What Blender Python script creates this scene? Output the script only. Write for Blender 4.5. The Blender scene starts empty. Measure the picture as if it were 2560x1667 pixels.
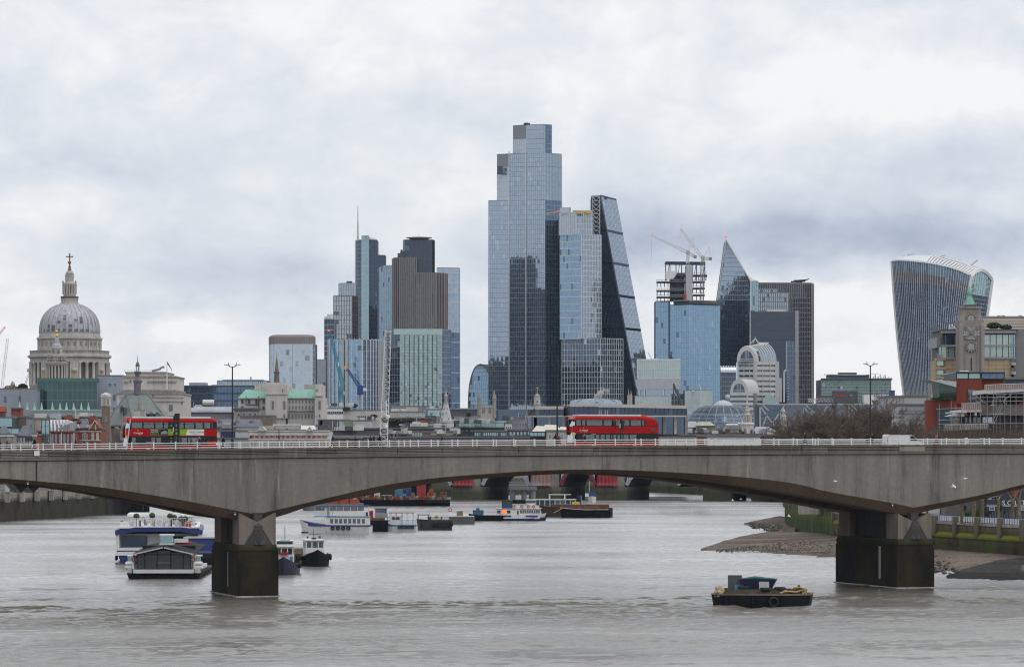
import bpy,math,random
from mathutils import Vector,Matrix
R=math.radians
rnd=random.Random(7)
scn=bpy.context.scene
COL=scn.collection

# ------------------------------------------------------------------ camera
FPX,HY,CX,CAMH=8300.0,1127.0,1280.0,17.0      # focal length in photo pixels, horizon row, centre column, eye height
cam_d=bpy.data.cameras.new('camera')
cam=bpy.data.objects.new('camera',cam_d);COL.objects.link(cam)
cam.location=(0,0,CAMH);cam.rotation_euler=(R(90),0,0)
cam_d.sensor_width=36.0;cam_d.lens=FPX/2560*36.0
cam_d.shift_y=(HY-833.5)/2560
cam_d.clip_start=1.0;cam_d.clip_end=30000
scn.camera=cam

# ------------------------------------------------------------------ sky: overcast over a pale Nishita sky
SUN_EL,SUN_AZ=R(62),R(125)          # azimuth measured from the view axis towards the right
world=bpy.data.worlds.new('World');scn.world=world;world.use_nodes=True
def build_world():
 nt=world.node_tree;nt.nodes.clear()
 N=nt.nodes.new;L=nt.links.new
 out=N('ShaderNodeOutputWorld');bg=N('ShaderNodeBackground');L(bg.outputs[0],out.inputs[0])
 sky=N('ShaderNodeTexSky');sky.sky_type='NISHITA';sky.sun_disc=False
 sky.sun_elevation=SUN_EL;sky.sun_rotation=SUN_AZ
 sky.dust_density=2.0
 tc=N('ShaderNodeTexCoord');sep=N('ShaderNodeSeparateXYZ');L(tc.outputs['Generated'],sep.inputs[0])
 def M(op,a,b=None,c=None,clamp=False):
  n=N('ShaderNodeMath');n.operation=op;n.use_clamp=clamp
  for i,v in enumerate((a,b,c)):
   if v is None: continue
   if isinstance(v,(int,float)): n.inputs[i].default_value=v
   else: L(v,n.inputs[i])
  return n.outputs[0]
 def noise(scale,sz,detail,rough=0.55,off=(0,0,0),dist=0.0):
  mp=N('ShaderNodeMapping');L(tc.outputs['Generated'],mp.inputs[0])
  mp.inputs['Scale'].default_value=(1,1,sz);mp.inputs['Location'].default_value=off
  n=N('ShaderNodeTexNoise');L(mp.outputs[0],n.inputs['Vector'])
  n.inputs['Scale'].default_value=scale;n.inputs['Detail'].default_value=detail
  n.inputs['Roughness'].default_value=rough;n.inputs['Distortion'].default_value=dist
  return n.outputs[0]
 x,y,z=sep.outputs
 w1=M('MULTIPLY',M('SUBTRACT',noise(22,2.2,6,.6),.5),.034)
 w2=M('MULTIPLY',M('SUBTRACT',noise(24,2.2,6,.62,(3,1,7)),.5),.018)
 ysafe=M('MAXIMUM',y,0.05)
 az=M('ADD',M('DIVIDE',x,ysafe),w1)
 el=M('ADD',M('DIVIDE',z,ysafe),w2)
 front=M('GREATER_THAN',y,0.3)
 big=noise(15,1.7,8,.60,(.3,.2,0),.5)
 fine=noise(44,1.35,8,.62,(5,2,1),.4)
 val=M('ADD',.745,M('MULTIPLY',M('SUBTRACT',big,.5),.80))
 val=M('ADD',val,M('MULTIPLY',M('SUBTRACT',fine,.5),.55))
 # (px, py, half width, half height, amount): the cloud masses of this sky, as directions
 blobs=SKY_BLOBS
 for (px,py,sx,sy,am) in blobs:
  a0=(px-CX)/FPX;e0=(HY-py)/FPX
  dx=M('DIVIDE',M('SUBTRACT',az,a0),sx/FPX);dy=M('DIVIDE',M('SUBTRACT',el,e0),sy/FPX)
  d=M('ADD',M('POWER',M('ABSOLUTE',dx),2.0),M('POWER',M('ABSOLUTE',dy),2.0))
  g=M('MULTIPLY',M('EXPONENT',M('MULTIPLY',d,-1.0)),am)
  val=M('ADD',val,M('MULTIPLY',g,front))
 ramp=N('ShaderNodeValToRGB');L(val,ramp.inputs[0])
 cr=ramp.color_ramp
 cr.elements[0].position=0.0;cr.elements[0].color=(.36,.42,.56,1)
 cr.elements[1].position=1.0;cr.elements[1].color=(1.0,1.0,1.0,1)
 for p,c in ((.25,(.49,.54,.66,1)),(.5,(.65,.70,.795,1)),(.75,(.81,.845,.90,1))):
  e=cr.elements.new(p);e.color=c
 mul=N('ShaderNodeMixRGB');mul.blend_type='MULTIPLY';mul.inputs[0].default_value=1
 L(sky.outputs[0],mul.inputs[1]);mul.inputs[2].default_value=(.1,.1,.1,1)
 mix=N('ShaderNodeMixRGB');mix.inputs[0].default_value=.92
 L(mul.outputs[0],mix.inputs[1]);L(ramp.outputs[0],mix.inputs[2])
 L(mix.outputs[0],bg.inputs[0]);bg.inputs[1].default_value=1.0
SKY_BLOBS=[
 (2300,600,520,62,-.44),(1750,560,420,90,-.34),(1500,640,500,60,-.22),(620,700,380,55,-.30),(300,620,300,60,-.12),
 (2150,750,440,60,.36),(2330,900,420,90,.36),(1180,740,160,160,.10),
 (1280,-1000,4000,900,.16),(500,835,105,40,.46),(120,520,200,60,.20),(650,940,500,60,.26),(60,900,200,110,.14),
 (700,190,700,140,.14),(1980,200,620,120,.20),(1300,130,260,100,-.06),(2440,245,190,60,.34),(2380,410,260,70,-.14),
 (1180,470,120,140,.20),(300,400,330,90,-.10),(1300,30,900,60,.06),
]
build_world()

sun_d=bpy.data.lights.new('sun','SUN');sun_d.energy=1.5;sun_d.angle=R(80);sun_d.color=(1,.96,.90)
sun=bpy.data.objects.new('sun',sun_d);COL.objects.link(sun)
sv=Vector((math.sin(SUN_AZ)*math.cos(SUN_EL),math.cos(SUN_AZ)*math.cos(SUN_EL),math.sin(SUN_EL)))
sun.rotation_euler=sv.to_track_quat('Z','Y').to_euler();sun.location=(300,-300,500)

scn.view_settings.view_transform='Standard';scn.view_settings.look='None'
scn.view_settings.exposure=0.0;scn.view_settings.gamma=1.0
scn.view_settings.use_curve_mapping=False
scn.render.engine='CYCLES'
try:
 scn.cycles.use_denoising=True;scn.cycles.filter_width=1.1
 scn.cycles.max_bounces=6;scn.cycles.volume_bounces=0;scn.cycles.transparent_max_bounces=12
 scn.cycles.caustics_reflective=False;scn.cycles.caustics_refractive=False
except Exception: pass

# ------------------------------------------------------------------ helpers
def Xp(px,Y): return (px-CX)*Y/FPX
def Zp(py,Y): return CAMH-(py-HY)*Y/FPX
def P(px,py,Y): return Vector((Xp(px,Y),Y,Zp(py,Y)))
def Yw(py): return CAMH*FPX/(py-HY)                     # where the sight line of a row meets the water
def lerp(a,b,t): return a+(b-a)*t
def interp(pts,x):
 if x<=pts[0][0]: return pts[0][1]
 for (a,b),(c,d) in zip(pts,pts[1:]):
  if x<=c: return b+(d-b)*(x-a)/(c-a)
 return pts[-1][1]
def cinterp(pts,x):                                    # smooth interpolation
 n=len(pts)
 if x<=pts[0][0]: return pts[0][1]
 if x>=pts[-1][0]: return pts[-1][1]
 for i in range(n-1):
  if x<=pts[i+1][0]: break
 p1,p2=pts[i],pts[i+1];p0=pts[max(i-1,0)];p3=pts[min(i+2,n-1)]
 m1=(p2[1]-p0[1])/(p2[0]-p0[0]);m2=(p3[1]-p1[1])/(p3[0]-p1[0]);h=p2[0]-p1[0];t=(x-p1[0])/h
 return (2*t**3-3*t*t+1)*p1[1]+(t**3-2*t*t+t)*h*m1+(-2*t**3+3*t*t)*p2[1]+(t**3-t*t)*h*m2

WM={}
class MB:
 def __init__(s): s.v=[];s.f=[];s.mi=[];s.m=0
 def add(s,vs,fs):
  n=len(s.v);s.v.extend(tuple(p) for p in vs)
  for f in fs: s.f.append(tuple(i+n for i in f));s.mi.append(s.m)
  return s
 def poly(s,*pts): return s.add(pts,[tuple(range(len(pts)))])
 def box(s,x0,y0,z0,x1,y1,z1):
  if x0>x1: x0,x1=x1,x0
  if y0>y1: y0,y1=y1,y0
  if z0>z1: z0,z1=z1,z0
  return s.add([(x0,y0,z0),(x1,y0,z0),(x1,y1,z0),(x0,y1,z0),(x0,y0,z1),(x1,y0,z1),(x1,y1,z1),(x0,y1,z1)],
      [(3,2,1,0),(4,5,6,7),(0,1,5,4),(1,2,6,5),(2,3,7,6),(3,0,4,7)])
 def bar(s,a,b,w,d,n,back=0.05):               # a beam from a to b, w wide, standing d proud along n
  a=Vector(a);b=Vector(b);n=Vector(n);ax=(b-a).normalized();sd=ax.cross(n)
  if sd.length<1e-6: sd=ax.orthogonal()
  sd=sd.normalized()*(w/2);o=n*d;bk=n*(-back)
  return s.add([a-sd+bk,a+sd+bk,a+sd+o,a-sd+o,b-sd+bk,b+sd+bk,b+sd+o,b-sd+o],
      [(0,1,2,3)[::-1],(4,5,6,7),(0,1,5,4),(1,2,6,5),(2,3,7,6),(3,0,4,7)])
 def prism(s,pts,z0,z1,top=True,zt=None):
  n=len(pts);vs=[(p[0],p[1],z0) for p in pts]+[(p[0],p[1],(zt[i] if zt else z1)) for i,p in enumerate(pts)]
  fs=[(i,(i+1) % n,n+(i+1) % n,n+i) for i in range(n)]
  if top: fs.append(tuple(range(n,2*n)))
  fs.append(tuple(range(n))[::-1])
  return s.add(vs,fs)
 def loft(s,rings,close=True,caps=True):
  n=len(rings[0]);vs=[p for r in rings for p in r];fs=[]
  for k in range(len(rings)-1):
   for i in range(n if close else n-1):
    j=(i+1) % n;fs.append((k*n+i,k*n+j,(k+1)*n+j,(k+1)*n+i))
  if caps and close:
   fs.append(tuple(range(n))[::-1]);fs.append(tuple(range((len(rings)-1)*n,len(rings)*n)))
  return s.add(vs,fs)
 def lathe(s,prof,cx,cy,n=24,rot=0.0,sq=1.0):
  rings=[[(cx+r*math.cos(rot+2*math.pi*i/n),cy+sq*r*math.sin(rot+2*math.pi*i/n),z) for i in range(n)] for r,z in prof]
  return s.loft(rings)
 def tube(s,a,b,r,r2=None,n=6):
  a=Vector(a);b=Vector(b);ax=(b-a)
  if ax.length<1e-6: return s
  ax.normalize();u=ax.orthogonal().normalized();w=ax.cross(u);r2=r if r2 is None else r2
  return s.loft([[p+(u*math.cos(2*math.pi*i/n)+w*math.sin(2*math.pi*i/n))*q for i in range(n)] for p,q in ((a,r),(b,r2))])
 def path(s,pts,r,n=5):
  for a,b in zip(pts,pts[1:]): s.tube(a,b,r,r,n)
  return s
 def ball(s,c,r,n=8,sz=1.0):
  m=max(4,n//2);c=Vector(c)
  return s.lathe([(max(r*math.sin(math.pi*k/m),.001),c.z-r*sz*math.cos(math.pi*k/m)) for k in range(m+1)],c.x,c.y,n)
 def torus(s,c,R_,r,ax='y',n=14,m=6):
  rings=[]
  for i in range(n+1):
   a=2*math.pi*i/n;ring=[]
   for k in range(m):
    b=2*math.pi*k/m;q=R_+r*math.cos(b);h=r*math.sin(b)
    if ax=='y': ring.append((c[0]+q*math.cos(a),c[1]+h,c[2]+q*math.sin(a)))
    elif ax=='x': ring.append((c[0]+h,c[1]+q*math.cos(a),c[2]+q*math.sin(a)))
    else: ring.append((c[0]+q*math.cos(a),c[1]+q*math.sin(a),c[2]+h))
   rings.append(ring)
  return s.loft(rings,caps=False)
 def xf(s,M,start=0):
  for i in range(start,len(s.v)): s.v[i]=tuple(M @ Vector(s.v[i]))
  return s
 def mesh(s,name,mats,inv=None,smooth=False):
  me=bpy.data.meshes.new(name)
  v=s.v if inv is None else [tuple(inv @ Vector(p)) for p in s.v]
  me.from_pydata(v,[],s.f)
  for m in (mats if isinstance(mats,(list,tuple)) else [mats]): me.materials.append(m)
  if max(s.mi,default=0)>0: me.polygons.foreach_set('material_index',s.mi)
  if smooth: me.polygons.foreach_set('use_smooth',[True]*len(s.f))
  me.update();return me
 def build(s,name,mats,parent=None,local=False,smooth=False,label=None,kind=None):
  if not s.f: return None
  if parent is not None:
   W=WM.get(parent.name,Matrix());inv=None if local else W.inverted()
  else:
   xs=[p[0] for p in s.v];ys=[p[1] for p in s.v];zs=[p[2] for p in s.v]
   W=Matrix.Translation(((min(xs)+max(xs))/2,(min(ys)+max(ys))/2,min(zs)));inv=W.inverted()
  o=bpy.data.objects.new(name,s.mesh(name,mats,inv,smooth));COL.objects.link(o)
  if parent is not None: o.parent=parent
  else: o.matrix_world=W
  WM[o.name]=W.copy()
  if label: o['label']=label
  if kind: o['kind']=kind
  return o
def tag(o,label=None,cat=None,group=None,kind=None):
 if label: o['label']=label
 if cat: o['category']=cat
 if group: o['group']=group
 if kind: o['kind']=kind
 return o
def thing(name,label,cat,loc=(0,0,0),rz=0.0,group=None):
 o=bpy.data.objects.new(name,None);COL.objects.link(o);o.empty_display_size=.5
 o.location=loc;o.rotation_euler=(0,0,rz)
 WM[o.name]=Matrix.Translation(loc) @ Matrix.Rotation(rz,4,'Z')
 return tag(o,label,cat,group)
def put(name,mesh,parent,loc,rz=0.0,world=True):   # one more object on shared mesh data
 o=bpy.data.objects.new(name,mesh);COL.objects.link(o)
 if parent is not None:
  o.parent=parent
  if world:
   W=WM[parent.name];M=W.inverted() @ Matrix.Translation(loc) @ Matrix.Rotation(rz,4,'Z')
   o.location=M.to_translation();o.rotation_euler=M.to_euler()
  else: o.location=loc;o.rotation_euler=(0,0,rz)
  WM[o.name]=WM[parent.name] @ (Matrix.Translation(o.location) @ o.rotation_euler.to_matrix().to_4x4())
 else:
  o.location=loc;o.rotation_euler=(0,0,rz)
  WM[o.name]=Matrix.Translation(loc) @ Matrix.Rotation(rz,4,'Z')
 return o
def copy_tree(o,loc=None,rz=None,label=None,group=None,parent=None):
 c=o.copy();COL.objects.link(c)
 if parent is not None: c.parent=parent
 else:
  if loc is not None: c.location=loc
  if rz is not None: c.rotation_euler=(0,0,rz)
  if label: c['label']=label
  if group: c['group']=group
 for ch in list(o.children): copy_tree(ch,parent=c)
 return c

# ------------------------------------------------------------------ materials
def newmat(name):
 m=bpy.data.materials.new(name);m.use_nodes=True;nt=m.node_tree
 return m,nt,nt.nodes['Principled BSDF']
def posnode(nt,scale=(1,1,1)):
 g=nt.nodes.new('ShaderNodeNewGeometry');mp=nt.nodes.new('ShaderNodeMapping');mp.inputs['Scale'].default_value=scale
 nt.links.new(g.outputs['Position'],mp.inputs[0]);return mp.outputs[0]
def noise_out(nt,vec,scale,detail=5,rough=.6):
 n=nt.nodes.new('ShaderNodeTexNoise');nt.links.new(vec,n.inputs['Vector'])
 n.inputs['Scale'].default_value=scale;n.inputs['Detail'].default_value=detail;n.inputs['Roughness'].default_value=rough
 return n.outputs[0]
def ramp_out(nt,fac,stops):
 r=nt.nodes.new('ShaderNodeValToRGB');nt.links.new(fac,r.inputs[0]);cr=r.color_ramp
 cr.elements[0].position,cr.elements[0].color=stops[0][0],(*stops[0][1],1)
 cr.elements[1].position,cr.elements[1].color=stops[-1][0],(*stops[-1][1],1)
 for p,c in stops[1:-1]: cr.elements.new(p).color=(*c,1)
 return r.outputs[0]
def mixc(nt,fac,a,b,mode='MIX'):
 m=nt.nodes.new('ShaderNodeMixRGB');m.blend_type=mode
 for i,v in enumerate((fac,a,b)):
  if isinstance(v,(int,float)): m.inputs[i].default_value=v
  elif isinstance(v,(tuple,list)): m.inputs[i].default_value=(*v,1)
  else: nt.links.new(v,m.inputs[i])
 return m.outputs[0]
def sc(c,k): return tuple(min(1,x*k) for x in c)
def mat(name,col,rough=.75,var=.18,scale=.35,streak=0.0,metal=0.0,bump=0.0,spec=.4,sstretch=8):
 m,nt,b=newmat(name)
 b.inputs['Roughness'].default_value=rough;b.inputs['Metallic'].default_value=metal
 b.inputs['Specular IOR Level'].default_value=spec
 if var>0:
  f=noise_out(nt,posnode(nt),scale,6,.65)
  c=ramp_out(nt,f,[(.28,sc(col,1-var)),(.5,col),(.74,sc(col,1+var))])
  if streak>0:
   f2=noise_out(nt,posnode(nt,(sstretch*scale,sstretch*scale,.35*scale)),1.0,4,.6)
   s=ramp_out(nt,f2,[(.3,(1-streak,)*3),(.62,(1,1,1))])
   c=mixc(nt,1.0,c,s,'MULTIPLY')
  nt.links.new(c,b.inputs['Base Color'])
  if bump>0:
   bp=nt.nodes.new('ShaderNodeBump');bp.inputs['Strength'].default_value=bump;bp.inputs['Distance'].default_value=.3
   nt.links.new(noise_out(nt,posnode(nt),scale*6,5),bp.inputs['Height']);nt.links.new(bp.outputs[0],b.inputs['Normal'])
 else: b.inputs['Base Color'].default_value=(*col,1)
 return m
def glass(name,base,tint=(.9,.95,1),f0=.25,rough=.05,var=.25,scale=.12):
 m,nt,b=newmat(name)
 f=noise_out(nt,posnode(nt,(1,1,1.6)),scale,4,.7)
 nt.links.new(ramp_out(nt,f,[(.3,sc(base,1-var)),(.7,sc(base,1+var))]),b.inputs['Base Color'])
 b.inputs['Roughness'].default_value=.3;b.inputs['Specular IOR Level'].default_value=.2
 g=nt.nodes.new('ShaderNodeBsdfGlossy');g.inputs['Color'].default_value=(*tint,1);g.inputs['Roughness'].default_value=rough
 lw=nt.nodes.new('ShaderNodeLayerWeight');lw.inputs['Blend'].default_value=.25
 mr=nt.nodes.new('ShaderNodeMapRange');nt.links.new(lw.outputs['Fresnel'],mr.inputs[0])
 mr.inputs[1].default_value=0;mr.inputs[2].default_value=1;mr.inputs[3].default_value=f0;mr.inputs[4].default_value=1
 mx=nt.nodes.new('ShaderNodeMixShader');nt.links.new(mr.outputs[0],mx.inputs[0])
 nt.links.new(b.outputs[0],mx.inputs[1]);nt.links.new(g.outputs[0],mx.inputs[2])
 nt.links.new(mx.outputs[0],nt.nodes['Material Output'].inputs[0])
 return m
def clearglass(name,tint=(.55,.68,.66),alpha=.55,gl=.12):
 m,nt,b=newmat(name)
 b.inputs['Base Color'].default_value=(*sc(tint,.25),1);b.inputs['Roughness'].default_value=.05
 t=nt.nodes.new('ShaderNodeBsdfTransparent');t.inputs[0].default_value=(*tint,1)
 g=nt.nodes.new('ShaderNodeBsdfGlossy');g.inputs['Roughness'].default_value=.04
 m1=nt.nodes.new('ShaderNodeMixShader');m1.inputs[0].default_value=alpha
 nt.links.new(b.outputs[0],m1.inputs[1]);nt.links.new(t.outputs[0],m1.inputs[2])
 m2=nt.nodes.new('ShaderNodeMixShader');m2.inputs[0].default_value=gl
 nt.links.new(m1.outputs[0],m2.inputs[1]);nt.links.new(g.outputs[0],m2.inputs[2])
 nt.links.new(m2.outputs[0],nt.nodes['Material Output'].inputs[0])
 return m
def emit(name,col,st):
 m,nt,b=newmat(name);b.inputs['Base Color'].default_value=(*col,1)
 b.inputs['Emission Color'].default_value=(*col,1);b.inputs['Emission Strength'].default_value=st;return m

stone=mat('portland_stone',(.475,.447,.41),.8,.22,.22,.35)
stone_d=mat('weathered_stone',(.34,.315,.285),.8,.3,.25,.45)
stone_p=mat('pale_stone',(.54,.505,.47),.8,.15,.2,.2)
stone_b=mat('brown_stone',(.20,.165,.135),.85,.25,.4,.3)
lead=mat('lead_sheet',(.40,.41,.43),.55,.2,.3,.5,sstretch=10)
lead_d=mat('dark_lead',(.13,.125,.14),.6,.3,.4)
copper=mat('green_copper',(.19,.40,.325),.7,.2,.25,.25)
copper_p=mat('pale_copper',(.36,.55,.46),.7,.15,.3,.15)
slate=mat('slate',(.13,.14,.165),.6,.25,.5,.2)
slate_g=mat('green_slate',(.155,.18,.165),.65,.25,.3,.25)
brick=mat('red_brick',(.255,.075,.045),.85,.25,.9,.2)
brick_d=mat('dark_brick',(.13,.07,.055),.85,.3,.9,.2)
terra=mat('orange_render',(.27,.048,.024),.8,.16,.3,.25)
tan=mat('tan_panel',(.44,.34,.22),.75,.12,.3,.1)
white=mat('white_paint',(.72,.72,.71),.5,.07,.8,.1)
offwhite=mat('off_white',(.62,.61,.58),.6,.12,.6,.2)
greyp=mat('grey_panel',(.30,.33,.385),.5,.1,.3,.1,spec=.5)
grey=mat('grey_metal',(.26,.27,.29),.5,.15,.4,.1)
grey_l=mat('light_grey',(.46,.47,.485),.6,.12,.4,.1)
grey_d=mat('dark_grey',(.075,.078,.085),.6,.25,.4)
black=mat('black_paint',(.014,.014,.016),.45,.2,.6)
darkroof=mat('dark_roof',(.10,.095,.10),.8,.3,.2,.2)
brownclad=mat('brown_cladding',(.105,.088,.085),.6,.15,.3,.15)
beige=mat('beige',(.42,.39,.33),.8,.15,.3,.2)
gold=mat('gold_leaf',(.75,.48,.12),.3,.08,1,metal=.85)
rust=mat('rusty_steel',(.15,.075,.045),.8,.4,.9,.3)
red_p=mat('red_paint',(.50,.020,.018),.35,.1,.8)
orange_p=mat('orange_paint',(.36,.05,.015),.5,.1,.8)
blue_p=mat('blue_paint',(.03,.055,.20),.5,.2,.8)
blue_l=mat('light_blue_paint',(.07,.22,.40),.5,.2,.8)
teal_p=mat('teal_sheet',(.03,.36,.30),.6,.15,.6)
yellow_p=mat('yellow_paint',(.70,.42,.05),.5,.12,.8)
olive=mat('olive_panel',(.20,.24,.15),.7,.1,.4)
wood=mat('weathered_wood',(.22,.17,.115),.85,.35,1.4,.3)
rubber=mat('black_rubber',(.02,.02,.02),.85,.3,2)
rope_m=mat('tan_rope',(.38,.27,.14),.9,.3,3)
leaf_d=mat('dark_foliage',(.03,.05,.022),.8,.4,2)
winglass=glass('window_glass',(.03,.04,.05),f0=.10)
winglass_b=glass('blue_window_glass',(.035,.06,.09),f0=.16)
redlight=emit('red_beacon',(1,.08,.04),.9)
skinm=mat('skin',(.45,.28,.20),.6,.05,4)
# ------------------------------------------------------------------ river, ground, shore
def water_mat():
 m,nt,b=newmat('river_water');L=nt.links.new
 f=noise_out(nt,posnode(nt,(.03,.012,1)),1.0,5,.6)
 L(ramp_out(nt,f,[(.3,(.115,.104,.080)),(.7,(.165,.150,.118))]),b.inputs['Base Color'])
 b.inputs['Roughness'].default_value=.6;b.inputs['Specular IOR Level'].default_value=0
 p=noise_out(nt,posnode(nt,(.012,.030,1)),1.0,5,.65)          # wind patches: smoother and rougher water
 g=nt.nodes.new('ShaderNodeBsdfGlossy');L(ramp_out(nt,p,[(.34,(.18,)*3),(.5,(.24,)*3),(.66,(.32,)*3)]),g.inputs['Roughness'])
 f=nt.nodes.new('ShaderNodeFresnel');f.inputs['IOR'].default_value=1.8
 n=nt.nodes.new('ShaderNodeTexNoise');L(posnode(nt,(.9,.42,1)),n.inputs['Vector']);n.inputs['Scale'].default_value=1;n.inputs['Detail'].default_value=4      # capillary ripples
 v=nt.nodes.new('ShaderNodeVectorMath');v.operation='MULTIPLY_ADD';L(n.outputs['Color'],v.inputs[0]);v.inputs[1].default_value=(.16,.26,0);v.inputs[2].default_value=(-.08,-.13,0)
 g2=nt.nodes.new('ShaderNodeNewGeometry');a=nt.nodes.new('ShaderNodeVectorMath');L(g2.outputs['Normal'],a.inputs[0]);L(v.outputs[0],a.inputs[1])
 z=nt.nodes.new('ShaderNodeVectorMath');z.operation='NORMALIZE';L(a.outputs[0],z.inputs[0]);L(z.outputs[0],g.inputs['Normal']);L(z.outputs[0],f.inputs['Normal'])
 x=nt.nodes.new('ShaderNodeMixShader');L(f.outputs[0],x.inputs[0]);L(b.outputs[0],x.inputs[1]);L(g.outputs[0],x.inputs[2])
 L(x.outputs[0],nt.nodes['Material Output'].inputs[0])
 return m
wm=water_mat()
def river():
 """a wave field: summed wave trains on a grid that gets coarser with distance, choppier near the wake line"""
 import numpy as np
 rs=np.random.RandomState(4);ys=[255.0]
 while ys[-1]<1240: ys.append(ys[-1]+.34*(ys[-1]/270)**1.25)
 ys=np.array(ys);nx=620;Y=np.repeat(ys[:,None],nx,1);X=np.linspace(-.215,.215,nx)[None,:]*Y
 h=np.zeros_like(X);damp=np.clip(1.25-Y/900,.35,1)
 for k in range(46):
  lam=.9*(9.5/.9)**rs.rand();a=rs.normal(-1.35,.55);kx,ky=2*math.pi/lam*math.cos(a),2*math.pi/lam*math.sin(a)
  h+=.0105*(lam/2.2)**.6*np.clip(2.2*lam*270/(np.maximum(Y,1)*1.0)-.25,0,1)*np.sin(kx*X+ky*Y+rs.rand()*6.28)
 pat=np.zeros_like(X)
 for k in range(14):
  lx,ly=30+110*rs.rand(),12+50*rs.rand();pat+=np.sin(2*math.pi*(X/lx*rs.choice([-1,1])+Y/ly)+rs.rand()*6.28)
 wake=381+2.5*np.sin(X/23.0)+.06*X;near=np.where(Y<wake,np.clip(1.15-(wake-Y)/160,.62,1.15),.42+.5*np.exp(-(Y-wake)/9))
 h*=damp*near*np.clip(1+.16*pat,.45,1.8)
 co=np.stack([X,Y,h],-1).reshape(-1,3);ny=len(ys);i=np.arange((ny-1)*nx).reshape(ny-1,nx)[:,:-1].ravel()
 q=np.stack([i,i+1,i+nx+1,i+nx],1)
 me=bpy.data.meshes.new('river_water');me.vertices.add(len(co));me.vertices.foreach_set('co',co.ravel().astype('f'))
 me.loops.add(q.size);me.loops.foreach_set('vertex_index',q.ravel().astype('i'));me.polygons.add(len(q));me.polygons.foreach_set('loop_start',np.arange(0,q.size,4,dtype='i'))
 me.polygons.foreach_set('use_smooth',np.ones(len(q),dtype=bool));me.update(calc_edges=True);me.materials.append(wm)
 o=bpy.data.objects.new('river_water',me);COL.objects.link(o);tag(o,'grey brown rippled river running under the bridges',kind='structure')
 mb=MB();mb.poly((-1500,-300,-.5),(1500,-300,-.5),(1500,1900,-.5),(-1500,1900,-.5));tag(mb.build('river_bed_water',wm),'still water sheet around the rippled reach',kind='structure')
river()
ground_m=mat('city_ground',(.12,.115,.105),.9,.2,.05)
Gz=5.6
NB=[ (-210,-300),(-150,700),(Xp(0,800),800),(Xp(268,882),882),(Xp(560,905),905),(Xp(905,1115),1115),(-38,1200),(0,1330),(70,1480)]
mb=MB();mb.poly(*[(x,y,Gz) for x,y in NB],(200,1560,Gz),(3500,1560,Gz),(3500,4500,Gz),(-3500,4500,Gz),(-3500,-300,Gz))
tag(mb.build('city_ground',ground_m),kind='structure')
SB=[(Xp(2700,470),470),(Xp(2560,503),503),(Xp(2335,537),537),(Xp(2200,575),575),(Xp(2082,628),628),(Xp(2000,690),690),(Xp(1968,735),735),(Xp(1962,800),800),(Xp(1975,860),860),
  (Xp(1960,1130),1130),(Xp(1760,1330),1330),(Xp(1500,1490),1490)]
mb=MB();mb.poly(*[(x,y,Gz-.05) for x,y in SB],(200,1556,Gz-.05),(3500,1556,Gz-.05),(3500,-300,Gz-.05),(110,-300,Gz-.05))
tag(mb.build('south_bank_ground',mat('paving',(.22,.21,.20),.85,.15,.3)),kind='structure')

moss=newmat('mossy_river_wall')
def mossy(name,top,low,z0,z1,green=.5,gcol=(.062,.085,.018),dark=(.045,.042,.032)):
 """stone that is cleaner above the tide and weeded below it"""
 m,nt,b=newmat(name);L=nt.links.new
 g=nt.nodes.new('ShaderNodeNewGeometry');sx=nt.nodes.new('ShaderNodeSeparateXYZ');L(g.outputs['Position'],sx.inputs[0])
 n=noise_out(nt,posnode(nt,(.5,.5,.16)),1.0,6,.7)
 n2=noise_out(nt,posnode(nt,(.25,.25,.12)),1.0,5,.65)
 ad=nt.nodes.new('ShaderNodeMath');ad.operation='MULTIPLY_ADD';L(n,ad.inputs[0]);ad.inputs[1].default_value=(z1-z0)*.9;L(sx.outputs[2],ad.inputs[2])
 mr=nt.nodes.new('ShaderNodeMapRange');L(ad.outputs[0],mr.inputs[0])
 off=(z1-z0)*.45
 mr.inputs[1].default_value=z0+off;mr.inputs[2].default_value=z1+off
 lo=ramp_out(nt,n2,[(.34,dark),(.5,low),(.60,mixt(low,gcol,green)),(.72,gcol if green>.3 else low)])
 hi=ramp_out(nt,n,[(.3,sc(top,.68)),(.55,top),(.75,sc(top,1.15))])
 L(mixc(nt,mr.outputs[0],lo,hi),b.inputs['Base Color'])
 b.inputs['Roughness'].default_value=.85;b.inputs['Specular IOR Level'].default_value=.12
 bp=nt.nodes.new('ShaderNodeBump');bp.inputs['Strength'].default_value=.5;bp.inputs['Distance'].default_value=.2
 L(noise_out(nt,posnode(nt),1.6,6,.7),bp.inputs['Height']);L(bp.outputs[0],b.inputs['Normal'])
 return m
def mixt(a,b,t): return tuple(x+(y-x)*t for x,y in zip(a,b))
wall_moss=mossy('weeded_granite',(.16,.15,.11),(.062,.054,.032),2.2,4.6,.6,(.06,.085,.016),(.032,.029,.02))
wall_moss_g=mossy('green_weeded_wall',(.10,.13,.03),(.050,.060,.022),2.6,4.4,.8,(.06,.115,.014),(.035,.036,.02))
pier_low=mossy('weeded_pier_base',(.055,.058,.028),(.028,.024,.016),5.0,6.3,.45,(.050,.044,.018),(.011,.011,.010))
wall_n=mossy('north_river_wall',(.27,.25,.22),(.06,.055,.042),4.6,5.6,.3,(.035,.045,.015),(.035,.033,.028))
far_wall=mossy('far_river_wall',(.13,.13,.10),(.07,.075,.045),2.0,3.4,.4)

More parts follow.
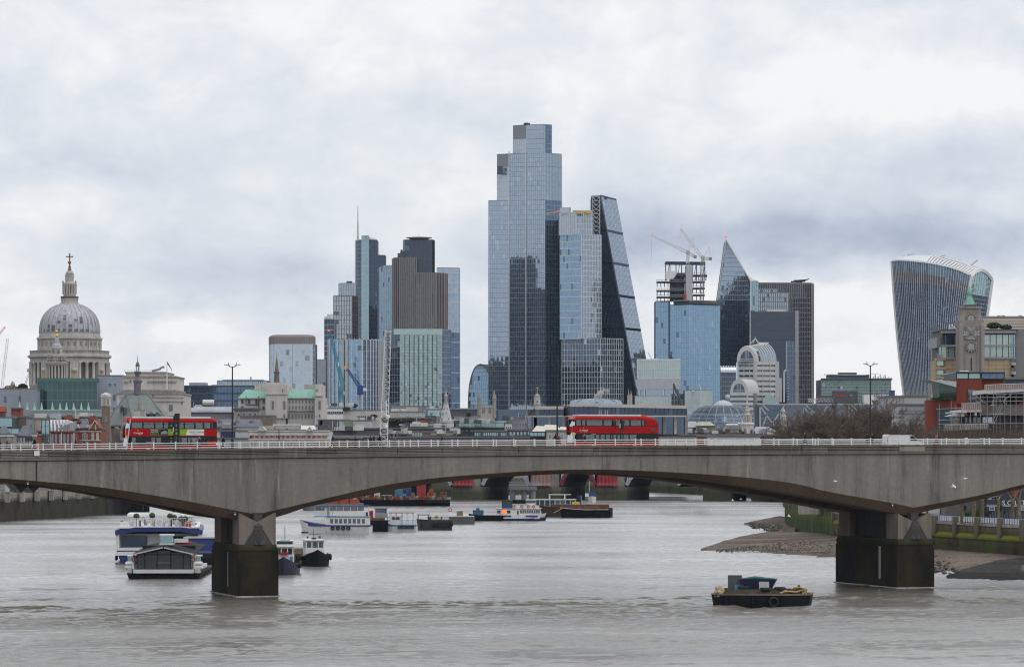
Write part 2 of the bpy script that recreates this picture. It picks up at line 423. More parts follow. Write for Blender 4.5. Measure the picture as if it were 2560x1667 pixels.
def wall_run(pts,z0,z1,th,side=1):
 """a wall along a polyline with thickness th to the land side"""
 mbw=MB()
 for (a,b) in zip(pts,pts[1:]):
  a=Vector((*a,0));b=Vector((*b,0));d=(b-a).normalized();n=Vector((d.y,-d.x,0))*side
  mbw.add([a+Vector((0,0,z0)),b+Vector((0,0,z0)),b+Vector((0,0,z1)),a+Vector((0,0,z1)),
     a-n*th+Vector((0,0,z0)),b-n*th+Vector((0,0,z0)),b-n*th+Vector((0,0,z1)),a-n*th+Vector((0,0,z1))],
    [(0,1,2,3),(3,2,6,7),(4,7,6,5),(0,3,7,4),(1,5,6,2)])
 return mbw

# north embankment: granite wall with piers, then dark sheet piling
T=thing('river_wall','stone embankment wall with stained weedy lower half, far left bank','wall',(Xp(0,800),800,0))
NW=[(-150,700),(Xp(0,800),800),(Xp(268,882),882)]
wall_run(NW,-1,5.9,1.2).build('retaining_wall',wall_n,T)
mbp=wall_run([(x,y-.15) for x,y in NW],5.55,5.95,1.5);mbp.build('string_course',stone_d,T)
wall_run(NW,5.95,7.0,.7).build('parapet',stone_d,T)
for k in range(9):
 t=k/8;x=lerp(Xp(-20,790),Xp(262,880),t);y=lerp(790,880,t)
 mbp=MB();mbp.box(x-.55,y-.7,4.6,x+.55,y+.8,7.2);mbp.box(x-.7,y-.85,6.95,x+.7,y+.9,7.15);mbp.build('pedestal',stone_d,T)
T=thing('sheet_pile_wall','dark steel sheet piled river wall left of the bridge pier','wall',(Xp(400,893),893,0))
A=Vector((Xp(266,881),881,0));Bv=Vector((Xp(905,1115),1115,0));n=150
pts=[]
for i in range(n+1):
 p=A.lerp(Bv,i/n);d=(Bv-A).normalized();nn=Vector((d.y,-d.x,0));o=.35 if (i//2) % 2 else 0
 pts.append((p+nn*o).to_tuple()[:2])
pile=mat('dark_sheet_pile',(.032,.030,.030),.7,.45,.6,.4)
wall_run(pts,-1,6.7,.6).build('sheet_pile',pile,T)
for q in (.12,.19,.23,.25,.29,.31):
 p=A.lerp(Bv,q*.62);mbp=MB();mbp.box(p.x-.12,p.y-.75,.8,p.x+.12,p.y-.45,4.2);mbp.build('timber_fender',offwhite,T)

# far wall beyond the second bridge
T=thing('river_wall','low green stained river wall far beyond the iron bridge','wall',(40,1480,0))
wall_run([(-38,1200),(0,1330),(70,1480),(140,1530),(Xp(1500,1490)-0,1490),(Xp(1760,1330),1330),(Xp(1960,1130),1130)],-1,6.2,1.5).build('retaining_wall',far_wall,T)

# south wall with recessed bays, parapet rail and weed
def south_wall():
 T=thing('river_wall','mossy stone river wall with parapet bays on the right bank','wall',(Xp(2450,520),520,0))
 seg=SB[0:5][::-1]
 wall_run(seg,-1,3.55,1.6).build('retaining_wall',wall_moss,T)
 # coursed granite blocks standing proud of the wall
 stones=[MB() for _ in range(3)];bm=[mossy('granite_block_%d' % i,(.20,.185,.15),c,2.4,3.6,g) for i,(c,g) in enumerate((((.085,.068,.04),.25),((.045,.038,.024),.4),((.13,.11,.075),.1)))]
 cnt=0
 me_cache={}
 for a,b in zip(seg,seg[1:]):
  a=Vector((*a,0));b=Vector((*b,0));d=b-a;Ln=d.length;d.normalize();nrm=Vector((d.y,-d.x,0))
  for row in range(5):
   z=.15+row*.58;s=-rnd.random()*1.0
   while s<Ln:
    w=rnd.choice((1.4,1.7,2.0));e=min(s+w,Ln)
    if e-max(s,0)>.5 and cnt<290:
     p=a+d*max(s,0)+nrm*rnd.uniform(.04,.12);q=a+d*(e-.05)+nrm*.06
     k=(round(e-max(s,0),1),rnd.randrange(3))
     if k not in me_cache:
      m_=MB();m_.box(0,0,0,k[0]-.06,.3,.52);me_cache[k]=m_.mesh('stone',bm[k[1]])
     put('stone',me_cache[k],T,(p.x,p.y-.12,z),math.atan2(d.y,d.x));cnt+=1
    s+=w
 # ledge, recessed bays, pilasters, cap
 ledge=mossy('weeded_ledge',(.15,.165,.025),(.10,.125,.018),3.0,3.6,.8,(.11,.14,.02))
 m1=MB();m2=MB();m3=MB();m4=MB()
 for a,b in zip(seg,seg[1:]):
  a=Vector((*a,0));b=Vector((*b,0));d=b-a;Ln=d.length;d.normalize();nn=Vector((d.y,-d.x,0))
  def pr(mbx,s0,s1,o0,o1,z0,z1):
   q=[a+d*s0+nn*o1,a+d*s1+nn*o1,a+d*s1+nn*o0,a+d*s0+nn*o0];mbx.prism([(p.x,p.y) for p in q],z0,z1)
  pr(m2,0,Ln,-1.2,-.25,3.5,5.75)
  q=[a+nn*.22+Vector((0,0,3.55)),b+nn*.22+Vector((0,0,3.55)),b-nn*.3+Vector((0,0,4.1)),a-nn*.3+Vector((0,0,4.1))]
  m1.poly(*q);pr(m1,0,Ln,-.3,.22,3.2,3.55)
  nb=max(1,round(Ln/9.2));
  for i in range(nb+1):
   s=min(max(i*Ln/nb,.5),Ln-.5)
   mm=MB();pr(mm,s-.55,s+.55,-.4,.32,3.3,6.6);mm.build('pilaster',wall_moss,T)
  pr(m3,0,Ln,-1.25,.02,5.3,5.75)
 m1.build('mossy_ledge',ledge,T);m2.build('bay_wall',mossy('bay_wall',(.17,.155,.13),(.11,.09,.045),4.4,5.2,.2),T);m3.build('coping',stone_d,T)
 # white panel railing with blue posts
 cp={}
 T2=thing('riverside_railing','white panelled railing with blue posts on the right river wall','railing',(Xp(2450,525),525,5.75))
 for a,b in zip(seg[1:],seg[2:]):
  a=Vector((*a,0));b=Vector((*b,0));d=b-a;Ln=d.length;d.normalize();n_=int(Ln/.95)
  for i in range(n_):
   p=a+d*(i*Ln/n_)+Vector((.2,.35,5.78));w=Ln/n_
   k=round(w,2)
   if k not in cp:
    mm=MB();mm.box(.1,0,.04,w-.02,.06,.86);pm=mm.mesh('panel',mat('white_mesh_panel',(.60,.61,.63),.6,.08,1));mm=MB();mm.box(0,-.05,0,.09,.09,.98);cp[k]=(pm,mm.mesh('post',blue_p))
   put('panel',cp[k][0],T2,p,math.atan2(d.y,d.x));put('post',cp[k][1],T2,p,math.atan2(d.y,d.x))
south_wall()
def round_wall():
 T=thing('river_wall','bright green weeded round river wall behind the right bridge pier','wall',(Xp(1985,750),750,0))
 seg=[(Xp(2082,628)+.3,628)]+SB[5:9]
 pts=[]
 for i in range(25):
  t=i/24*(len(seg)-1);pts.append((cinterp([(k,p[0]) for k,p in enumerate(seg)],t),cinterp([(k,p[1]) for k,p in enumerate(seg)],t)))
 pts.reverse();base=wall_run(pts,-1,4.4,1.2);base.build('retaining_wall',wall_moss_g,T)
 wall_run([(x+.3,y) for x,y in pts],4.4,6.3,.8).build('parapet',mossy('green_parapet',(.13,.125,.09),(.10,.12,.03),4.6,5.6,.7),T)
 for i in range(0,25,2):
  x,y=pts[i];mm=MB();mm.box(x-.45,y-.55,4.2,x+.35,y+.35,6.6);mm.build('pilaster',wall_moss,T)
 mm=MB();x,y=Xp(2042,655),655;mm.box(x-3.6,y-1.2,4.55,x+3.4,y+1,6.9);mm.build('jetty_block',stone_d,T)
 mm=MB();mm.torus((x-2,y+6,7.6),.8,.22,'y',16,6);tag(mm.build('lifebuoy',red_p),'red ring seen over the round wall behind the pier','lifebuoy')
round_wall()

# foreshore: two gravel spits exposed at low tide
shingle=newmat('shingle')
def shingle_mat(name,c0,c1,c2):
 m,nt,b=newmat(name);L=nt.links.new
 f=noise_out(nt,posnode(nt),1.1,8,.85);f2=noise_out(nt,posnode(nt,(.05,.12,1)),1.0,4,.6)
 a=ramp_out(nt,f,[(.34,c0),(.5,c1),(.66,c2)]);s=ramp_out(nt,f2,[(.35,(.5,.48,.47)),(.65,(1.2,1.17,1.14))])
 L(mixc(nt,1.0,a,s,'MULTIPLY'),b.inputs['Base Color']);b.inputs['Roughness'].default_value=.85;b.inputs['Specular IOR Level'].default_value=.15
 bp=nt.nodes.new('ShaderNodeBump');bp.inputs['Strength'].default_value=.9;bp.inputs['Distance'].default_value=.3
 L(f,bp.inputs['Height']);L(bp.outputs[0],b.inputs['Normal']);return m
sh=shingle_mat('brown_shingle',(.05,.04,.033),(.15,.122,.10),(.29,.245,.205))
shd=shingle_mat('dark_wet_silt',(.02,.02,.019),(.045,.042,.04),(.085,.078,.072))
def beach(name,label,shore,back,h,m,nseg=40,cols=8,pw=.65):
 """a sheet rising from the waterline towards its back edge"""
 mb=MB();rows=[]
 for i in range(nseg+1):
  t=i/nseg
  a=[cinterp([(k/(len(shore)-1),p[j]) for k,p in enumerate(shore)],t) for j in (0,1)]
  b=[cinterp([(k/(len(back)-1),p[j]) for k,p in enumerate(back)],t) for j in (0,1)]
  r=[]
  for j in range(cols+1):
   s=j/cols;z=-.25+(h(t)+.25)*s**pw+rnd.uniform(-.04,.04)*(0 if j==0 else 1)
   r.append((lerp(a[0],b[0],s)+rnd.uniform(-.15,.15),lerp(a[1],b[1],s)+rnd.uniform(-.4,.4),z))
  rows.append(r)
 mb.loft(rows,close=False,caps=False)
 return tag(mb.build(name,m,smooth=True),label,kind='structure')
W=lambda px,py: (Xp(px,Yw(py)),Yw(py))
beach('gravel_beach','brown shingle spit running out from behind the right bridge pier',
  [W(1752,1377),W(1800,1382.5),W(1880,1388),W(1980,1393),W(2090,1398),W(2200,1402)],
  [W(1752,1376),W(1830,1352),W(1930,1336),(Xp(2040,655),655),(Xp(2090,622),622),(Xp(2215,571),571)],lambda t: .3+.9*t,sh)
beach('gravel_spit','dark stony spit at the foot of the round green wall',
  [W(1860,1312),W(1895,1322),W(1925,1334),W(1950,1337),W(1985,1336)],
  [W(1861,1311),W(1905,1303),W(1955,1296),(Xp(1972,745),745),(Xp(1990,705),705)],lambda t: .4+.5*t,sh,24,6)
beach('stony_foreshore','rocky foreshore under the mossy right bank wall',
  [W(2225,1420),W(2300,1428),W(2378,1431),W(2388,1436),W(2382,1446),W(2470,1447),W(2570,1449),W(2700,1460)],
  [(Xp(2230,565),565),(Xp(2280,552),552),(Xp(2335,538),538),(Xp(2400,528),528),(Xp(2450,521),521),(Xp(2500,513),513),(Xp(2570,502),502),(Xp(2700,471),471)],lambda t: 1.2,sh,50,8)
beach('silt_bank','dark wet silt bank at the right edge of the river',
  [W(2366,1445),W(2420,1452),W(2500,1454),W(2620,1456),W(2800,1465)],
  [W(2367,1444),W(2425,1430),W(2500,1418),W(2600,1410),W(2800,1416)],lambda t: .35+.75*min(1,t*2),shd,34,7,.8)
rk=[]
for k in range(3):
 m_=MB();m_.ball((0,0,0),.5,7,.6)
 m_.v=[tuple(c*rnd.uniform(.65,1.2) for c in p) for p in m_.v];rk.append(m_)
def rocks(name,label,spots,mats):
 mb=MB()
 for (x,y,z,s) in spots:
  b=rnd.choice(rk);a=rnd.random()*6.28;mb.m=rnd.randrange(len(mats));c,q=math.cos(a)*s,math.sin(a)*s
  mb.add([(x+p[0]*c-p[1]*q,y+p[0]*q+p[1]*c,z+p[2]*s) for p in b.v],b.f)
 tag(mb.build(name,mats),label,kind='stuff')
st=[mat('wet_stone_a',(.05,.046,.04),.6,.3,2),mat('wet_stone_b',(.16,.135,.11),.8,.3,2),mat('wet_stone_c',(.035,.04,.026),.7,.3,2)]
sp=[]
for k in range(420):
 t=rnd.random();px=lerp(2245,2560,t);Y=lerp(interp([(2245,555),(2335,530),(2450,515),(2560,497)],px),interp([(2245,480),(2400,447),(2560,470)],px),rnd.random()**1.3)
 sp.append((Xp(px,Y),Y,.9*(Y-445)/90,rnd.uniform(.25,.95)))
rocks('foreshore_rocks','scattered dark rocks on the foreshore under the right wall',sp,st)
sp=[]
for k in range(240):
 px=rnd.uniform(1875,1972);Y=lerp(interp([(1875,770),(1972,742)],px),interp([(1875,735),(1930,690),(1972,680)],px),rnd.random())
 sp.append((Xp(px,Y),Y,.25,rnd.uniform(.3,1.0)))
for k in range(700):
 px=rnd.uniform(1790,2082);Y=lerp(interp([(1800,570),(2082,622)],px),interp([(1800,556),(2082,530)],px),rnd.random())
 sp.append((Xp(px,Y),Y,.15+.6*(px-1800)/300,rnd.uniform(.1,.32)))
rocks('shore_rocks','loose stones along the shingle spits behind the pier',sp,st)

# ------------------------------------------------------------------ the concrete road bridge
TB=.31;AB=math.atan(TB)
EX=Vector((math.cos(AB),math.sin(AB),0));NX=Vector((-math.sin(AB),math.cos(AB),0))
B_X0,B_Y0=250*401/FPX,401.0
def b_Y(px): return (B_Y0-B_X0*TB)/(1-(px-CX)/FPX*TB)
def b_u(px): return (Xp(px,b_Y(px))-B_X0)/EX.x
def b_z(px,py): return Zp(py,b_Y(px))
def BP(u,v,z): p=Vector((B_X0,B_Y0,0))+EX*u+NX*v;p.z=z;return p
def b_px(u):
 p=BP(u,0,0);return CX+p.x*FPX/p.y
edge_px=[(-400,1131),(0,1127),(640,1120.5),(1300,1115),(1900,1112.5),(2560,1111),(3000,1110.5)]
face_px=[(-400,1189),(-200,1188),(0,1194.6),(92,1201.6),(235,1215),(353,1232),(471,1252),(560,1269),(641,1285)]
face_px2=[(641,1285),(685,1275),(720,1267),(909,1223),(981,1208.5),(1098,1193),(1227,1183),(1303,1178),(1416,1173.5),(1535,1173.5),(1741,1183),(1888,1195),(2000,1210),(2061,1226),(2235,1257),(2285,1268)]
face_px3=[(2285,1268),(2459,1235),(2560,1210),(2700,1186),(2850,1176),(3000,1174)]
band_px=[(-400,1202),(-200,1201),(0,1207),(92,1213),(235,1230.6),(353,1251.8),(471,1274),(561,1293),(641,1305)]
band_px2=[(641,1305),(660,1301),(720,1285),(773,1267),(909,1240.6),(981,1225.5),(1113,1205),(1303,1189.6),(1416,1184.3),(1535,1184.5),(1741,1197),(1881,1216),(2000,1236),(2061,1247),(2235,1281),(2285,1290)]
band_px3=[(2285,1290),(2307,1281),(2459,1248),(2560,1221),(2700,1197),(2850,1188),(3000,1186)]
def prof(sets):
 out=[]
 for s in sets:
  for i in range(len(s)*4):
   px=lerp(s[0][0],s[-1][0],i/(len(s)*4-1));out.append((b_u(px),b_z(px,cinterp(s,px))))
 return out
EDGE=[(b_u(p),b_z(p,cinterp(edge_px,p))) for p in range(-400,3001,40)]
FACE=prof((face_px,face_px2,face_px3));BAND=[(u,min(interp([(b,z) for b,z in prof((band_px,band_px2,band_px3))],u),z-.25)) for u,z in FACE]
def b_uv(px,v):                                         # place along the bridge seen at a photo column, v metres in from the near edge
 k=(px-CX)/FPX;return (k*(B_Y0+NX.y*v)-B_X0-NX.x*v)/(EX.x-k*EX.y)
def ez(u): return interp(EDGE,u)
ROAD_Z=-.62;PAVE_Z=-.34
def conc(name,col,st=.45,light=.0):
 m,nt,b=newmat(name);L=nt.links.new
 big=noise_out(nt,posnode(nt,(.06,.06,.10)),1.0,5,.6)
 s1=noise_out(nt,posnode(nt,(.62,.62,.045)),1.0,7,.72)
 s2=noise_out(nt,posnode(nt,(1.7,1.7,.10)),1.0,4,.65)
 fine=noise_out(nt,posnode(nt),2.2,6,.75)
 c=ramp_out(nt,big,[(.3,sc(col,.84)),(.7,sc(col,1.1))])
 c=mixc(nt,1.0,c,ramp_out(nt,s1,[(.30,(1-st,)*3),(.46,(.93,.92,.91)),(.62,(1.10,1.09,1.07))]),'MULTIPLY')
 c=mixc(nt,ramp_out(nt,s2,[(.60,(0,0,0)),(.70,(.45,.45,.45))]),c,sc(col,1.75))
 c=mixc(nt,.45,c,ramp_out(nt,fine,[(.3,(.66,.66,.66)),(.7,(1.25,1.25,1.25))]),'MULTIPLY')
 L(c,b.inputs['Base Color']);b.inputs['Roughness'].default_value=.88;b.inputs['Specular IOR Level'].default_value=.25
 bp=nt.nodes.new('ShaderNodeBump');bp.inputs['Strength'].default_value=.35;bp.inputs['Distance'].default_value=.08
 L(fine,bp.inputs['Height']);L(bp.outputs[0],b.inputs['Normal']);return m
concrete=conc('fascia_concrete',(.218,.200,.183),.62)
conc_brown=conc('soffit_concrete',(.125,.092,.070),.2)  # the strip's own brown, darkened further by shade put into the colour
conc_dark=conc('pier_concrete',(.21,.18,.155),.4)
conc_cap=conc('edge_concrete',(.155,.138,.12),.5)
conc_pale=conc('patched_concrete',(.30,.26,.225),.25)
conc_blk=conc('dark_shade_concrete',(.06,.058,.056),.3)  # near black; also carries the shade of gaps, recesses and undersides
def bridge():
 T=thing('road_bridge','long grey concrete arched road bridge crossing the whole river','bridge',BP(0,0,0),AB)
 WB=24.6
 def strip(rows,name,m):                            # rows of (v, f(u,face z,band z)) swept along the bridge
  mb=MB();rings=[]
  for (u,zf),(_,zb) in zip(FACE,BAND): rings.append([tuple(BP(u,v,f(u,zf,zb))) for v,f in rows])
  mb.loft(rings,close=False,caps=False);mb.build(name,m,T)
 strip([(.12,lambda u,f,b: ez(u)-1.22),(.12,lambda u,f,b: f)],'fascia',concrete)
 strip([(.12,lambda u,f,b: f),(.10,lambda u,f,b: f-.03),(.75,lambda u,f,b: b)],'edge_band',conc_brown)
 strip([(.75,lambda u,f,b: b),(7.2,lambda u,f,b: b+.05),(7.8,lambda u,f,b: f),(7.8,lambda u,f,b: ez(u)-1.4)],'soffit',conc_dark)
 strip([(7.8,lambda u,f,b: ez(u)-1.4),(16.6,lambda u,f,b: ez(u)-1.4)],'deck_slab',conc_blk)  # underside between the beams takes its shade as near black colour
 strip([(16.6,lambda u,f,b: ez(u)-1.4),(16.6,lambda u,f,b: f),(17.2,lambda u,f,b: b),(23.6,lambda u,f,b: b),(WB-.12,lambda u,f,b: f),(WB-.12,lambda u,f,b: ez(u)-1.22)],'far_beam',conc_dark)
 # edge: plain upstand, ribbed panels, smooth course with a joint below
 def edge(v0,v1,a,b_,name,m):
  mb=MB();rings=[]
  for u,z in EDGE: rings.append([tuple(BP(u,v0,ez(u)+a)),tuple(BP(u,v1,ez(u)+a)),tuple(BP(u,v1,ez(u)+b_)),tuple(BP(u,v0,ez(u)+b_))])
  mb.loft(rings);mb.build(name,m,T)
 edge(-.10,.9,-.20,0,'edge_upstand',conc_cap)
 edge(.12,.9,-.82,-.20,'edge_course',conc_blk)  # course behind the ribs coloured near black to deepen their shade
 edge(-.06,.7,-1.14,-.82,'string_course',conc_cap)
 edge(.10,.7,-1.22,-1.14,'shadow_joint',conc_blk)
 edge(WB-.9,WB,-1.22,0,'far_edge',conc_cap)
 mats3=[conc_cap,conc_pale,concrete]
 u=EDGE[0][0];k=0
 while u<EDGE[-1][0]-1:
  w=rnd.choice((3.5,5.5,7.5,9.5,12));r=rnd.random() if k % 3==1 else .5;w=min(w,5.5) if r<.3 else w;k+=1;e=min(u+w,EDGE[-1][0])
  mb=MB()
  if r<.3: mb.m=1;segs=[(-.80,-.24,.10)]
  else:
   mb.m=rnd.choice((0,2,0,2,2));segs=[(-.80,-.67,.07),(-.60,-.49,.07),(-.42,-.31,.07),(-.25,-.2,.07)]
  a=u+.04
  while a<e-.05:
   c=min(a+2.5,e-.03)
   for z0,z1,pz in segs:
    q=[BP(a,-pz,ez(a)+z0),BP(c,-pz,ez(c)+z0),BP(c,-pz,ez(c)+z1),BP(a,-pz,ez(a)+z1)]
    q2=[BP(a,.08,ez(a)+z0),BP(c,.08,ez(c)+z0),BP(c,.08,ez(c)+z1),BP(a,.08,ez(a)+z1)]
    mb.add(q+q2,[(0,1,2,3),(0,4,5,1),(3,2,6,7),(0,3,7,4),(1,5,6,2)])
   a=c
  mb.build('edge_panel',mats3,T);u=e
 # deck
 asphalt=mat('asphalt',(.05,.05,.052),.9,.15,.5);pave=mat('pavement_slab',(.23,.22,.21),.85,.12,.6)
 def deck(v0,v1,a,b_,name,m):
  mb=MB();rings=[]
  for uu,z in EDGE: rings.append([tuple(BP(uu,v0,ez(uu)+a)),tuple(BP(uu,v1,ez(uu)+a)),tuple(BP(uu,v1,ez(uu)+b_)),tuple(BP(uu,v0,ez(uu)+b_))])
  mb.loft(rings);mb.build(name,m,T)
 deck(.9,5.0,-1.3,PAVE_Z,'pavement',pave);deck(WB-5,WB-.9,-1.3,PAVE_Z,'pavement',pave);deck(5.0,WB-5,-1.3,ROAD_Z,'carriageway',asphalt)
 for v in (8.6,12.2,15.9): deck(v,v+.12,ROAD_Z,ROAD_Z+.006,'road_line',white)
 # expansion joint with its white cap, and the two dark hinge brackets below
 uj=b_u(91.5);zt=ez(uj);zb=b_z(91.5,1201)
 mb=MB();mb.bar(BP(uj,.1,zb-.1),BP(uj,.1,zt-1.15),.13,.05,-NX);mb.build('expansion_joint',black,T)
 mb=MB();mb.bar(BP(uj,-.12,zt-.60),BP(uj,-.12,zt-.02),.62,.12,-NX);mb.build('joint_cover',white,T)
 for px in (62,93):
  mb=MB();u0=b_u(px);z0=b_z(px,1214)
  for v in (2.5,6.0):
   a,b_,c=BP(u0-.95,v,z0+.15),BP(u0+.95,v,z0+.15),BP(u0,v,z0-.85);k=NX*3
   mb.add([a,b_,c,a+k,b_+k,c+k],[(0,2,1),(3,4,5),(0,1,4,3),(1,2,5,4),(2,0,3,5)])
  mb.build('hinge_bracket',black,T)
 for px,py in ((69,1207),(587,1283),(2230,1261)):
  u0=b_u(px);z0=b_z(px,py);mb=MB();mb.lathe([(.05,z0-.18),(.2,z0-.12),(.2,z0+.1),(.1,z0+.16)],*BP(u0,.0,0).xy,10);mb.m=1;mb.ball(BP(u0,-.12,z0-.1),.11,8);mb.build('navigation_light',[grey_d,white],T)
 # piers
 for pc,L,wv,cpx in ((641,14.5,4.6,593),(2285,19.5,4.75,2238)):
  u0=b_u(cpx);v0=-.8;zt=6.1
  def bx(mbx,ua,ub,va,vb,za,zb_,tap=0.0):
   q=[BP(ua,va,0),BP(ub,va,0),BP(ub,vb,0),BP(ua,vb,0)];q2=[BP(ua+tap,va+tap,0),BP(ub-tap,va+tap,0),BP(ub-tap,vb-tap,0),BP(ua+tap,vb-tap,0)]
   mbx.loft([[(p.x,p.y,za) for p in q],[(p.x,p.y,zb_) for p in q2]])
  mb=MB();bx(mb,u0-.12,u0+wv+.12,v0-.12,v0+L,-3,zt-1.0);bx(mb,u0-.02,u0+wv+.02,v0-.02,v0+L-.1,zt-1.0,zt-.75);bx(mb,u0-.1,u0+wv+.1,v0-.1,v0+L,zt-.75,zt-.5);bx(mb,u0,u0+wv,v0,v0+L-.1,zt-.5,zt,.08)
  base=mb.build('pier_base',pier_low,T)
  mb=MB();bx(mb,u0-.3,u0+wv+.3,v0-.3,v0+L+.3,-.3,.13);mb.build('wash_line',mat('foam',(.36,.36,.35),.7,.5,1.2),base)
  mb=MB();mb.bar(BP(u0-.14,v0+5.2,1.0),BP(u0-.14,v0+5.2,zt-1),.14 if pc<1000 else .6,.05,-EX);mb.build('drain_pipe',grey,base)
  ztop=b_z(pc,1304)
  a_,b2=(u0+.12,u0+wv-.12)
  def shaft(va,vb,fl):
   """a shaft with splayed (fluted) top following the soffit V"""
   mbx=MB();um=(a_+b2)/2
   for ua,ub in ((a_,um),(um,b2)):
    za=ztop+(1.05 if ua==a_ else 0);zb_=ztop+(1.05 if ub==b2 else 0)
    q=[BP(ua,va,0),BP(ub,va,0),BP(ub,vb,0),BP(ua,vb,0)];zt2=[za,zb_,zb_,za]
    mbx.prism([(p.x,p.y) for p in q],zt-.02,0,True,zt2)
   return mbx
  sh_=shaft(v0+.25,v0+.25+3.6,1).build('pier_shaft',conc_dark,T)
  shaft(v0+L-4.2,v0+L-.6,1).build('pier_shaft',conc_dark,T)
  mb=MB();bx(mb,u0+.9,u0+wv-.9,v0+3.5,v0+L-4.0,zt-.1,ztop+1.2);mb.build('shaft_gap_shade',conc_blk,T)  # dark block in the gap between the shafts stands in for its shade
  # sloping cutwater foot and the dark bracket climbing from it to the fascia
  um=(a_+b2)/2+.1
  mb=MB();pts=[BP(um-1.9,v0+.3,zt),BP(um+1.9,v0+.3,zt),BP(um,v0-.15,zt),BP(um+.0,v0+.22,zt+2.5)]
  mb.add(pts,[(0,2,3),(2,1,3),(0,1,2)]);mb.build('cutwater',conc_blk,sh_)
  zf=b_z(pc,1281);w=.5
  mb=MB();prof_=[(v0-.1,zt-.02),(v0+.12,zt+.9),(v0+.1,zt+2.2),(-.30,zf-1.2),(-.42,zf+.0),(.1,zf+.02)]
  r0=[BP(um-w,v,z) for v,z in prof_]+[BP(um-w+.0,1.0,zf),BP(um-w,1.2,zt-.02)]
  r1=[BP(um+w,v,z) for v,z in prof_]+[BP(um+w,1.0,zf),BP(um+w,1.2,zt-.02)]
  mb.loft([r0,r1]);mb.build('bracket',mat('bracket_stone_%d' % pc,(.075,.072,.07),.85,.3,.8,.3),T)
 return T
bridge()

def railing(v,label,zs=1.0):
 T=thing('bridge_railing',label,'railing',BP(0,v,ez(0)),AB)
 for z,h in ((.70,.10),(.44,.07),(.16,.10)):
  mb=MB();rings=[]
  for u,_ in EDGE:
   rings.append([tuple(BP(u,v-.05,ez(u)+z-h/2)),tuple(BP(u,v+.05,ez(u)+z-h/2)),tuple(BP(u,v+.05,ez(u)+z+h/2)),tuple(BP(u,v-.05,ez(u)+z+h/2))])
  mb.loft(rings);mb.build('rail',white,T)
 mb=MB();mb.box(-.06,-.075,0,.06,.075,.86);pm=mb.mesh('post',white)
 mb=MB();mb.box(-.03,-.03,-.02,.03,.03,.12);sm=mb.mesh('rail_stub',grey_d)
 u=b_u(-60)
 k=0
 while u<b_u(2620):
  put('post',pm,T,BP(u,v,ez(u)),AB)
  if k % 9==4: put('post',pm,T,BP(u+.72,v,ez(u)),AB)
  put('rail_stub',sm,T,BP(u+1.28,v,ez(u)),AB)
  u+=2.57;k+=1
railing(.25,'white three-rail railing along the near edge of the bridge')
railing(24.3,'white railing along the far side of the bridge deck')
# ------------------------------------------------------------------ facade and building kit
def bil(BL,BR,TR,TL):
 BL,BR,TR,TL=map(Vector,(BL,BR,TR,TL))
 return lambda u,v: BL.lerp(BR,u).lerp(TL.lerp(TR,u),v)
def style(glass_,w,bars,vb=(.3,.3),hb=(.5,.2),cw=3.0,fh=4.0,tilt=.012,vk=1,hk=1,mix=.12):
 return dict(g=glass_,w=w,b=bars,vb=vb,hb=hb,cw=cw,fh=fh,tilt=tilt,vk=vk,hk=hk,mix=mix)
def facade(pm,bm,S,st,nx=None,nz=None,vseg=1,hseg=1,hb2=None):
 w=(S(1,.5)-S(0,.5)).length;h=(S(.5,1)-S(.5,0)).length
 nx=nx or max(1,round(w/st['cw']));nz=nz or max(1,round(h/st['fh']))
 G=[[S(i/nx,j/nz) for j in range(nz+1)] for i in range(nx+1)]
 def nrm(u,v):
  e=.02;a=S(min(u+e,1),v)-S(max(u-e,0),v);c=S(u,min(v+e,1))-S(u,max(v-e,0))
  if a.length<1e-4: a=S(min(u+e,1),max(v-.2,0))-S(max(u-e,0),max(v-.2,0))
  n=a.cross(c);return n.normalized() if n.length>1e-9 else Vector((0,-1,0))
 flat=vseg==1 and hseg==1
 N0=nrm(.5,.4);t=st['tilt']*.4;cum=[];a=0
 for q in st['w']: a+=q;cum.append(a)
 for i in range(nx):
  for j in range(nz):
   n=N0 if flat else nrm((i+.5)/nx,(j+.5)/nz)
   k=0
   if rnd.random()<st['mix']:
    r=rnd.random()*a
    while cum[k]<r: k+=1
   pm.m=k
   e1,e2=rnd.gauss(0,t),rnd.gauss(0,t);s1,s2=w/nx*.5,h/nz*.5
   o=.03
   pm.add([G[i][j]+n*(o-e1*s1-e2*s2),G[i+1][j]+n*(o+e1*s1-e2*s2),G[i+1][j+1]+n*(o+e1*s1+e2*s2),G[i][j+1]+n*(o-e1*s1+e2*s2)],[(0,1,2,3)])
 if st['vb'][0]>0:
  for i in range(0,nx+1,st['vk']):
   js=[round(q*nz/vseg) for q in range(vseg+1)]
   for j0,j1 in zip(js,js[1:]):
    p,q=G[i][j0],G[i][j1]
    if (q-p).length>.3: bm.bar(p,q,st['vb'][0],st['vb'][1],N0 if flat else nrm(i/nx,(j0+j1)/2/nz),.1)
 if st['hb'][0]>0:
  for j in range(0,nz+1,st['hk']):
   is_=[round(q*nx/hseg) for q in range(hseg+1)]
   for i0,i1 in zip(is_,is_[1:]):
    p,q=G[i0][j],G[i1][j]
    if (q-p).length>.3: bm.bar(p,q,st['hb'][0],st['hb'][1],N0 if flat else nrm((i0+i1)/2/nx,j/nz),.1)
core_m=mat('tower_core',(.05,.055,.065),.6,.1,.1)
roof_m=mat('flat_roof',(.17,.17,.175),.9,.2,.2)
def plan(front,Y): return [Vector((Xp(px,Y+dy),Y+dy,0)) for px,dy in front]
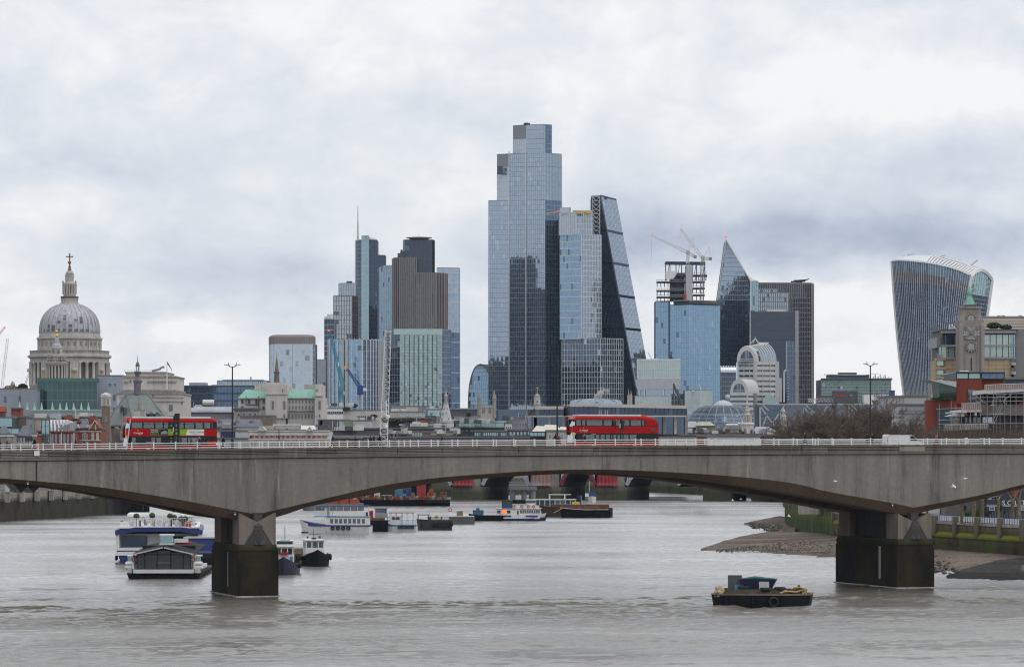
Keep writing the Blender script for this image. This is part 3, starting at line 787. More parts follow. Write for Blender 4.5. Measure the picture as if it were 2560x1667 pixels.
def tower(T,tiers,Y):
 """glazed tiers: (front line [(px, dy)...], top row, bottom row, depth, style or list of styles)"""
 for front,pt,pb,depth,st in tiers:
  F=plan(front,Y);z0,z1=Zp(pb,Y),Zp(pt,Y)
  sts=st if isinstance(st,list) else [st]*(len(F)-1)
  bypair={}
  for k,(a,b) in enumerate(zip(F,F[1:])):
   s=sts[k]
   if s is None: continue
   key=id(s)
   if key not in bypair: bypair[key]=(MB(),MB(),s)
   pm,bm,_=bypair[key]
   q=lambda p,z: Vector((p.x,p.y,z))
   facade(pm,bm,bil(q(a,z0),q(b,z0),q(b,z1),q(a,z1)),s)
  for pm,bm,s in bypair.values():
   pm.build('glazing',s['g'],T,kind='stuff');bm.build('facade_frame',s['b'],T,kind='stuff')
  ins=[Vector((p.x,p.y+.35,0)) for p in F]
  back=[(F[-1].x+.0,F[-1].y+depth),(F[0].x,F[0].y+depth)]
  mb=MB();mb.prism([(p.x,p.y) for p in ins]+back,z0,z1-.05,False);mb.build('core',core_m,T)
  mb=MB();mb.prism([(p.x,p.y) for p in ins]+back,z1-.05,z1+.5);mb.build('roof',roof_m,T)
_wm={}
def window_mesh(w,h,fm,gm,bars=(1,1),fr=.10,sill=None,arch=False):
 k=(round(w,2),round(h,2),fm.name,gm.name,bars,arch)
 if k in _wm: return _wm[k]
 mb=MB();f=min(fr,w*.12)
 if arch:
  n=8;r=w/2;pts=[(-r,0),(r,0)]+[(r*math.cos(math.pi*i/n),h-r+r*math.sin(math.pi*i/n)) for i in range(n+1)]
  q=[(x,0,z) for x,z in pts];c=(0,h*.45)
  q2=[(x*1.22,-.12,c[1]+(z-c[1])*1.16) for x,z in pts];q3=[(x,-.12,z) for x,z in pts]
  m=len(pts);mb.add(q2+q3,[(i,(i+1) % m,m+(i+1) % m,m+i) for i in range(m)])
  mb.add(q2+[(x,.05,z) for x,_,z in q2],[((i+1) % m,i,m+i,m+(i+1) % m) for i in range(m)])
  mb.m=1;mb.add([(x,-.02,z) for x,_,z in q],[tuple(range(m))]);mb.m=0
  mb.box(-.05,-.07,0,.05,-.01,h*.95);mb.box(-r,-.07,h*.5,r,-.01,h*.5+.08)
 else:
  mb.box(-w/2,-.10,0,w/2,.05,f);mb.box(-w/2,-.10,h-f,w/2,.05,h)
  mb.box(-w/2,-.10,f,-w/2+f,.05,h-f);mb.box(w/2-f,-.10,f,w/2,.05,h-f)
  for i in range(1,bars[0]): x=-w/2+w*i/bars[0];mb.box(x-f*.3,-.08,f,x+f*.3,.02,h-f)
  for i in range(1,bars[1]): z=h*i/bars[1];mb.box(-w/2+f,-.075,z-f*.3,w/2-f,.02,z+f*.3)
  mb.m=1;mb.poly((-w/2,-.03,0),(w/2,-.03,0),(w/2,-.03,h),(-w/2,-.03,h))
 me=mb.mesh('window',[fm,gm]);_wm[k]=me;return me
def windows(T,pxs,py_bot,wpx,hpx,Yf,rz,fm,gm,bars=(1,1),arch=False,name='window'):
 """windows centred on photo columns, on a face whose depth is Yf(px)"""
 for px in pxs:
  Y=Yf(px) if callable(Yf) else Yf
  me=window_mesh(wpx*Y/FPX,hpx*Y/FPX,fm,gm,bars,.10,None,arch)
  put(name,me,T,(Xp(px,Y),Y-.02,Zp(py_bot,Y)),rz)
def arange(a,b,n): return [a+(b-a)*(i+.5)/n for i in range(n)]
def block(name,label,px0,px1,pt,pb,Y,depth,m,roof=None,dy=0.0,group=None,cat='building',par=None,bands=()):
 """a plain building volume whose front runs from px0 to px1 (right end dy farther); returns thing, face-depth function, yaw"""
 a=Vector((Xp(px0,Y),Y,0));b=Vector((Xp(px1,Y+dy),Y+dy,0))
 z0=max(Zp(pb,Y),Gz-.2);z1=Zp(pt,Y)
 T=thing(name,label,cat,((a.x+b.x)/2,(a.y+b.y)/2,z0),0,group)
 d=(b-a).normalized();n=Vector((d.y,-d.x,0));c=b-n*depth;e=a-n*depth
 pts=[(p.x,p.y) for p in (a,b,c,e)]
 mb=MB();mb.prism(pts,z0,z1,True);mb.build('wall',m,T)
 rm=roof or roof_m
 q=[a+n*.25-d*.25,b+n*.25+d*.25,c-n*.25+d*.25,e-n*.25-d*.25]
 mb=MB();mb.prism([(p.x,p.y) for p in q],z1-.02,z1+.45);mb.build('roof',rm,T)
 for (pa,pb2,bm,pr) in bands:
  mb=MB();za,zb=Zp(pb2,Y),Zp(pa,Y);q=[a+n*pr-d*pr,b+n*pr+d*pr,b-n*.1,a-n*.1];mb.prism([(p.x,p.y) for p in q],za,zb);mb.build('string_course',bm,T)
 Yf=lambda px: Y+dy*(px-px0)/(px1-px0) if dy else Y
 return T,Yf,math.atan2(d.y,d.x)
def glassfront(T,px0,px1,pt,pb,Y,st,dy=0.0,nx=None,nz=None,off=.1):
 a=lambda px,d,py: Vector((Xp(px,Y+d),Y+d-off,Zp(py,Y)))
 pm,bm=MB(),MB();facade(pm,bm,bil(a(px0,0,pb),a(px1,dy,pb),a(px1,dy,pt),a(px0,0,pt)),st,nx,nz)
 pm.build('glazing',st['g'],T,kind='stuff');bm.build('facade_frame',st['b'],T,kind='stuff')
def gable_roof(T,px0,px1,pe,pr,Y,depth,m,hip=(0,0),name='pitched_roof'):
 """pitched roof: eaves at row pe, ridge row pr, ridge parallel to the front"""
 x0,x1=Xp(px0,Y),Xp(px1,Y);ze,zr=Zp(pe,Y),Zp(pr,Y)
 h0,h1=hip[0]*Y/FPX,hip[1]*Y/FPX
 v=[(x0,Y-.3,ze),(x1,Y-.3,ze),(x1,Y+depth,ze),(x0,Y+depth,ze),(x0+h0,Y+depth/2,zr),(x1-h1,Y+depth/2,zr)]
 mb=MB();mb.add(v,[(0,1,5,4),(1,2,5),(2,3,4,5),(3,0,4),(3,2,1,0)]);return mb.build(name,m,T)
def lattice(mb,a,b,w0,w1,n,r,up=None):
 a=Vector(a);b=Vector(b);ax=(b-a).normalized();u=(Vector(up) if up else Vector((0,1,0)));u=(u-ax*u.dot(ax)).normalized();s=ax.cross(u)
 cs=[]
 for k in range(n+1):
  t=k/n;p=a.lerp(b,t);w=lerp(w0,w1,t)/2;cs.append([p+u*w+s*w,p+u*w-s*w,p-u*w-s*w,p-u*w+s*w])
 for i in range(4):
  mb.tube(cs[0][i],cs[-1][i],r,r,4)
  for k in range(n):
   j=(i+1) % 4;mb.tube(cs[k][i],cs[k+1][j],r*.6,r*.6,3) if k % 2==0 else mb.tube(cs[k][j],cs[k+1][i],r*.6,r*.6,3)
   if k: mb.tube(cs[k][i],cs[k][j],r*.5,r*.5,3)
 return mb
# ------------------------------------------------------------------ the skyline of towers
alu=mat('anodised_aluminium',(.33,.37,.43),.45,.08,.3,metal=.2)
alu_d=mat('dark_aluminium',(.06,.07,.085),.45,.1,.3)
alu_w=mat('white_aluminium',(.60,.62,.64),.45,.06,.3)
cream=mat('cream_mullion',(.25,.225,.215),.6,.1,.3)
g_pale=glass('pale_grey_glass',(.055,.08,.12),(.72,.85,1.0),.42,.04,.2)
g_pale2=glass('pale_blue_glass',(.15,.18,.22),(.80,.90,1.0),.44,.06,.2)
g_blind=glass('glass_with_blinds',(.23,.26,.30),(.82,.91,1.0),.36,.08,.2)
g_blue=glass('blue_glass',(.045,.10,.175),(.52,.78,1.0),.38,.04,.3)
g_blue2=glass('deep_blue_glass',(.018,.036,.080),(.48,.70,1.0),.18,.04,.3)
g_navy=glass('navy_glass',(.009,.014,.032),(.55,.72,1.0),.08,.04,.4)
g_navy2=glass('dark_slate_glass',(.014,.021,.038),(.58,.76,1.0),.13,.05,.4)
g_teal=glass('teal_glass',(.06,.15,.18),(.7,.95,1.0),.35,.04,.3)
g_green=glass('green_glass',(.075,.135,.12),(.70,.92,.84),.32,.06,.35)
g_green2=glass('pale_green_glass',(.13,.20,.18),(.78,.94,.87),.36,.08,.3)
g_black=glass('black_glass',(.010,.012,.017),(.7,.8,1.0),.06,.06,.3)
g_bronze=glass('bronze_glass',(.030,.026,.026),(.8,.8,.85),.10,.06,.4)
g_lit=emit('lit_window',(1,.72,.38),.42)

def T_(name,label,px,Y,cat='tower'): return thing(name,label,cat,(Xp(px,Y),Y,Gz))
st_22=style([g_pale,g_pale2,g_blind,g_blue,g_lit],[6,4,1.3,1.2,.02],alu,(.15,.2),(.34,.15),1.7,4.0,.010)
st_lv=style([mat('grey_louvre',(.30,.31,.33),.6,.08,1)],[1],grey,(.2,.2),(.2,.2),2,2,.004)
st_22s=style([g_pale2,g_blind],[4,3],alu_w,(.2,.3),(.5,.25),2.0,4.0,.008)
st_22d=style([g_blue2,g_navy2,g_blue],[4,4,1],alu,(.15,.2),(.3,.15),1.7,4.0,.012)  # darker glass stands in for dark reflections on the right-hand faces
T=T_('office_tower','tallest stepped glass tower in the middle of the skyline',1312,2730)
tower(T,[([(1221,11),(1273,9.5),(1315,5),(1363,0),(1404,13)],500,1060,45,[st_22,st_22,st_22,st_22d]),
   ([(1243,15),(1272,9.6),(1315,5),(1363,0),(1404,13)],416,500,38,[st_22s,st_22,st_22,st_22]),([(1243,15),(1272,9.6),(1315,5),(1363,0),(1404,13)],383,416,38,[st_lv,st_22,st_22,st_22]),
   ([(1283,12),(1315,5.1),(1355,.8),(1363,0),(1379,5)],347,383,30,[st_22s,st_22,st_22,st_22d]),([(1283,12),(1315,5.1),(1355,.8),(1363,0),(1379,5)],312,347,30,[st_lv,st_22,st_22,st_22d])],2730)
mb=MB();mb.bar(P(1251,437,2739.5),P(1251,416,2739.5),5,.9,(-.3,-1,0));mb.build('plant_opening',g_black,T)
mb=MB();mb.box(Xp(1309,2740),2735,Zp(312,2740),Xp(1325,2740),2745,Zp(309.5,2740));mb.box(Xp(1312,2740),2737,Zp(309.5,2740),Xp(1321,2740),2743,Zp(308,2740));mb.build('roof_plant',grey_d,T)
for px,dy in ((1273,9.3),(1315,4.7)):
 mb=MB();mb.bar(P(px,1050,2730+dy),P(px,380,2730+dy),.8,.6,(-.3,-.95,0));mb.build('corner_fin',alu_w,T)

st_f0=style([g_navy,g_navy2],[3,2],alu,(.2,.2),(.5,.2),3,4,.01)  # slab added in place of a dark reflection on the tallest tower
T=T_('office_tower','added dark slab standing in for a reflection on the left edge of the tallest tower',1226,2800)
tower(T,[([(1221,0),(1262,6)],664,1050,30,st_f0)],2800)

# 42-storey ribbed leaves with the dark core above
st_rib=style([g_bronze,g_black],[3,2],cream,(.55,.7),(0,0),1.75,60,.004)
st_ribm=style([g_bronze,g_black],[3,2],cream,(.48,.7),(0,0),1.75,8,.004)
st_core=style([g_black,g_navy,g_navy2],[5,2,1],alu_d,(.3,.2),(.35,.15),3.4,4.0,.006)
T=T_('ribbed_tower','brown ribbed tower of stepped leaves with a dark glass core on top',1050,2600)
tower(T,[([(1008,16),(1012,12),(1080,12),(1086,16)],598,1000,16,st_core),
   ([(982,14),(986,8),(1000,4),(1042,2)],644,1000,24,st_ribm),
   ([(1041,0),(1090,-2),(1110,3),(1118,9)],683,1000,24,st_ribm)],2600)
mb=MB();zr=Zp(598,2612)
mb.lathe([(8,zr+.4),(8,zr+1.0),(10.2,zr+1.1),(10.2,zr+1.6)],Xp(1047,2612),2618,20)
for k in range(14): x=Xp(1012+5.2*k,2610);mb.tube((x,2611,zr+.4),(x,2611,zr+rnd.uniform(1.2,2.3)),.15,.15,4)
mb.tube((Xp(1047,2610),2614,zr),(Xp(1047,2610),2614,zr+4.5),.2,.1,4);mb.build('roof_rig',grey,T)
mb=MB();zr=Zp(644,2608)
for k,(px,w,h) in enumerate(((1002,5,3.5),(1006,3.4,5.2),(1004,1.4,6.4))): mb.box(Xp(px,2610)-w/2,2608+k,zr+.3,Xp(px,2610)+w/2,2610+k,zr+h)
mb.build('aerial_stack',grey_d,T)
mb=MB();mb.bar(P(1042.5,1000,2601.2),P(1042.5,684,2601.2),1.6,.6,(-.3,-1,0));mb.build('end_fin',cream,T)

# mast tower with teal lift shaft strip
st_h1=style([g_navy2,g_blue2,g_navy],[4,3,2],alu,(.15,.25),(.3,.2),1.6,3.9,.012)
st_h2=style([g_teal,g_blue,g_pale],[5,3,2],alu_w,(.2,.3),(.35,.25),2.2,3.9,.012)
st_h3=style([g_navy,g_navy2,g_blue2],[5,3,1],alu_d,(.2,.25),(.35,.2),2.2,3.9,.01)
T=T_('mast_tower','blue glass tower carrying a tall thin mast beside the ribbed tower',918,2950)
tower(T,[([(889,8),(904,2),(922,0),(943,5)],600,870,30,[st_h1,st_h2,st_h3]),
   ([(943,6),(963,12)],637,870,24,st_h3),([(904,1.5),(922,-.5)],590,600,12,st_h2)],2950)
mb=MB();mb.tube(P(894.6,602,2955),P(894.6,560,2955),1.1,.8,6);mb.tube(P(894.6,560,2955),P(894.6,514,2955),.7,.25,6);mb.build('mast',alu_w,T)
mb=MB()
for k in range(8): mb.box(Xp(924+2.4*k,2955)-.2,2953,Zp(600,2950),Xp(924+2.4*k,2955)+.2,2953.4,Zp(593+k*.6,2950))
mb.bar(P(906,592,2949),P(924,595,2949),.5,.3,(0,-1,0));mb.build('roof_frame',alu,T)

st_100=style([g_blind,g_bronze,g_navy2,g_pale],[2,2,3,3],mat('taupe_frame',(.30,.27,.26),.6,.1,.3),(.5,.5),(.45,.4),2.4,4.0,.01)
st_100b=style([g_bronze,g_navy2],[3,3],mat('shaded_taupe_frame',(.15,.13,.13),.6,.1,.3),(.5,.5),(.45,.4),2.4,4.0,.01)  # shaded copy of the taupe grid for the side face
T=T_('office_tower','stepped grey brown gridded tower left of the mast tower',862,2800)
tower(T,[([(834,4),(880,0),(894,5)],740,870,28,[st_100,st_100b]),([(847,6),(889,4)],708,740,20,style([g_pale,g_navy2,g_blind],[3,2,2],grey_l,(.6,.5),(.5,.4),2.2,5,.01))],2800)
mb=MB()
for k in range(10): x=Xp(835+4.5*k,2800);mb.box(x-.15,2800,Zp(740,2800),x+.15,2800.4,Zp(737,2800))
mb.box(Xp(866,2805),2806,Zp(708,2800),Xp(880,2805),2812,Zp(702,2800));mb.build('roof_plant',grey_d,T)
for py in (778,812): mb=MB();mb.bar(P(834,py,2803.7),P(880,py,2799.7),.7,.7,(-.05,-1,0));mb.build('floor_band',offwhite,T)
mb=MB();mb.ball(P(834.5,739,2803),.42,6);mb.build('beacon',redlight,T)

st_dk=style([g_navy,g_black],[2,3],alu,(.18,.3),(.7,.6),2.6,4.2,.01)
T=T_('office_tower','slim dark banded tower with louvred crown at the left of the cluster',823,2700)
tower(T,[([(811,3),(836,0)],798,1010,25,st_dk)],2700)
mb=MB()
for k in range(11): x=Xp(812+2.3*k,2702);mb.box(x-.2,2700,Zp(799,2700),x+.2,2702,Zp(785+(k<3)*6,2700))
mb.build('roof_louvre',grey_l,T)
T=T_('office_block','grey blue block with scattered dark windows beside the slim dark tower',800,2600,'office block')
tower(T,[([(787,0),(814,4)],899,1010,20,style([greyp,g_navy],[3,2],greyp,(.2,.1),(.3,.1),2.2,3.4,.004))],2600)

# light gridded tower between, and tall banded slab on the right of the ribbed tower
st_lg=style([g_blue,g_navy2,g_pale],[3,2,2],mat('pale_grid',(.40,.43,.46),.5,.1,.3),(.35,.5),(.45,.4),1.6,4.0,.01)
T=T_('office_tower','pale gridded glass tower squeezed between mast tower and ribbed tower',965,2720)
tower(T,[([(948,2),(984,0)],668,1000,22,st_lg),([(958,3),(984,2)],664,668,15,st_lg)],2720)
st_bd=style([g_pale,g_blue,g_pale2],[4,4,2],alu_w,(.12,.15),(.75,.4),2.2,4.0,.012,hk=2)
st_bd2=style([g_blue2,g_navy,g_blue],[4,4,1],alu_w,(.12,.15),(.75,.4),2.2,4.0,.012,hk=3)
T=T_('office_tower','blue slab tower with white floor lines right of the ribbed tower',1120,2700)
tower(T,[([(1092,0),(1149,6)],670,830,24,st_bd),([(1092,-.2),(1149,5.8)],830,1045,24,st_bd2)],2700)

# curved blue building with white fins
st_cf=style([g_blue,g_pale,g_blue2],[4,3,2],alu_w,(.55,.9),(.2,.15),3.3,4.0,.012)
st_cf2=style([g_blue2,g_navy,g_navy2],[4,3,2],alu_w,(.55,.9),(.2,.15),3.3,4.0,.012)
T=T_('office_block','curved blue glass block striped with white vertical fins',887,2450,'office block')
tower(T,[([(822,18),(826,8),(845,3),(880,0),(905,0),(925,4),(945,11),(960,22)],849,1045,30,[st_cf]*4+[st_cf2]*3)],2450)
mb=MB();fr=plan([(822,18),(826,8),(845,3),(880,0),(905,0),(925,4),(945,11),(960,22)],2450)
for a,b in zip(fr,fr[1:]):
 for k in range(max(1,int((b-a).length/3.3))):
  p=a.lerp(b,(k+.5)/max(1,int((b-a).length/3.3)));mb.box(p.x-.3,p.y-.5,Zp(849,2450),p.x+.3,p.y,Zp(845.5,2450))
mb.build('roof_fins',alu_w,T)
for px in (857,866): mb=MB();mb.bar(P(px,1035,2451),P(px,849,2451),1.5 if px<860 else 2.2,1.0,(0,-1,0));mb.build('pier_fin',grey_l,T)

# green glass block
st_gg=style([g_green,g_green2,g_teal,g_blind],[4,3,3,1],alu,(.16,.2),(.24,.2),1.75,2.05,.03,mix=.75)
st_gs=style([g_navy2,g_green,g_blue2],[4,2,3],alu,(.2,.2),(.3,.2),2.4,4.1,.012)
T=T_('office_block','green panelled glass block behind the white crane boom',1052,2350,'office block')
tower(T,[([(968,6),(1000,0)],824,1036,25,st_gs),([(1000,-1),(1104,-1)],824,1036,25,st_gg),([(1104,0),(1127,8)],824,1036,25,st_gs)],2350)
mb=MB();facade(mb,MB(),bil(P(984,836,2348.5),P(1106,836,2348.5),P(1106,822,2348.5),P(984,822,2348.5)),style([g_green2,g_teal],[3,2],alu,(0,0),(0,0),1.75,2,.01));mb.build('glass_parapet',[g_green2,g_teal],T,kind='stuff')
for k in range(10):
 px=1000.5+11.5*k;mb=MB();mb.bar(P(px,1035,2349),P(px,838,2349),.55,.7,(0,-1,0));mb.build('fin',alu_d if k % 9 else grey_l,T)

# rounded pale block with louvred crown
st_ro=style([g_pale2,g_teal,g_pale,g_green2],[4,1,3,3],alu_w,(.12,.15),(.25,.12),2.4,4.0,.03)
T=T_('office_block','pale glass block with rounded corners and brown louvred crown',731,2300,'office block')
arc=[(673,14),(674.5,8),(679,3.5),(687,.8),(700,0),(731,0),(762,0),(774,.8),(782,3.5),(787,8),(788,14)]
tower(T,[(arc,860,1000,24,st_ro)],2300)
mb=MB();fr=plan(arc,2300);lou=mat('brown_louvre',(.27,.235,.225),.6,.1,.3)
z0,z1=Zp(860,2300),Zp(836,2300);ins=lambda k: [Vector((731*0+p.x+(Xp(731,2300)-p.x)*k,p.y+k*14,0)) for p in fr]
rings=[[(p.x,p.y,z) for p in ins(k)] for z,k in ((z0,0),(lerp(z0,z1,.7),0),(lerp(z0,z1,.92),.035),(z1,.12))]
mb.loft(rings,close=False,caps=False);mb.poly(*[(p.x,p.y,z1) for p in ins(.12)],(fr[-1].x-3,fr[-1].y+24,z1),(fr[0].x+3,fr[0].y+24,z1));mb.build('crown',lou,T)
mb=MB()
for a,b in zip(fr,fr[1:]):
 n_=max(1,int((b-a).length/1.6));nn=Vector(((b-a).y,-(b-a).x,0)).normalized()
 for k in range(n_): p=a.lerp(b,k/n_);mb.bar((p.x,p.y,z0),(p.x,p.y,lerp(z0,z1,.8)),.5,.35,nn)
mb.build('louvre_fin',cream,T,kind='stuff')

# arched glass building with a dark vault behind it
def arched():
 Y=2850;T=T_('arched_office','blue arched glass gable with a dark vaulted roof behind it',1200,Y,'office block')
 cx,pw,pt,pb=1201,30,910,1022
 L=lambda v: P(cx-pw*math.sqrt(max(0,1-v**2.6)),lerp(pb,pt,v),Y)
 Rr=lambda v: P(cx+pw*math.sqrt(max(0,1-v**2.6)),lerp(pb,pt,v),Y)
 pm,bm=MB(),MB();st=style([g_blue,g_pale,g_teal],[5,3,1],alu,(.15,.15),(.25,.2),1.7,3.4,.012)
 facade(pm,bm,lambda u,v: L(v).lerp(Rr(v),u),st,11,11,6,1);pm.build('glazing',st['g'],T,kind='stuff');bm.build('facade_frame',alu,T,kind='stuff')
 arcp=[L(i/24) for i in range(25)]+[Rr(1-i/24) for i in range(1,25)]
 mb=MB()
 for a,b in zip(arcp,arcp[1:]):
  if (b-a).length>.05: mb.bar(a+Vector((0,-.4,0)),b+Vector((0,-.4,0)),1.0,.8,(0,-1,0),.8)
 mb.build('arch_rim',cream,T)
 mb=MB();sh_=Vector((20,30,0));mb.loft([[p for p in arcp],[p+sh_ for p in arcp]],close=False,caps=False);mb.build('vault_roof',mat('dark_vault',(.075,.068,.07),.7,.2,.5),T)
 mb=MB();mb.box(Xp(1171,Y),Y+.5,Gz-1,Xp(1231,Y),Y+30,Zp(1020,Y));mb.build('podium',g_black,T)
arched()

# twin volume tower in front right of the tallest
st_8l=style([g_blue,g_navy2,g_pale,g_blind],[4,3,2,1],alu_w,(.12,.2),(.75,.3),1.5,5.6,.014)
st_8r=style([g_pale,g_pale2,g_blind,g_blue],[4,4,2,1],alu_w,(.25,.35),(.45,.3),1.6,4.1,.012)
st_8b=style([g_navy2,g_pale,g_blue2,g_blind],[3,3,2,1],alu_w,(.28,.5),(.35,.3),2.2,4.4,.012)
st_8t=style([g_pale2,grey_l],[2,2],alu_w,(.25,.4),(.5,.3),1.6,6,.01)
T=T_('office_tower','two stacked grey glass blocks in front of the tallest tower',1478,2650)
tower(T,[([(1405,9),(1501,0),(1557,14)],846,1040,110,[st_8b,st_8b]),([(1400,9),(1453,0),(1503,12)],586,846,105,[st_8l,st_8r]),
   ([(1398,8),(1440,1.5),(1482,10)],532,586,100,[st_8t,st_8r]),([(1400,10),(1427,8)],518,532,10,st_8t)],2650)  # unseen depth stretched back so the dark flank mirrors in the tallest tower
mb=MB();mb.box(Xp(1432,2655),2655,Zp(532,2655),Xp(1480,2655),2662,Zp(526,2655));mb.build('roof_plant',grey_l,T)
T=thing('roof_crane','yellow maintenance crane arm on top of the stacked grey blocks','crane',P(1470,533,2650))
mb=MB();mb.bar(P(1437,527,2649),P(1482,533,2649),1.1,.7,(0,-1,0));mb.bar(P(1467,533,2649),P(1467,526,2649),1.5,1,(0,-1,0));mb.build('jib',yellow_p,T)
mb=MB();mb.box(Xp(1462,2650),2649,Zp(538,2650),Xp(1474,2650),2652,Zp(532,2650));mb.build('crane_base',yellow_p,T)
T=thing('roof_crane','thin jib tipped with a red lamp beside the tallest tower','crane',P(1400,530,2648))
mb=MB();mb.bar(P(1365,534,2648),P(1398,529,2648),.7,.5,(0,-1,0));mb.build('jib',yellow_p,T)
mb=MB();mb.ball(P(1396,528,2647),.6,6);mb.build('beacon',redlight,T)

# wedge tower
def wedge():
 Y=2760;T=T_('wedge_tower','wedge shaped glass tower sloping down to the right',1545,Y)
 st_d=style([g_navy,g_navy2,g_blue2],[5,3,1],alu_d,(.2,.3),(.25,.15),2.4,4.0,.010)
 st_p=style([g_pale,g_pale2,g_pale],[5,3,2],alu,(.12,.15),(.2,.15),2.6,4.0,.012)
 a,b,c=P(1479,1030,Y+22),P(1600,1030,Y),P(1640,1030,Y+8)
 at,bt,ct=P(1479,490,Y+22),P(1501,489.5,Y+17),P(1541,500,Y+25)
 for st,S in ((st_d,bil(a,b,bt,at)),(st_p,bil(b,c,ct,bt))):
  pm,bm=MB(),MB();facade(pm,bm,S,st,22 if st is st_d else 12,44);pm.build('glazing',st['g'],T,kind='stuff');bm.build('facade_frame',st['b'],T,kind='stuff')
 mb=MB();k=Vector((0,60,0));q=[p+Vector((0,.5,0)) for p in (a,b,c)]+[c+k,a+k];qt=[p+Vector((0,.5,0)) for p in (at,bt,ct)]+[ct+Vector((0,30,0)),at+Vector((0,40,0))]
 mb.loft([q,qt]);mb.build('core',core_m,T)
 for py in (577,658,740,822):
  v=(1030-py)/(1030-490);mb=MB()
  mb.bar(a.lerp(at,v),b.lerp(bt,v),1.4,.5,(-.2,-1,0));mb.bar(b.lerp(bt,v),c.lerp(ct,v),1.9,.5,(.4,-1,0));mb.build('mega_band',g_black,T)
 mb=MB();mb.bar(b,bt,1.1,.7,(.1,-1,0));mb.build('corner_rib',alu_d,T)
 mb=MB();n=11
 for i in range(n):
  y0,y1=lerp(492,610,i/n),lerp(492,610,(i+1)/n);l0,r0,r1=P(1481,y0,Y+20),P(1499,y0,Y+15),P(1499+1,y1,Y+15);l1=P(1481,y1,Y+20);m_=(l1+r1)/2
  for p,q2 in ((l0,m_),(r0,m_),(l0,r0),(l0,l1),(r0,r1)): mb.bar(p,q2,.55,.5,(-.2,-1,0))
 mb.build('ladder_frame',alu_w,T)
 mb=MB();mb.bar(P(1501,489,Y+17),P(1541,499.5,Y+25),.8,.8,(0,-1,.3));mb.box(Xp(1514,Y+20),Y+18,Zp(493,Y),Xp(1518,Y+20),Y+20,Zp(489,Y));mb.build('roof_edge',alu_d,T)
wedge()

# pale translucent stepped block and its small neighbour
ch=glass('channel_glass',(.42,.50,.49),(.9,1,.98),.12,.2,.12)
ch2=glass('channel_glass_dim',(.34,.42,.43),(.9,1,.98),.15,.2,.12)
st_ch=style([ch,ch2],[4,2],alu_w,(.12,.15),(.25,.15),1.6,6,.01)
T=T_('office_block','pale translucent glass block with a grey band below the wedge tower',1645,2400,'office block')
tower(T,[([(1588,2),(1678,0)],990,1030,24,st_ch),([(1592,4),(1701,0)],900,946,24,st_ch),([(1678,2),(1714,6)],985,1030,14,style([g_green,g_teal],[2,2],alu_w,(.3,.3),(.3,.2),2.2,4,.01))],2400)
mb=MB();mb.prism([(p.x,p.y) for p in plan([(1593,3),(1701,-1),(1701,22),(1593,22)],2400)],Zp(973,2400),Zp(946,2400));mb.build('grey_band',grey_l,T)
mb=MB();mb.prism([(p.x,p.y) for p in plan([(1596,8),(1698,6),(1698,22),(1596,22)],2400)],Zp(990,2400),Zp(973,2400));mb.build('recess',g_pale,T)
for px in (1600,1612,1659,1673,1690): mb=MB();x=Xp(px,2400);mb.box(x-.3,2399.5,Zp(990,2400),x+.3,2400.4,Zp(973,2400));mb.build('column',alu_w,T)
mb=MB();mb.prism([(p.x,p.y) for p in plan([(1592,4),(1701,0),(1701,24),(1592,24)],2400)],Zp(900,2400),Zp(897,2400));mb.build('parapet',alu_w,T)
T=T_('office_block','small pale glass cube with sharp corner before the blue tower',1745,2380,'office block')
tower(T,[([(1712,5),(1750,0),(1781,6)],976,1035,20,[st_ch,st_ch])],2380)

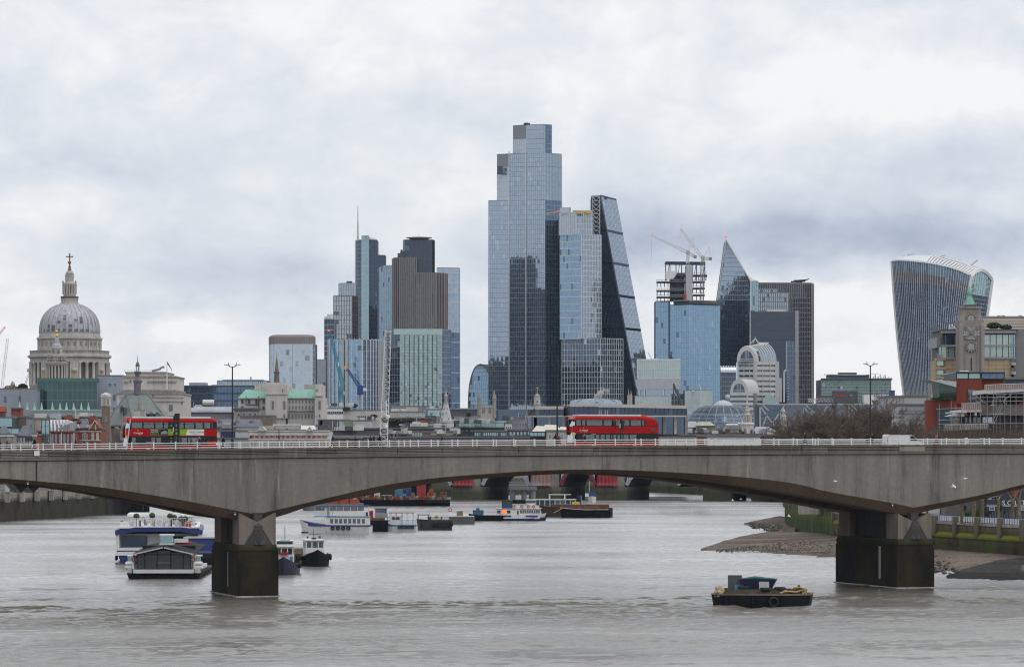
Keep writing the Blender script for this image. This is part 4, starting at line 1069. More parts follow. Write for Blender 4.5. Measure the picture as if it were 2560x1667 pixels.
# blue tower under construction
def blue_tower():
 Y=2560;T=T_('unfinished_tower','bright blue glass tower with open floors being built on top',1720,Y)
 st_b=style([g_blue,g_teal,g_pale],[6,2,1],alu,(.10,.1),(.25,.15),2.2,4.2,.014)
 st_bl=style([g_blue,g_blue2,g_pale],[5,3,1],alu,(.12,.12),(.25,.15),2.2,4.2,.014)
 tower(T,[([(1639,14),(1671,9)],752,1045,26,st_bl),([(1675.5,9),(1685,7),(1722,0),(1800,16)],762,1045,34,[st_bl,st_bl,st_b])],Y)
 mb=MB();mb.bar(P(1673.2,1040,Y+10),P(1673.2,752,Y+10),1.6,.2,(-.2,-1,0));mb.build('dark_strip',g_black,T)  # narrow black glass strip between the two glazed parts
 mb=MB();mb.prism([(p.x,p.y) for p in plan([(1684,4),(1722,0),(1798,14),(1798,30),(1684,30)],Y)],Zp(762,Y),Zp(751,Y));mb.build('open_floor',core_m,T)
 fl=mat('raw_slab',(.20,.19,.185),.85,.2,.3)
 for k,(pa,pb_,l,r) in enumerate(((750,753,1683,1797),(755,757,1724,1798))):
  mb=MB();mb.prism([(p.x,p.y) for p in plan([(l,2),(1722,-2),(r,14),(r,30),(l,30)],Y)],Zp(pb_,Y),Zp(pa,Y));mb.build('floor_slab',fl,T)
 for py,l,r in ((740,1641,1712),(724,1641,1712),(702,1641,1762),(718,1730,1762),(735,1730,1762),(686,1664,1768)):
  mb=MB();mb.prism([(p.x,p.y) for p in plan([(l,6),(r,2),(r,26),(l,26)],Y)],Zp(py+2.2,Y),Zp(py,Y));mb.build('floor_slab',fl,T)
  for px in range(int(l)+2,int(r),9):
   mb=MB();x=Xp(px,Y+8);h=14;mb.box(x-.3,Y+8,Zp(py+h,Y),x+.3,Y+8.6,Zp(py+2,Y));mb.build('column',grey_d,T)
  mb=MB()
  for px in range(int(l),int(r),4): mb.tube(P(px,py,Y+4),P(px,py-3.2,Y+4),.12,.12,3)
  mb.bar(P(l,py-3,Y+4),P(r,py-3,Y+3),.3,.2,(0,-1,0));mb.build('edge_guard',alu,T,kind='stuff')
 mb=MB();mb.prism([(p.x,p.y) for p in plan([(1674,12),(1712,10),(1712,26),(1674,26)],Y)],Zp(750,Y),Zp(680,Y));mb.build('infill_wall',brownclad,T)
 mb=MB();mb.box(Xp(1715,Y),Y-1,Zp(752,Y),Xp(1731,Y),Y+14,Zp(664,Y));mb.build('lift_core',grey_l,T)
 mb=MB();frm=mat('steel_frame',(.07,.075,.085),.5,.1,.3)
 for px in (1664,1675,1690,1704,1731,1741,1752,1762):
  mb.bar(P(px,702,Y+5),P(px,655,Y+5),.7,.6,(0,-1,0))
 for py in (655,661): mb.bar(P(1664,py,Y+5),P(1762,py+1,Y+5),.8,.6,(0,-1,0))
 for px in (1668,1694,1735,1757): mb.bar(P(px,690,Y+9),P(px+6,657,Y+9),.4,.4,(0,-1,0))
 mb.box(Xp(1664,Y),Y+5,Zp(657,Y),Xp(1762,Y),Y+20,Zp(655,Y));mb.build('steel_frame',frm,T)
 mb=MB();s=[(1664,678),(1692,677),(1695,679),(1688,690),(1684,697),(1664,698)]
 mb.add([P(a,b,Y+3) for a,b in s]+[P(a,b,Y+3.6) for a,b in s],[tuple(range(6)),tuple(range(6,12))[::-1]]+[(i,(i+1) % 6,6+(i+1) % 6,6+i) for i in range(6)]);mb.build('white_sheeting',white,T)
 mb=MB();lattice(mb,P(1755,752,Y+1),P(1755,655,Y+1),2,2,14,.2);mb.build('hoist_mast',grey,T)
 mb=MB();mb.box(Xp(1709,Y),Y-1,Zp(748,Y),Xp(1716,Y),Y+2,Zp(736,Y));mb.build('hoist_cage',red_p,T)
blue_tower()
def luffing(label,base,top,jib,back,apex,Y):
 T=thing('tower_crane',label,'tower crane',P(*base,Y))
 mb=MB();lattice(mb,P(*base,Y),P(*top,Y),2.2,2.2,6,.28);mb.build('mast',white,T)
 mb=MB();mb.box(Xp(top[0]-4,Y),Y-2,Zp(top[1]+2,Y),Xp(top[0]+4,Y),Y+2,Zp(top[1]-6,Y));mb.build('cab',grey_l,T)
 mb=MB();lattice(mb,P(*top,Y),P(*jib,Y),2.2,1.0,18,.18);mb.build('jib',white,T)
 mb=MB();lattice(mb,P(*top,Y),P(*back,Y),2.0,2.0,4,.28);mb.build('counter_jib',white,T)
 mb=MB();mb.box(Xp(back[0]-3.5,Y),Y-1.5,Zp(back[1]+4,Y),Xp(back[0]+3.5,Y),Y+1.5,Zp(back[1]-3.5,Y));mb.build('counterweight',grey,T)
 mb=MB();mb.tube(P(*top,Y),P(*apex,Y),.35,.25,4);mb.tube(P(*back,Y),P(*apex,Y),.3,.2,4);mb.tube(P(*apex,Y),P(*[lerp(top[i],jib[i],.9) for i in (0,1)],Y),.12,.12,3);mb.build('a_frame',white,T)
 mb=MB();mb.ball(P(*jib,Y-1),.42,6);mb.build('beacon',redlight,T);mb=MB();mb.ball(P(*apex,Y-1),.42,6);mb.build('beacon',redlight,T)
 mb=MB();mb.tube(P(*jib,Y),P(jib[0]+1,jib[1]+60,Y),.07,.07,3);mb.build('hoist_rope',grey,T)
luffing('white tower crane reaching left above the unfinished tower',(1719,660),(1720,632),(1628,588),(1738,642),(1732,594),2565)
luffing('second white tower crane with its jib raised above the unfinished tower',(1758,664),(1757,646),(1702,573),(1776,647),(1774,616),2575)

# needle-topped tower
def needle():
 Y=2750;T=T_('pointed_tower','dark glass tower cut to a sharp point',1835,Y)
 st=style([g_navy2,g_blue2,g_navy],[4,3,3],alu_d,(.15,.2),(.3,.2),2.2,4.0,.012);st2=style([g_pale,g_blue,g_navy2],[3,4,2],alu,(.15,.2),(.45,.2),2.2,4.0,.012)  # st: darker panes put a dark reflection into the lower face
 q=lambda px,py,d=0: P(px,py,Y+d)
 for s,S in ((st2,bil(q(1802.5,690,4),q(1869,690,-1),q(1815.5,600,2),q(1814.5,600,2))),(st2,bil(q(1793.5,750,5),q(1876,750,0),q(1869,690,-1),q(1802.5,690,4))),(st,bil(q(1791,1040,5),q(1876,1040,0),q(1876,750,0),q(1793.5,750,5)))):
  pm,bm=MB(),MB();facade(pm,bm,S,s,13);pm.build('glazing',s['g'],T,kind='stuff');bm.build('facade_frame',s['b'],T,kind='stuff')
 f=[q(1792,1040,9.5),q(1876,1040,5),q(1876,703,5),q(1815,602,7),q(1794.5,750,9.5)];k=Vector((0,26,0))
 mb=MB();mb.loft([f,[p+k for p in f]]);mb.build('core',core_m,T)
 mb=MB();mb.bar(q(1793.5,750,4.6),q(1815,599,1.6),.8,.6,(-.3,-1,0));mb.bar(q(1815,599,1.6),q(1870,691,-1.3),.8,.6,(0,-1,0));mb.bar(q(1870,691,-1.3),q(1876,704,-.4),.8,.6,(0,-1,0));mb.bar(q(1876,1020,-.4),q(1876,702,-.4),.8,.6,(0,-1,0));mb.build('edge_rib',alu_w,T)
 mb=MB();mb.tube(q(1815,600,2),q(1814.6,592,2),.3,.15,4);mb.ball(q(1814.6,592,2),.8,6);mb.build('beacon',redlight,T)
 tower(T,[([(1877,2),(1896,6)],703,1040,18,style([g_teal,g_blue2,g_navy],[2,3,2],alu,(.15,.2),(.35,.2),2.2,4,.01))],Y)
 mb=MB();p=[q(1871,690,3),q(1894,702,8),q(1876,703,1)];mb.add(p+[x+Vector((0,8,0)) for x in p],[(0,2,1),(3,4,5),(0,1,4,3),(1,2,5,4),(2,0,3,5)]);mb.build('roof_wedge',offwhite,T)
needle()

# finned tower group on the right of the point
st_fin=style([g_black,g_navy,g_bronze],[3,3,2],cream,(.55,.7),(.2,.1),1.85,4.0,.008)
st_fin2=style([g_pale,g_blue,g_navy2],[2,3,2],cream,(.5,.7),(.6,.3),1.85,4.0,.01)
st_fin3=style([g_navy2,g_blue2,g_navy],[3,3,3],cream,(.35,.5),(.6,.2),1.5,4.0,.012)
T=T_('finned_tower','broad tower of cream vertical fins with a roof gantry',1965,2800)
tower(T,[([(1896,0),(2028,4),(2033,12)],708,745,35,[st_fin,st_fin]),([(1896,.3),(1980,2)],745,1040,35,st_fin),([(1980,2),(2028,4),(2033,12)],745,1045,35,[st_fin3,st_fin])],2800)
mb=MB();mb.prism([(p.x,p.y) for p in plan([(1896,-.5),(2028,3.5),(2033,12),(2033,35),(1896,35)],2800)],Zp(709,2800),Zp(706,2800));mb.build('parapet',cream,T)
mb=MB();mb.bar(P(1977,704.5,2805),P(2013,703,2805),1.2,.8,(0,-1,0));mb.bar(P(1984,701.5,2805),P(2019,699.5,2805),.8,.8,(0,-1,0));mb.bar(P(2013,702,2805),P(2023,696,2805),.6,.6,(0,-1,0));mb.box(Xp(1988,2805),2805,Zp(708,2805),Xp(2006,2805),2809,Zp(701,2805));mb.build('roof_gantry',black,T)
T=T_('finned_tower','lower pair of pale finned steps in front of the broad finned tower',1935,2760)
tower(T,[([(1896,0),(1971,3)],732,800,22,st_fin2),([(1896,4),(1943,6)],722,732,15,st_fin2)],2760)
T=T_('office_tower','flat dark glass slab behind the striped vaulted building',1930,2720)
tower(T,[([(1875,2),(1989,0)],780,850,28,style([g_black,g_navy],[3,3],alu_d,(.12,.1),(.2,.1),2.6,4,.006)),([(1879,3),(1965,1)],850,1040,25,style([g_black,g_navy,g_navy2],[4,3,1],alu_d,(.15,.1),(.2,.1),2.6,4,.006)),
   ([(1965,.5),(1989,0)],853,1045,25,style([g_navy2,g_blue2,g_navy],[3,3,2],alu,(.2,.2),(.25,.15),3,4,.01))],2720)
for px,pt in ((1875.5,780),(1990,776),(1966,853),(1994.5,776)):
 mb=MB();mb.bar(P(px,1040,2718),P(px,pt,2718),1.0,.9,(0,-1,0));mb.build('edge_fin',grey_l,T)
mb=MB();mb.box(Xp(1918,2725),2726,Zp(780,2725),Xp(1966,2725),2732,Zp(774,2725));mb.build('roof_plant',offwhite,T)

# ribbed service tower with arched atrium top
def ribbed():
 Y=2690;T=T_('ribbed_office','dark ribbed steel building with arched glass top left of the striped vault',1822,Y,'office block')
 tower(T,[([(1802,0),(1842,2)],931,1045,20,style([g_navy,g_black],[2,3],alu,(.35,.8),(.5,.5),1.7,3.8,.008))],Y)
 mb=MB();n=12
 rings=[[P(1802,931,Y)+Vector((0,18*(1-math.cos(math.pi*i/n))/2,5.6*math.sin(math.pi*i/n))) for i in range(n+1)],[P(1842,931,Y+2)+Vector((0,18*(1-math.cos(math.pi*i/n))/2,5.6*math.sin(math.pi*i/n))) for i in range(n+1)]]
 mb.loft(rings,close=False,caps=False);mb.build('barrel_vault',g_pale,T)
 mb=MB()
 for k in range(11):
  a=[rings[0][i].lerp(rings[1][i],k/10) for i in range(n+1)]
  for p,q in zip(a[:8],a[1:8]): mb.bar(p,q,.4,.3,(0,-.6,.8))
 mb.build('vault_ribs',alu_w,T)
 mb=MB();mb.bar(P(1802,929,Y-.5),P(1836,929,Y+1),1.4,1.0,(0,-1,0));mb.build('white_duct',white,T)
 mb=MB()
 for px in (1947,1952,1960): mb.tube(P(px,1005,2690),P(px,930 if px>1955 else 945,2690),.8,.8,8)
 mb.tube(P(1960,930,2690),P(1966,924,2690),.8,.8,8);mb.build('service_pipe',alu_w,T)
 mb=MB();mb.box(Xp(1945,2692),2692,Zp(1010,2692),Xp(1967,2692),2700,Zp(922,2692));mb.build('service_tower',g_black,T)
 mb=MB()
 for k in range(11): mb.box(Xp(1968,2691),2690,Zp(1000-7*k,2691),Xp(1972,2691),2693,Zp(997-7*k,2691))
 mb.build('stair_pods',alu,T)
ribbed()

# striped building with two barrel vaults
def striped():
 Y=2500;T=T_('striped_office','white and grey striped building with big barrel vault roof',1895,Y,'office block')
 whs=mat('white_cladding',(.52,.52,.51),.6,.08,.3,.1);gl=style([g_navy2,g_pale,g_blue2],[4,2,2],alu_w,(.2,.1),(0,0),3,6,.01)
 def front(px0,px1,d0,d1,pt,pb,nb,wpx,dark=True):
  a0,b0=Vector((Xp(px0,Y+d0),Y+d0,0)),Vector((Xp(px1,Y+d1),Y+d1,0));dd=(b0-a0).normalized();nn=Vector((dd.y,-dd.x,0))
  mb=MB();q=[a0,b0,b0+Vector((0,24,0)),a0+Vector((0,24,0))];mb.prism([(p.x,p.y+.5) for p in q],Zp(pb,Y),Zp(pt,Y));mb.build('wall',g_navy2 if dark else winglass,T)
  for i in range(nb+1):
   py=lerp(pt,pb,i/nb);mb=MB();mb.bar((a0.x,a0.y,Zp(py+4.3,Y)),(b0.x,b0.y,Zp(py+4.3,Y)),8.0*Y/FPX,.5,nn,.6);mb.build('white_band',whs,T)
  for k in range(4):
   p=a0.lerp(b0,k/3);mb=MB();mb.bar((p.x,p.y,Zp(pb,Y)),(p.x,p.y,Zp(pt,Y)),.5 if 0<k<3 else 1.4,.7,nn,.6);mb.build('vertical_pier',whs,T)
 front(1846,1888,4,0,903,1045,11,9);front(1888,1943,0,5,903,1045,11,9,False)
 for px,d in ((1888,-.6),(1944,4)):
  mb=MB();x=Xp(px,Y);mb.box(x-1.5,Y+d,Zp(1045,Y),x+1.5,Y+d+3,Zp(903,Y));mb.build('corner_pier',grey_l,T)
 def vault(px0,px1,pyb,pyt,d,ln,name,skew):
  n=16;cx,hw,h=(px0+px1)/2,(px1-px0)/2*Y/FPX,(pyb-pyt)*Y/FPX
  arc_=lambda dx,dy,s=1.0: [Vector((Xp(cx,Y)+dx-hw*s*math.cos(math.pi*i/n),Y+d+dy,Zp(pyb,Y)+h*s*math.sin(math.pi*i/n))) for i in range(n+1)]
  mb=MB();mb.loft([arc_(0,0),arc_(skew*.12,ln*.12)],close=False,caps=False);mb.loft([arc_(0,0,.72),arc_(0,0)],close=False,caps=False);mb.build('arch_rim',whs,T)
  gp,gb=MB(),MB();
  facade(gp,gb,lambda u,v: arc_(skew*(.12+.88*u),ln*(.12+.88*u))[min(n,int(round(v*n)))],style([g_pale,g_navy2,g_blue2],[3,3,2],whs,(.5,.35),(.12,.1),3,3,.01),7,n,8,4);gp.build('vault_glazing',[g_pale,g_navy2,g_blue2],T,kind='stuff');gb.build('vault_ribs',whs,T)
  mb=MB();mb.poly(*[p+Vector((0,.4,0)) for p in arc_(0,0,.74)]);mb.build('lunette',g_navy,T)
  mb=MB();c=Vector((Xp(cx,Y),Y+d,Zp(pyb,Y)))
  for dx in (-.16,0,.16): mb.bar(c+Vector((dx*hw,0,0)),c+Vector((dx*hw,0,h*.70)),.35,.4,(0,-1,0))
  for dz in (.02,.14): mb.bar(c+Vector((-hw*.72,0,h*dz)),c+Vector((hw*.72,0,h*dz)),.5,.4,(0,-1,0))
  mb.build('lunette_bars',whs,T)
 vault(1843,1890,903,866,-1,34,'v',18)
 mb=MB();n=16;arcs=[]
 for k in range(9):
  t=k/8;cxp=lerp(1868,1916,t);hw=lerp(24,30,t)*Y/FPX;arcs.append([Vector((Xp(cxp,Y)-hw*math.cos(math.pi*i/n),Y+4+t*18,Zp(903,Y)+lerp(37,46,t)*Y/FPX*math.sin(math.pi*i/n))) for i in range(n+1)])
 mb.loft(arcs,close=False,caps=False);mb.build('main_vault',g_pale,T)
 for a in arcs:
  mb=MB()
  for p,q in zip(a,a[1:]): mb.bar(p,q,.8,.5,(0,-.7,.7))
  mb.build('vault_rib',whs,T)
 # lower front pavilion with its own arch
 mb=MB();Yp=Y-22
 a0,b0=Vector((Xp(1825,Yp),Yp,0)),Vector((Xp(1868,Yp),Yp,0));mb.prism([(a0.x,Yp),(Xp(1882,Yp+8),Yp+8),(Xp(1882,Yp+20),Yp+20),(a0.x,Yp+20)],Gz,Zp(982,Yp));mb.build('pavilion',g_navy2,T)
 for i in range(6):
  py=982+12*i;mb=MB();mb.bar((a0.x,Yp-.2,Zp(py+3,Yp)),(b0.x,Yp-.2,Zp(py+3,Yp)),2.1,.5,(0,-1,0));mb.bar((b0.x,Yp,Zp(py+3,Yp)),(Xp(1882,Yp+8),Yp+8,Zp(py+3,Yp)),2.1,.5,(.5,-1,0));mb.build('white_band',whs,T)
 n=16;arc_=lambda dx,dy,s: [Vector((Xp(1847,Yp)+dx-22*Yp/FPX*s*math.cos(math.pi*i/n),Yp+dy,Zp(982,Yp)+35*Yp/FPX*s*math.sin(math.pi*i/n))) for i in range(n+1)]
 mb=MB();mb.loft([arc_(0,-.5,.68),arc_(0,-.6,1),arc_(10,16,1)],close=False,caps=False);mb.build('arch_rim',whs,T)
 mb=MB();mb.poly(*arc_(0,0,.7));mb.build('lunette',g_navy,T)
 mb=MB();c=Vector((Xp(1847,Yp),Yp-.3,Zp(982,Yp)))
 for dx in (-1.3,0,1.3): mb.bar(c+Vector((dx,0,0)),c+Vector((dx,0,7)),.4,.3,(0,-1,0))
 for dz in (.4,1.9): mb.bar(c+Vector((-4.6,0,dz)),c+Vector((4.6,0,dz)),.45,.3,(0,-1,0))
 mb.build('lunette_bars',whs,T)
 mb=MB();c=P(1888,846,Y+8)
 for dx,dy in ((-13,14),(13,14),(-6,12),(7,12)): mb.tube(c,P(1888+dx,846+dy,Y+8),.35,.35,4)
 mb.tube(c,P(1888,840,Y+8),.3,.1,4);mb.bar(P(1895,857,Y+6),P(1922,857,Y+6),.9,.6,(0,-1,0));mb.build('roof_tripod',alu_w,T)
 mb=MB();n=12;cxp=1924;a2=[Vector((Xp(cxp,Y-3)-17*Y/FPX*math.cos(math.pi*i/n),Y-3,Zp(1010,Y)+24*Y/FPX*math.sin(math.pi*i/n))) for i in range(n+1)]
 mb.loft([a2,[p+Vector((0,4,0)) for p in a2]],close=False,caps=False);mb.poly(*a2);mb.build('small_glass_arch',g_green,T)
 mb=MB()
 for p,q in zip(a2,a2[1:]): mb.bar(p,q,.4,.3,(0,-1,0))
 mb.build('small_arch_rim',alu_w,T)
striped()

# bulging concave-fronted tower on the right
def bulge():
 Y=2590;T=T_('bulging_tower','top heavy curved tower with white fins bulging outward at the right',2350,Y)
 top=[(0,2230,652),(.15,2250,650.5),(.35,2285,653),(.6,2336,659.5),(.8,2384,671),(1,2424,687)]
 tp=lambda u: (cinterp([(a,b) for a,b,c in top],u),cinterp([(a,c) for a,b,c in top],u))
 def S(u,v):
  px,py=tp(u);bpx=lerp(2262,2374,u);k=v+.10*math.sin(math.pi*v)*(1-u*.4)
  x=lerp(bpx,px,k if u<.5 else v+.02*math.sin(math.pi*v));y=lerp(1000,py,v)
  d=22*(1-u)**2-6*math.sin(math.pi*u)-8*v*math.sin(math.pi*u)+10*u*u
  return P(x,y,Y+d)
 cnt=36;pm,bm=MB(),MB()
 st=style([g_blue2,g_navy2,g_navy,g_blue],[4,4,2,2],alu_w,(.26,.40),(.15,.1),1,1,.02)
 st_t=style([g_blue,g_pale,g_blue2],[4,3,2],alu_w,(.30,.45),(.15,.1),1,1,.02)
 st_l=style([brownclad,grey],[4,2],alu_w,(.30,.45),(.15,.1),1,1,.004)
 for s,v0,v1,nz in ((st,0,.845,30),(st_l,.845,.915,2),(st_t,.915,1,3)):
  pm,bm=MB(),MB();facade(pm,bm,lambda u,v: S(u,lerp(v0,v1,v)),s,cnt,nz,5 if nz>5 else 1,9);pm.build('glazing',s['g'],T,kind='stuff');bm.build('vertical_fins',s['b'],T,kind='stuff')
 # side face and its frame
 Lf=lambda v: P(lerp(2376,2428,v),lerp(1000,690,v),Y+11)
 Rt=lambda v: P(lerp(2440,2480,min(1,v*1.0)**1.1),lerp(1000,700,v),Y+42)
 pm,bm=MB(),MB();s2=style([g_navy2,g_navy,g_blue2],[4,4,1],alu,(.15,.15),(.4,.25),1,1,.012)
 facade(pm,bm,lambda u,v: Lf(v*.86).lerp(Rt(v*.86),u),s2,9,26);pm.build('glazing',s2['g'],T,kind='stuff');bm.build('facade_frame',alu,T,kind='stuff')
 pm,bm=MB(),MB();s3=style([g_teal,g_pale,g_green],[4,3,2],alu_w,(.25,.3),(.3,.3),1,1,.012)
 arch=lambda u: P(lerp(2428,2480,u),lerp(690,700,u)-19*math.sin(math.pi*min(1,u*1.02))**.8,Y+11+31*u)
 facade(pm,bm,lambda u,v: Lf(.86).lerp(Rt(.86),u).lerp(arch(u),v),s3,9,4,2,6);pm.build('sky_garden_glazing',s3['g'],T,kind='stuff');bm.build('sky_garden_frame',alu_w,T,kind='stuff')
 # roof of white ribs
 edge=[P(*tp(i/30),Y+22*(1-i/30)**2-14*math.sin(math.pi*i/30)+10*(i/30)**2) for i in range(31)]
 ridge_px=[(0,2232,650),(.1,2243,643.5),(.3,2287,638.5),(.55,2345,642),(.8,2412,660),(1,2451,672)]
 def rd(u): return P(cinterp([(a,b) for a,b,c in ridge_px],u),cinterp([(a,c) for a,b,c in ridge_px],u),Y+26+2*u)
 def bk(u): return P(lerp(2262,2481,u),lerp(652,700,u),Y+48)
 mb=MB();rows=[]
 for i in range(31):
  u=i/30;a,b,c=edge[i],rd(u),bk(u);rows.append([a,a.lerp(b,.5)+Vector((0,0,1.2)),b,b.lerp(c,.5)+Vector((0,0,1.5)),c])
 mb.loft(rows[:16],close=False,caps=False);mb.build('roof',alu_w,T,smooth=True)
 mb=MB();mb.loft(rows[15:],close=False,caps=False);mb.build('roof_glass',g_navy2,T,smooth=True)
 for i in range(15,31):
  mb=MB();r=rows[i]
  for a,b in zip(r,r[1:]): mb.bar(a,b,1.3,.9,(0,-.5,.85),.1)
  mb.build('roof_rib',white,T)
 mb=MB()
 for a,b in zip(edge,edge[1:]): mb.bar(a,b,1.2,.8,(0,-1,.2),.2)
 mb.build('eaves_rail',white,T)
 mb=MB();pts=[Lf(i/12*.98) for i in range(13)]+[arch(i/16) for i in range(17)]+[Rt(1-i/8*.75) for i in range(9)]
 for a,b in zip(pts,pts[1:]):
  if (b-a).length>.1: mb.bar(a,b,2.3,1.4,(.2,-1,0),.8)
 mb.build('white_frame',white,T)
 mb=MB()
 k0=[S(0,i/20) for i in range(21)]
 for a,b in zip(k0,k0[1:]): mb.bar(a,b,1.6,1.2,(-.6,-1,0),.4)
 mb.build('edge_frame',white,T)
 f=[S(u/10,.0)+Vector((0,1.2,0)) for u in range(11)];g=[S(u/10,.995)+Vector((0,1.5,0)) for u in range(11)]
 h=[S(u/10,.5)+Vector((0,1.5,0)) for u in range(11)]
 bb=lambda r,v: r+[P(lerp(2440,2478,v),0,Y+44).xy.to_3d()+Vector((0,0,r[-1].z)),Vector((r[0].x+6,Y+46,r[0].z))]
 mb=MB();mb.loft([bb(f,0),bb(h,.5),bb(g,1)]);mb.build('core',core_m,T)
 for px,py,dx,dy,w in ((2427,664,17,-14,1.0),(2352,641,12,-3,.8),(2268,638,14,-3,.8)):
  mb=MB();mb.bar(P(px,py,Y+24),P(px+dx,py+dy,Y+24),w,.8,(0,-1,0));mb.box(Xp(px-4,Y),Y+22,Zp(py+4,Y),Xp(px+4,Y),Y+26,Zp(py-2,Y));mb.build('cleaning_crane',grey_l,T)
bulge()

# green-black glass block with floating roof
T=T_('office_block','low wide dark green glass block with thin oversailing roof',2140,2350,'office block')
g_dgreen=glass('dark_green_glass',(.03,.05,.04),(.7,1,.8),.14,.05,.5)
tower(T,[([(2053,4),(2056,0),(2228,0)],950,1010,40,style([g_dgreen,g_navy2,g_green,g_black],[4,3,1,2],alu,(.15,.15),(.3,.2),1.8,2.2,.012))],2350)
mb=MB();mb.prism([(p.x,p.y) for p in plan([(2052,-3),(2231,-3),(2231,40),(2052,40)],2350)],Zp(949,2350),Zp(945.5,2350));mb.build('parapet',g_black,T)
mb=MB();mb.box(Xp(2070,2360),2358,Zp(946,2360),Xp(2172,2360),2375,Zp(937,2360));mb.build('penthouse',grey,T)
mb=MB();mb.add([P(2060,935,2355),P(2160,936.5,2355),P(2212,932.5,2355),P(2160,938.5,2355),P(2060,937,2355)]+[P(2060,935,2380),P(2160,936.5,2380),P(2212,932.5,2380),P(2160,938.5,2380),P(2060,937,2380)],
  [(4,3,2,1,0),(5,6,7,8,9)]+[(i,(i+1) % 5,5+(i+1) % 5,5+i) for i in range(5)]);mb.build('floating_roof',grey_l,T)
mb=MB()
for k in range(9): mb.tube(P(2165+6*k,945,2352),P(2168+6*k+(3 if k % 2 else-3),936,2352),.25,.2,4)
for k in range(18): mb.tube(P(2170+3.4*k,947,2348),P(2170+3.4*k,941,2348),.12,.12,3)
mb.box(Xp(2097,2360),2360,Zp(936,2360),Xp(2142,2360),2368,Zp(931,2360));mb.build('roof_rig',grey_d,T,kind='stuff')
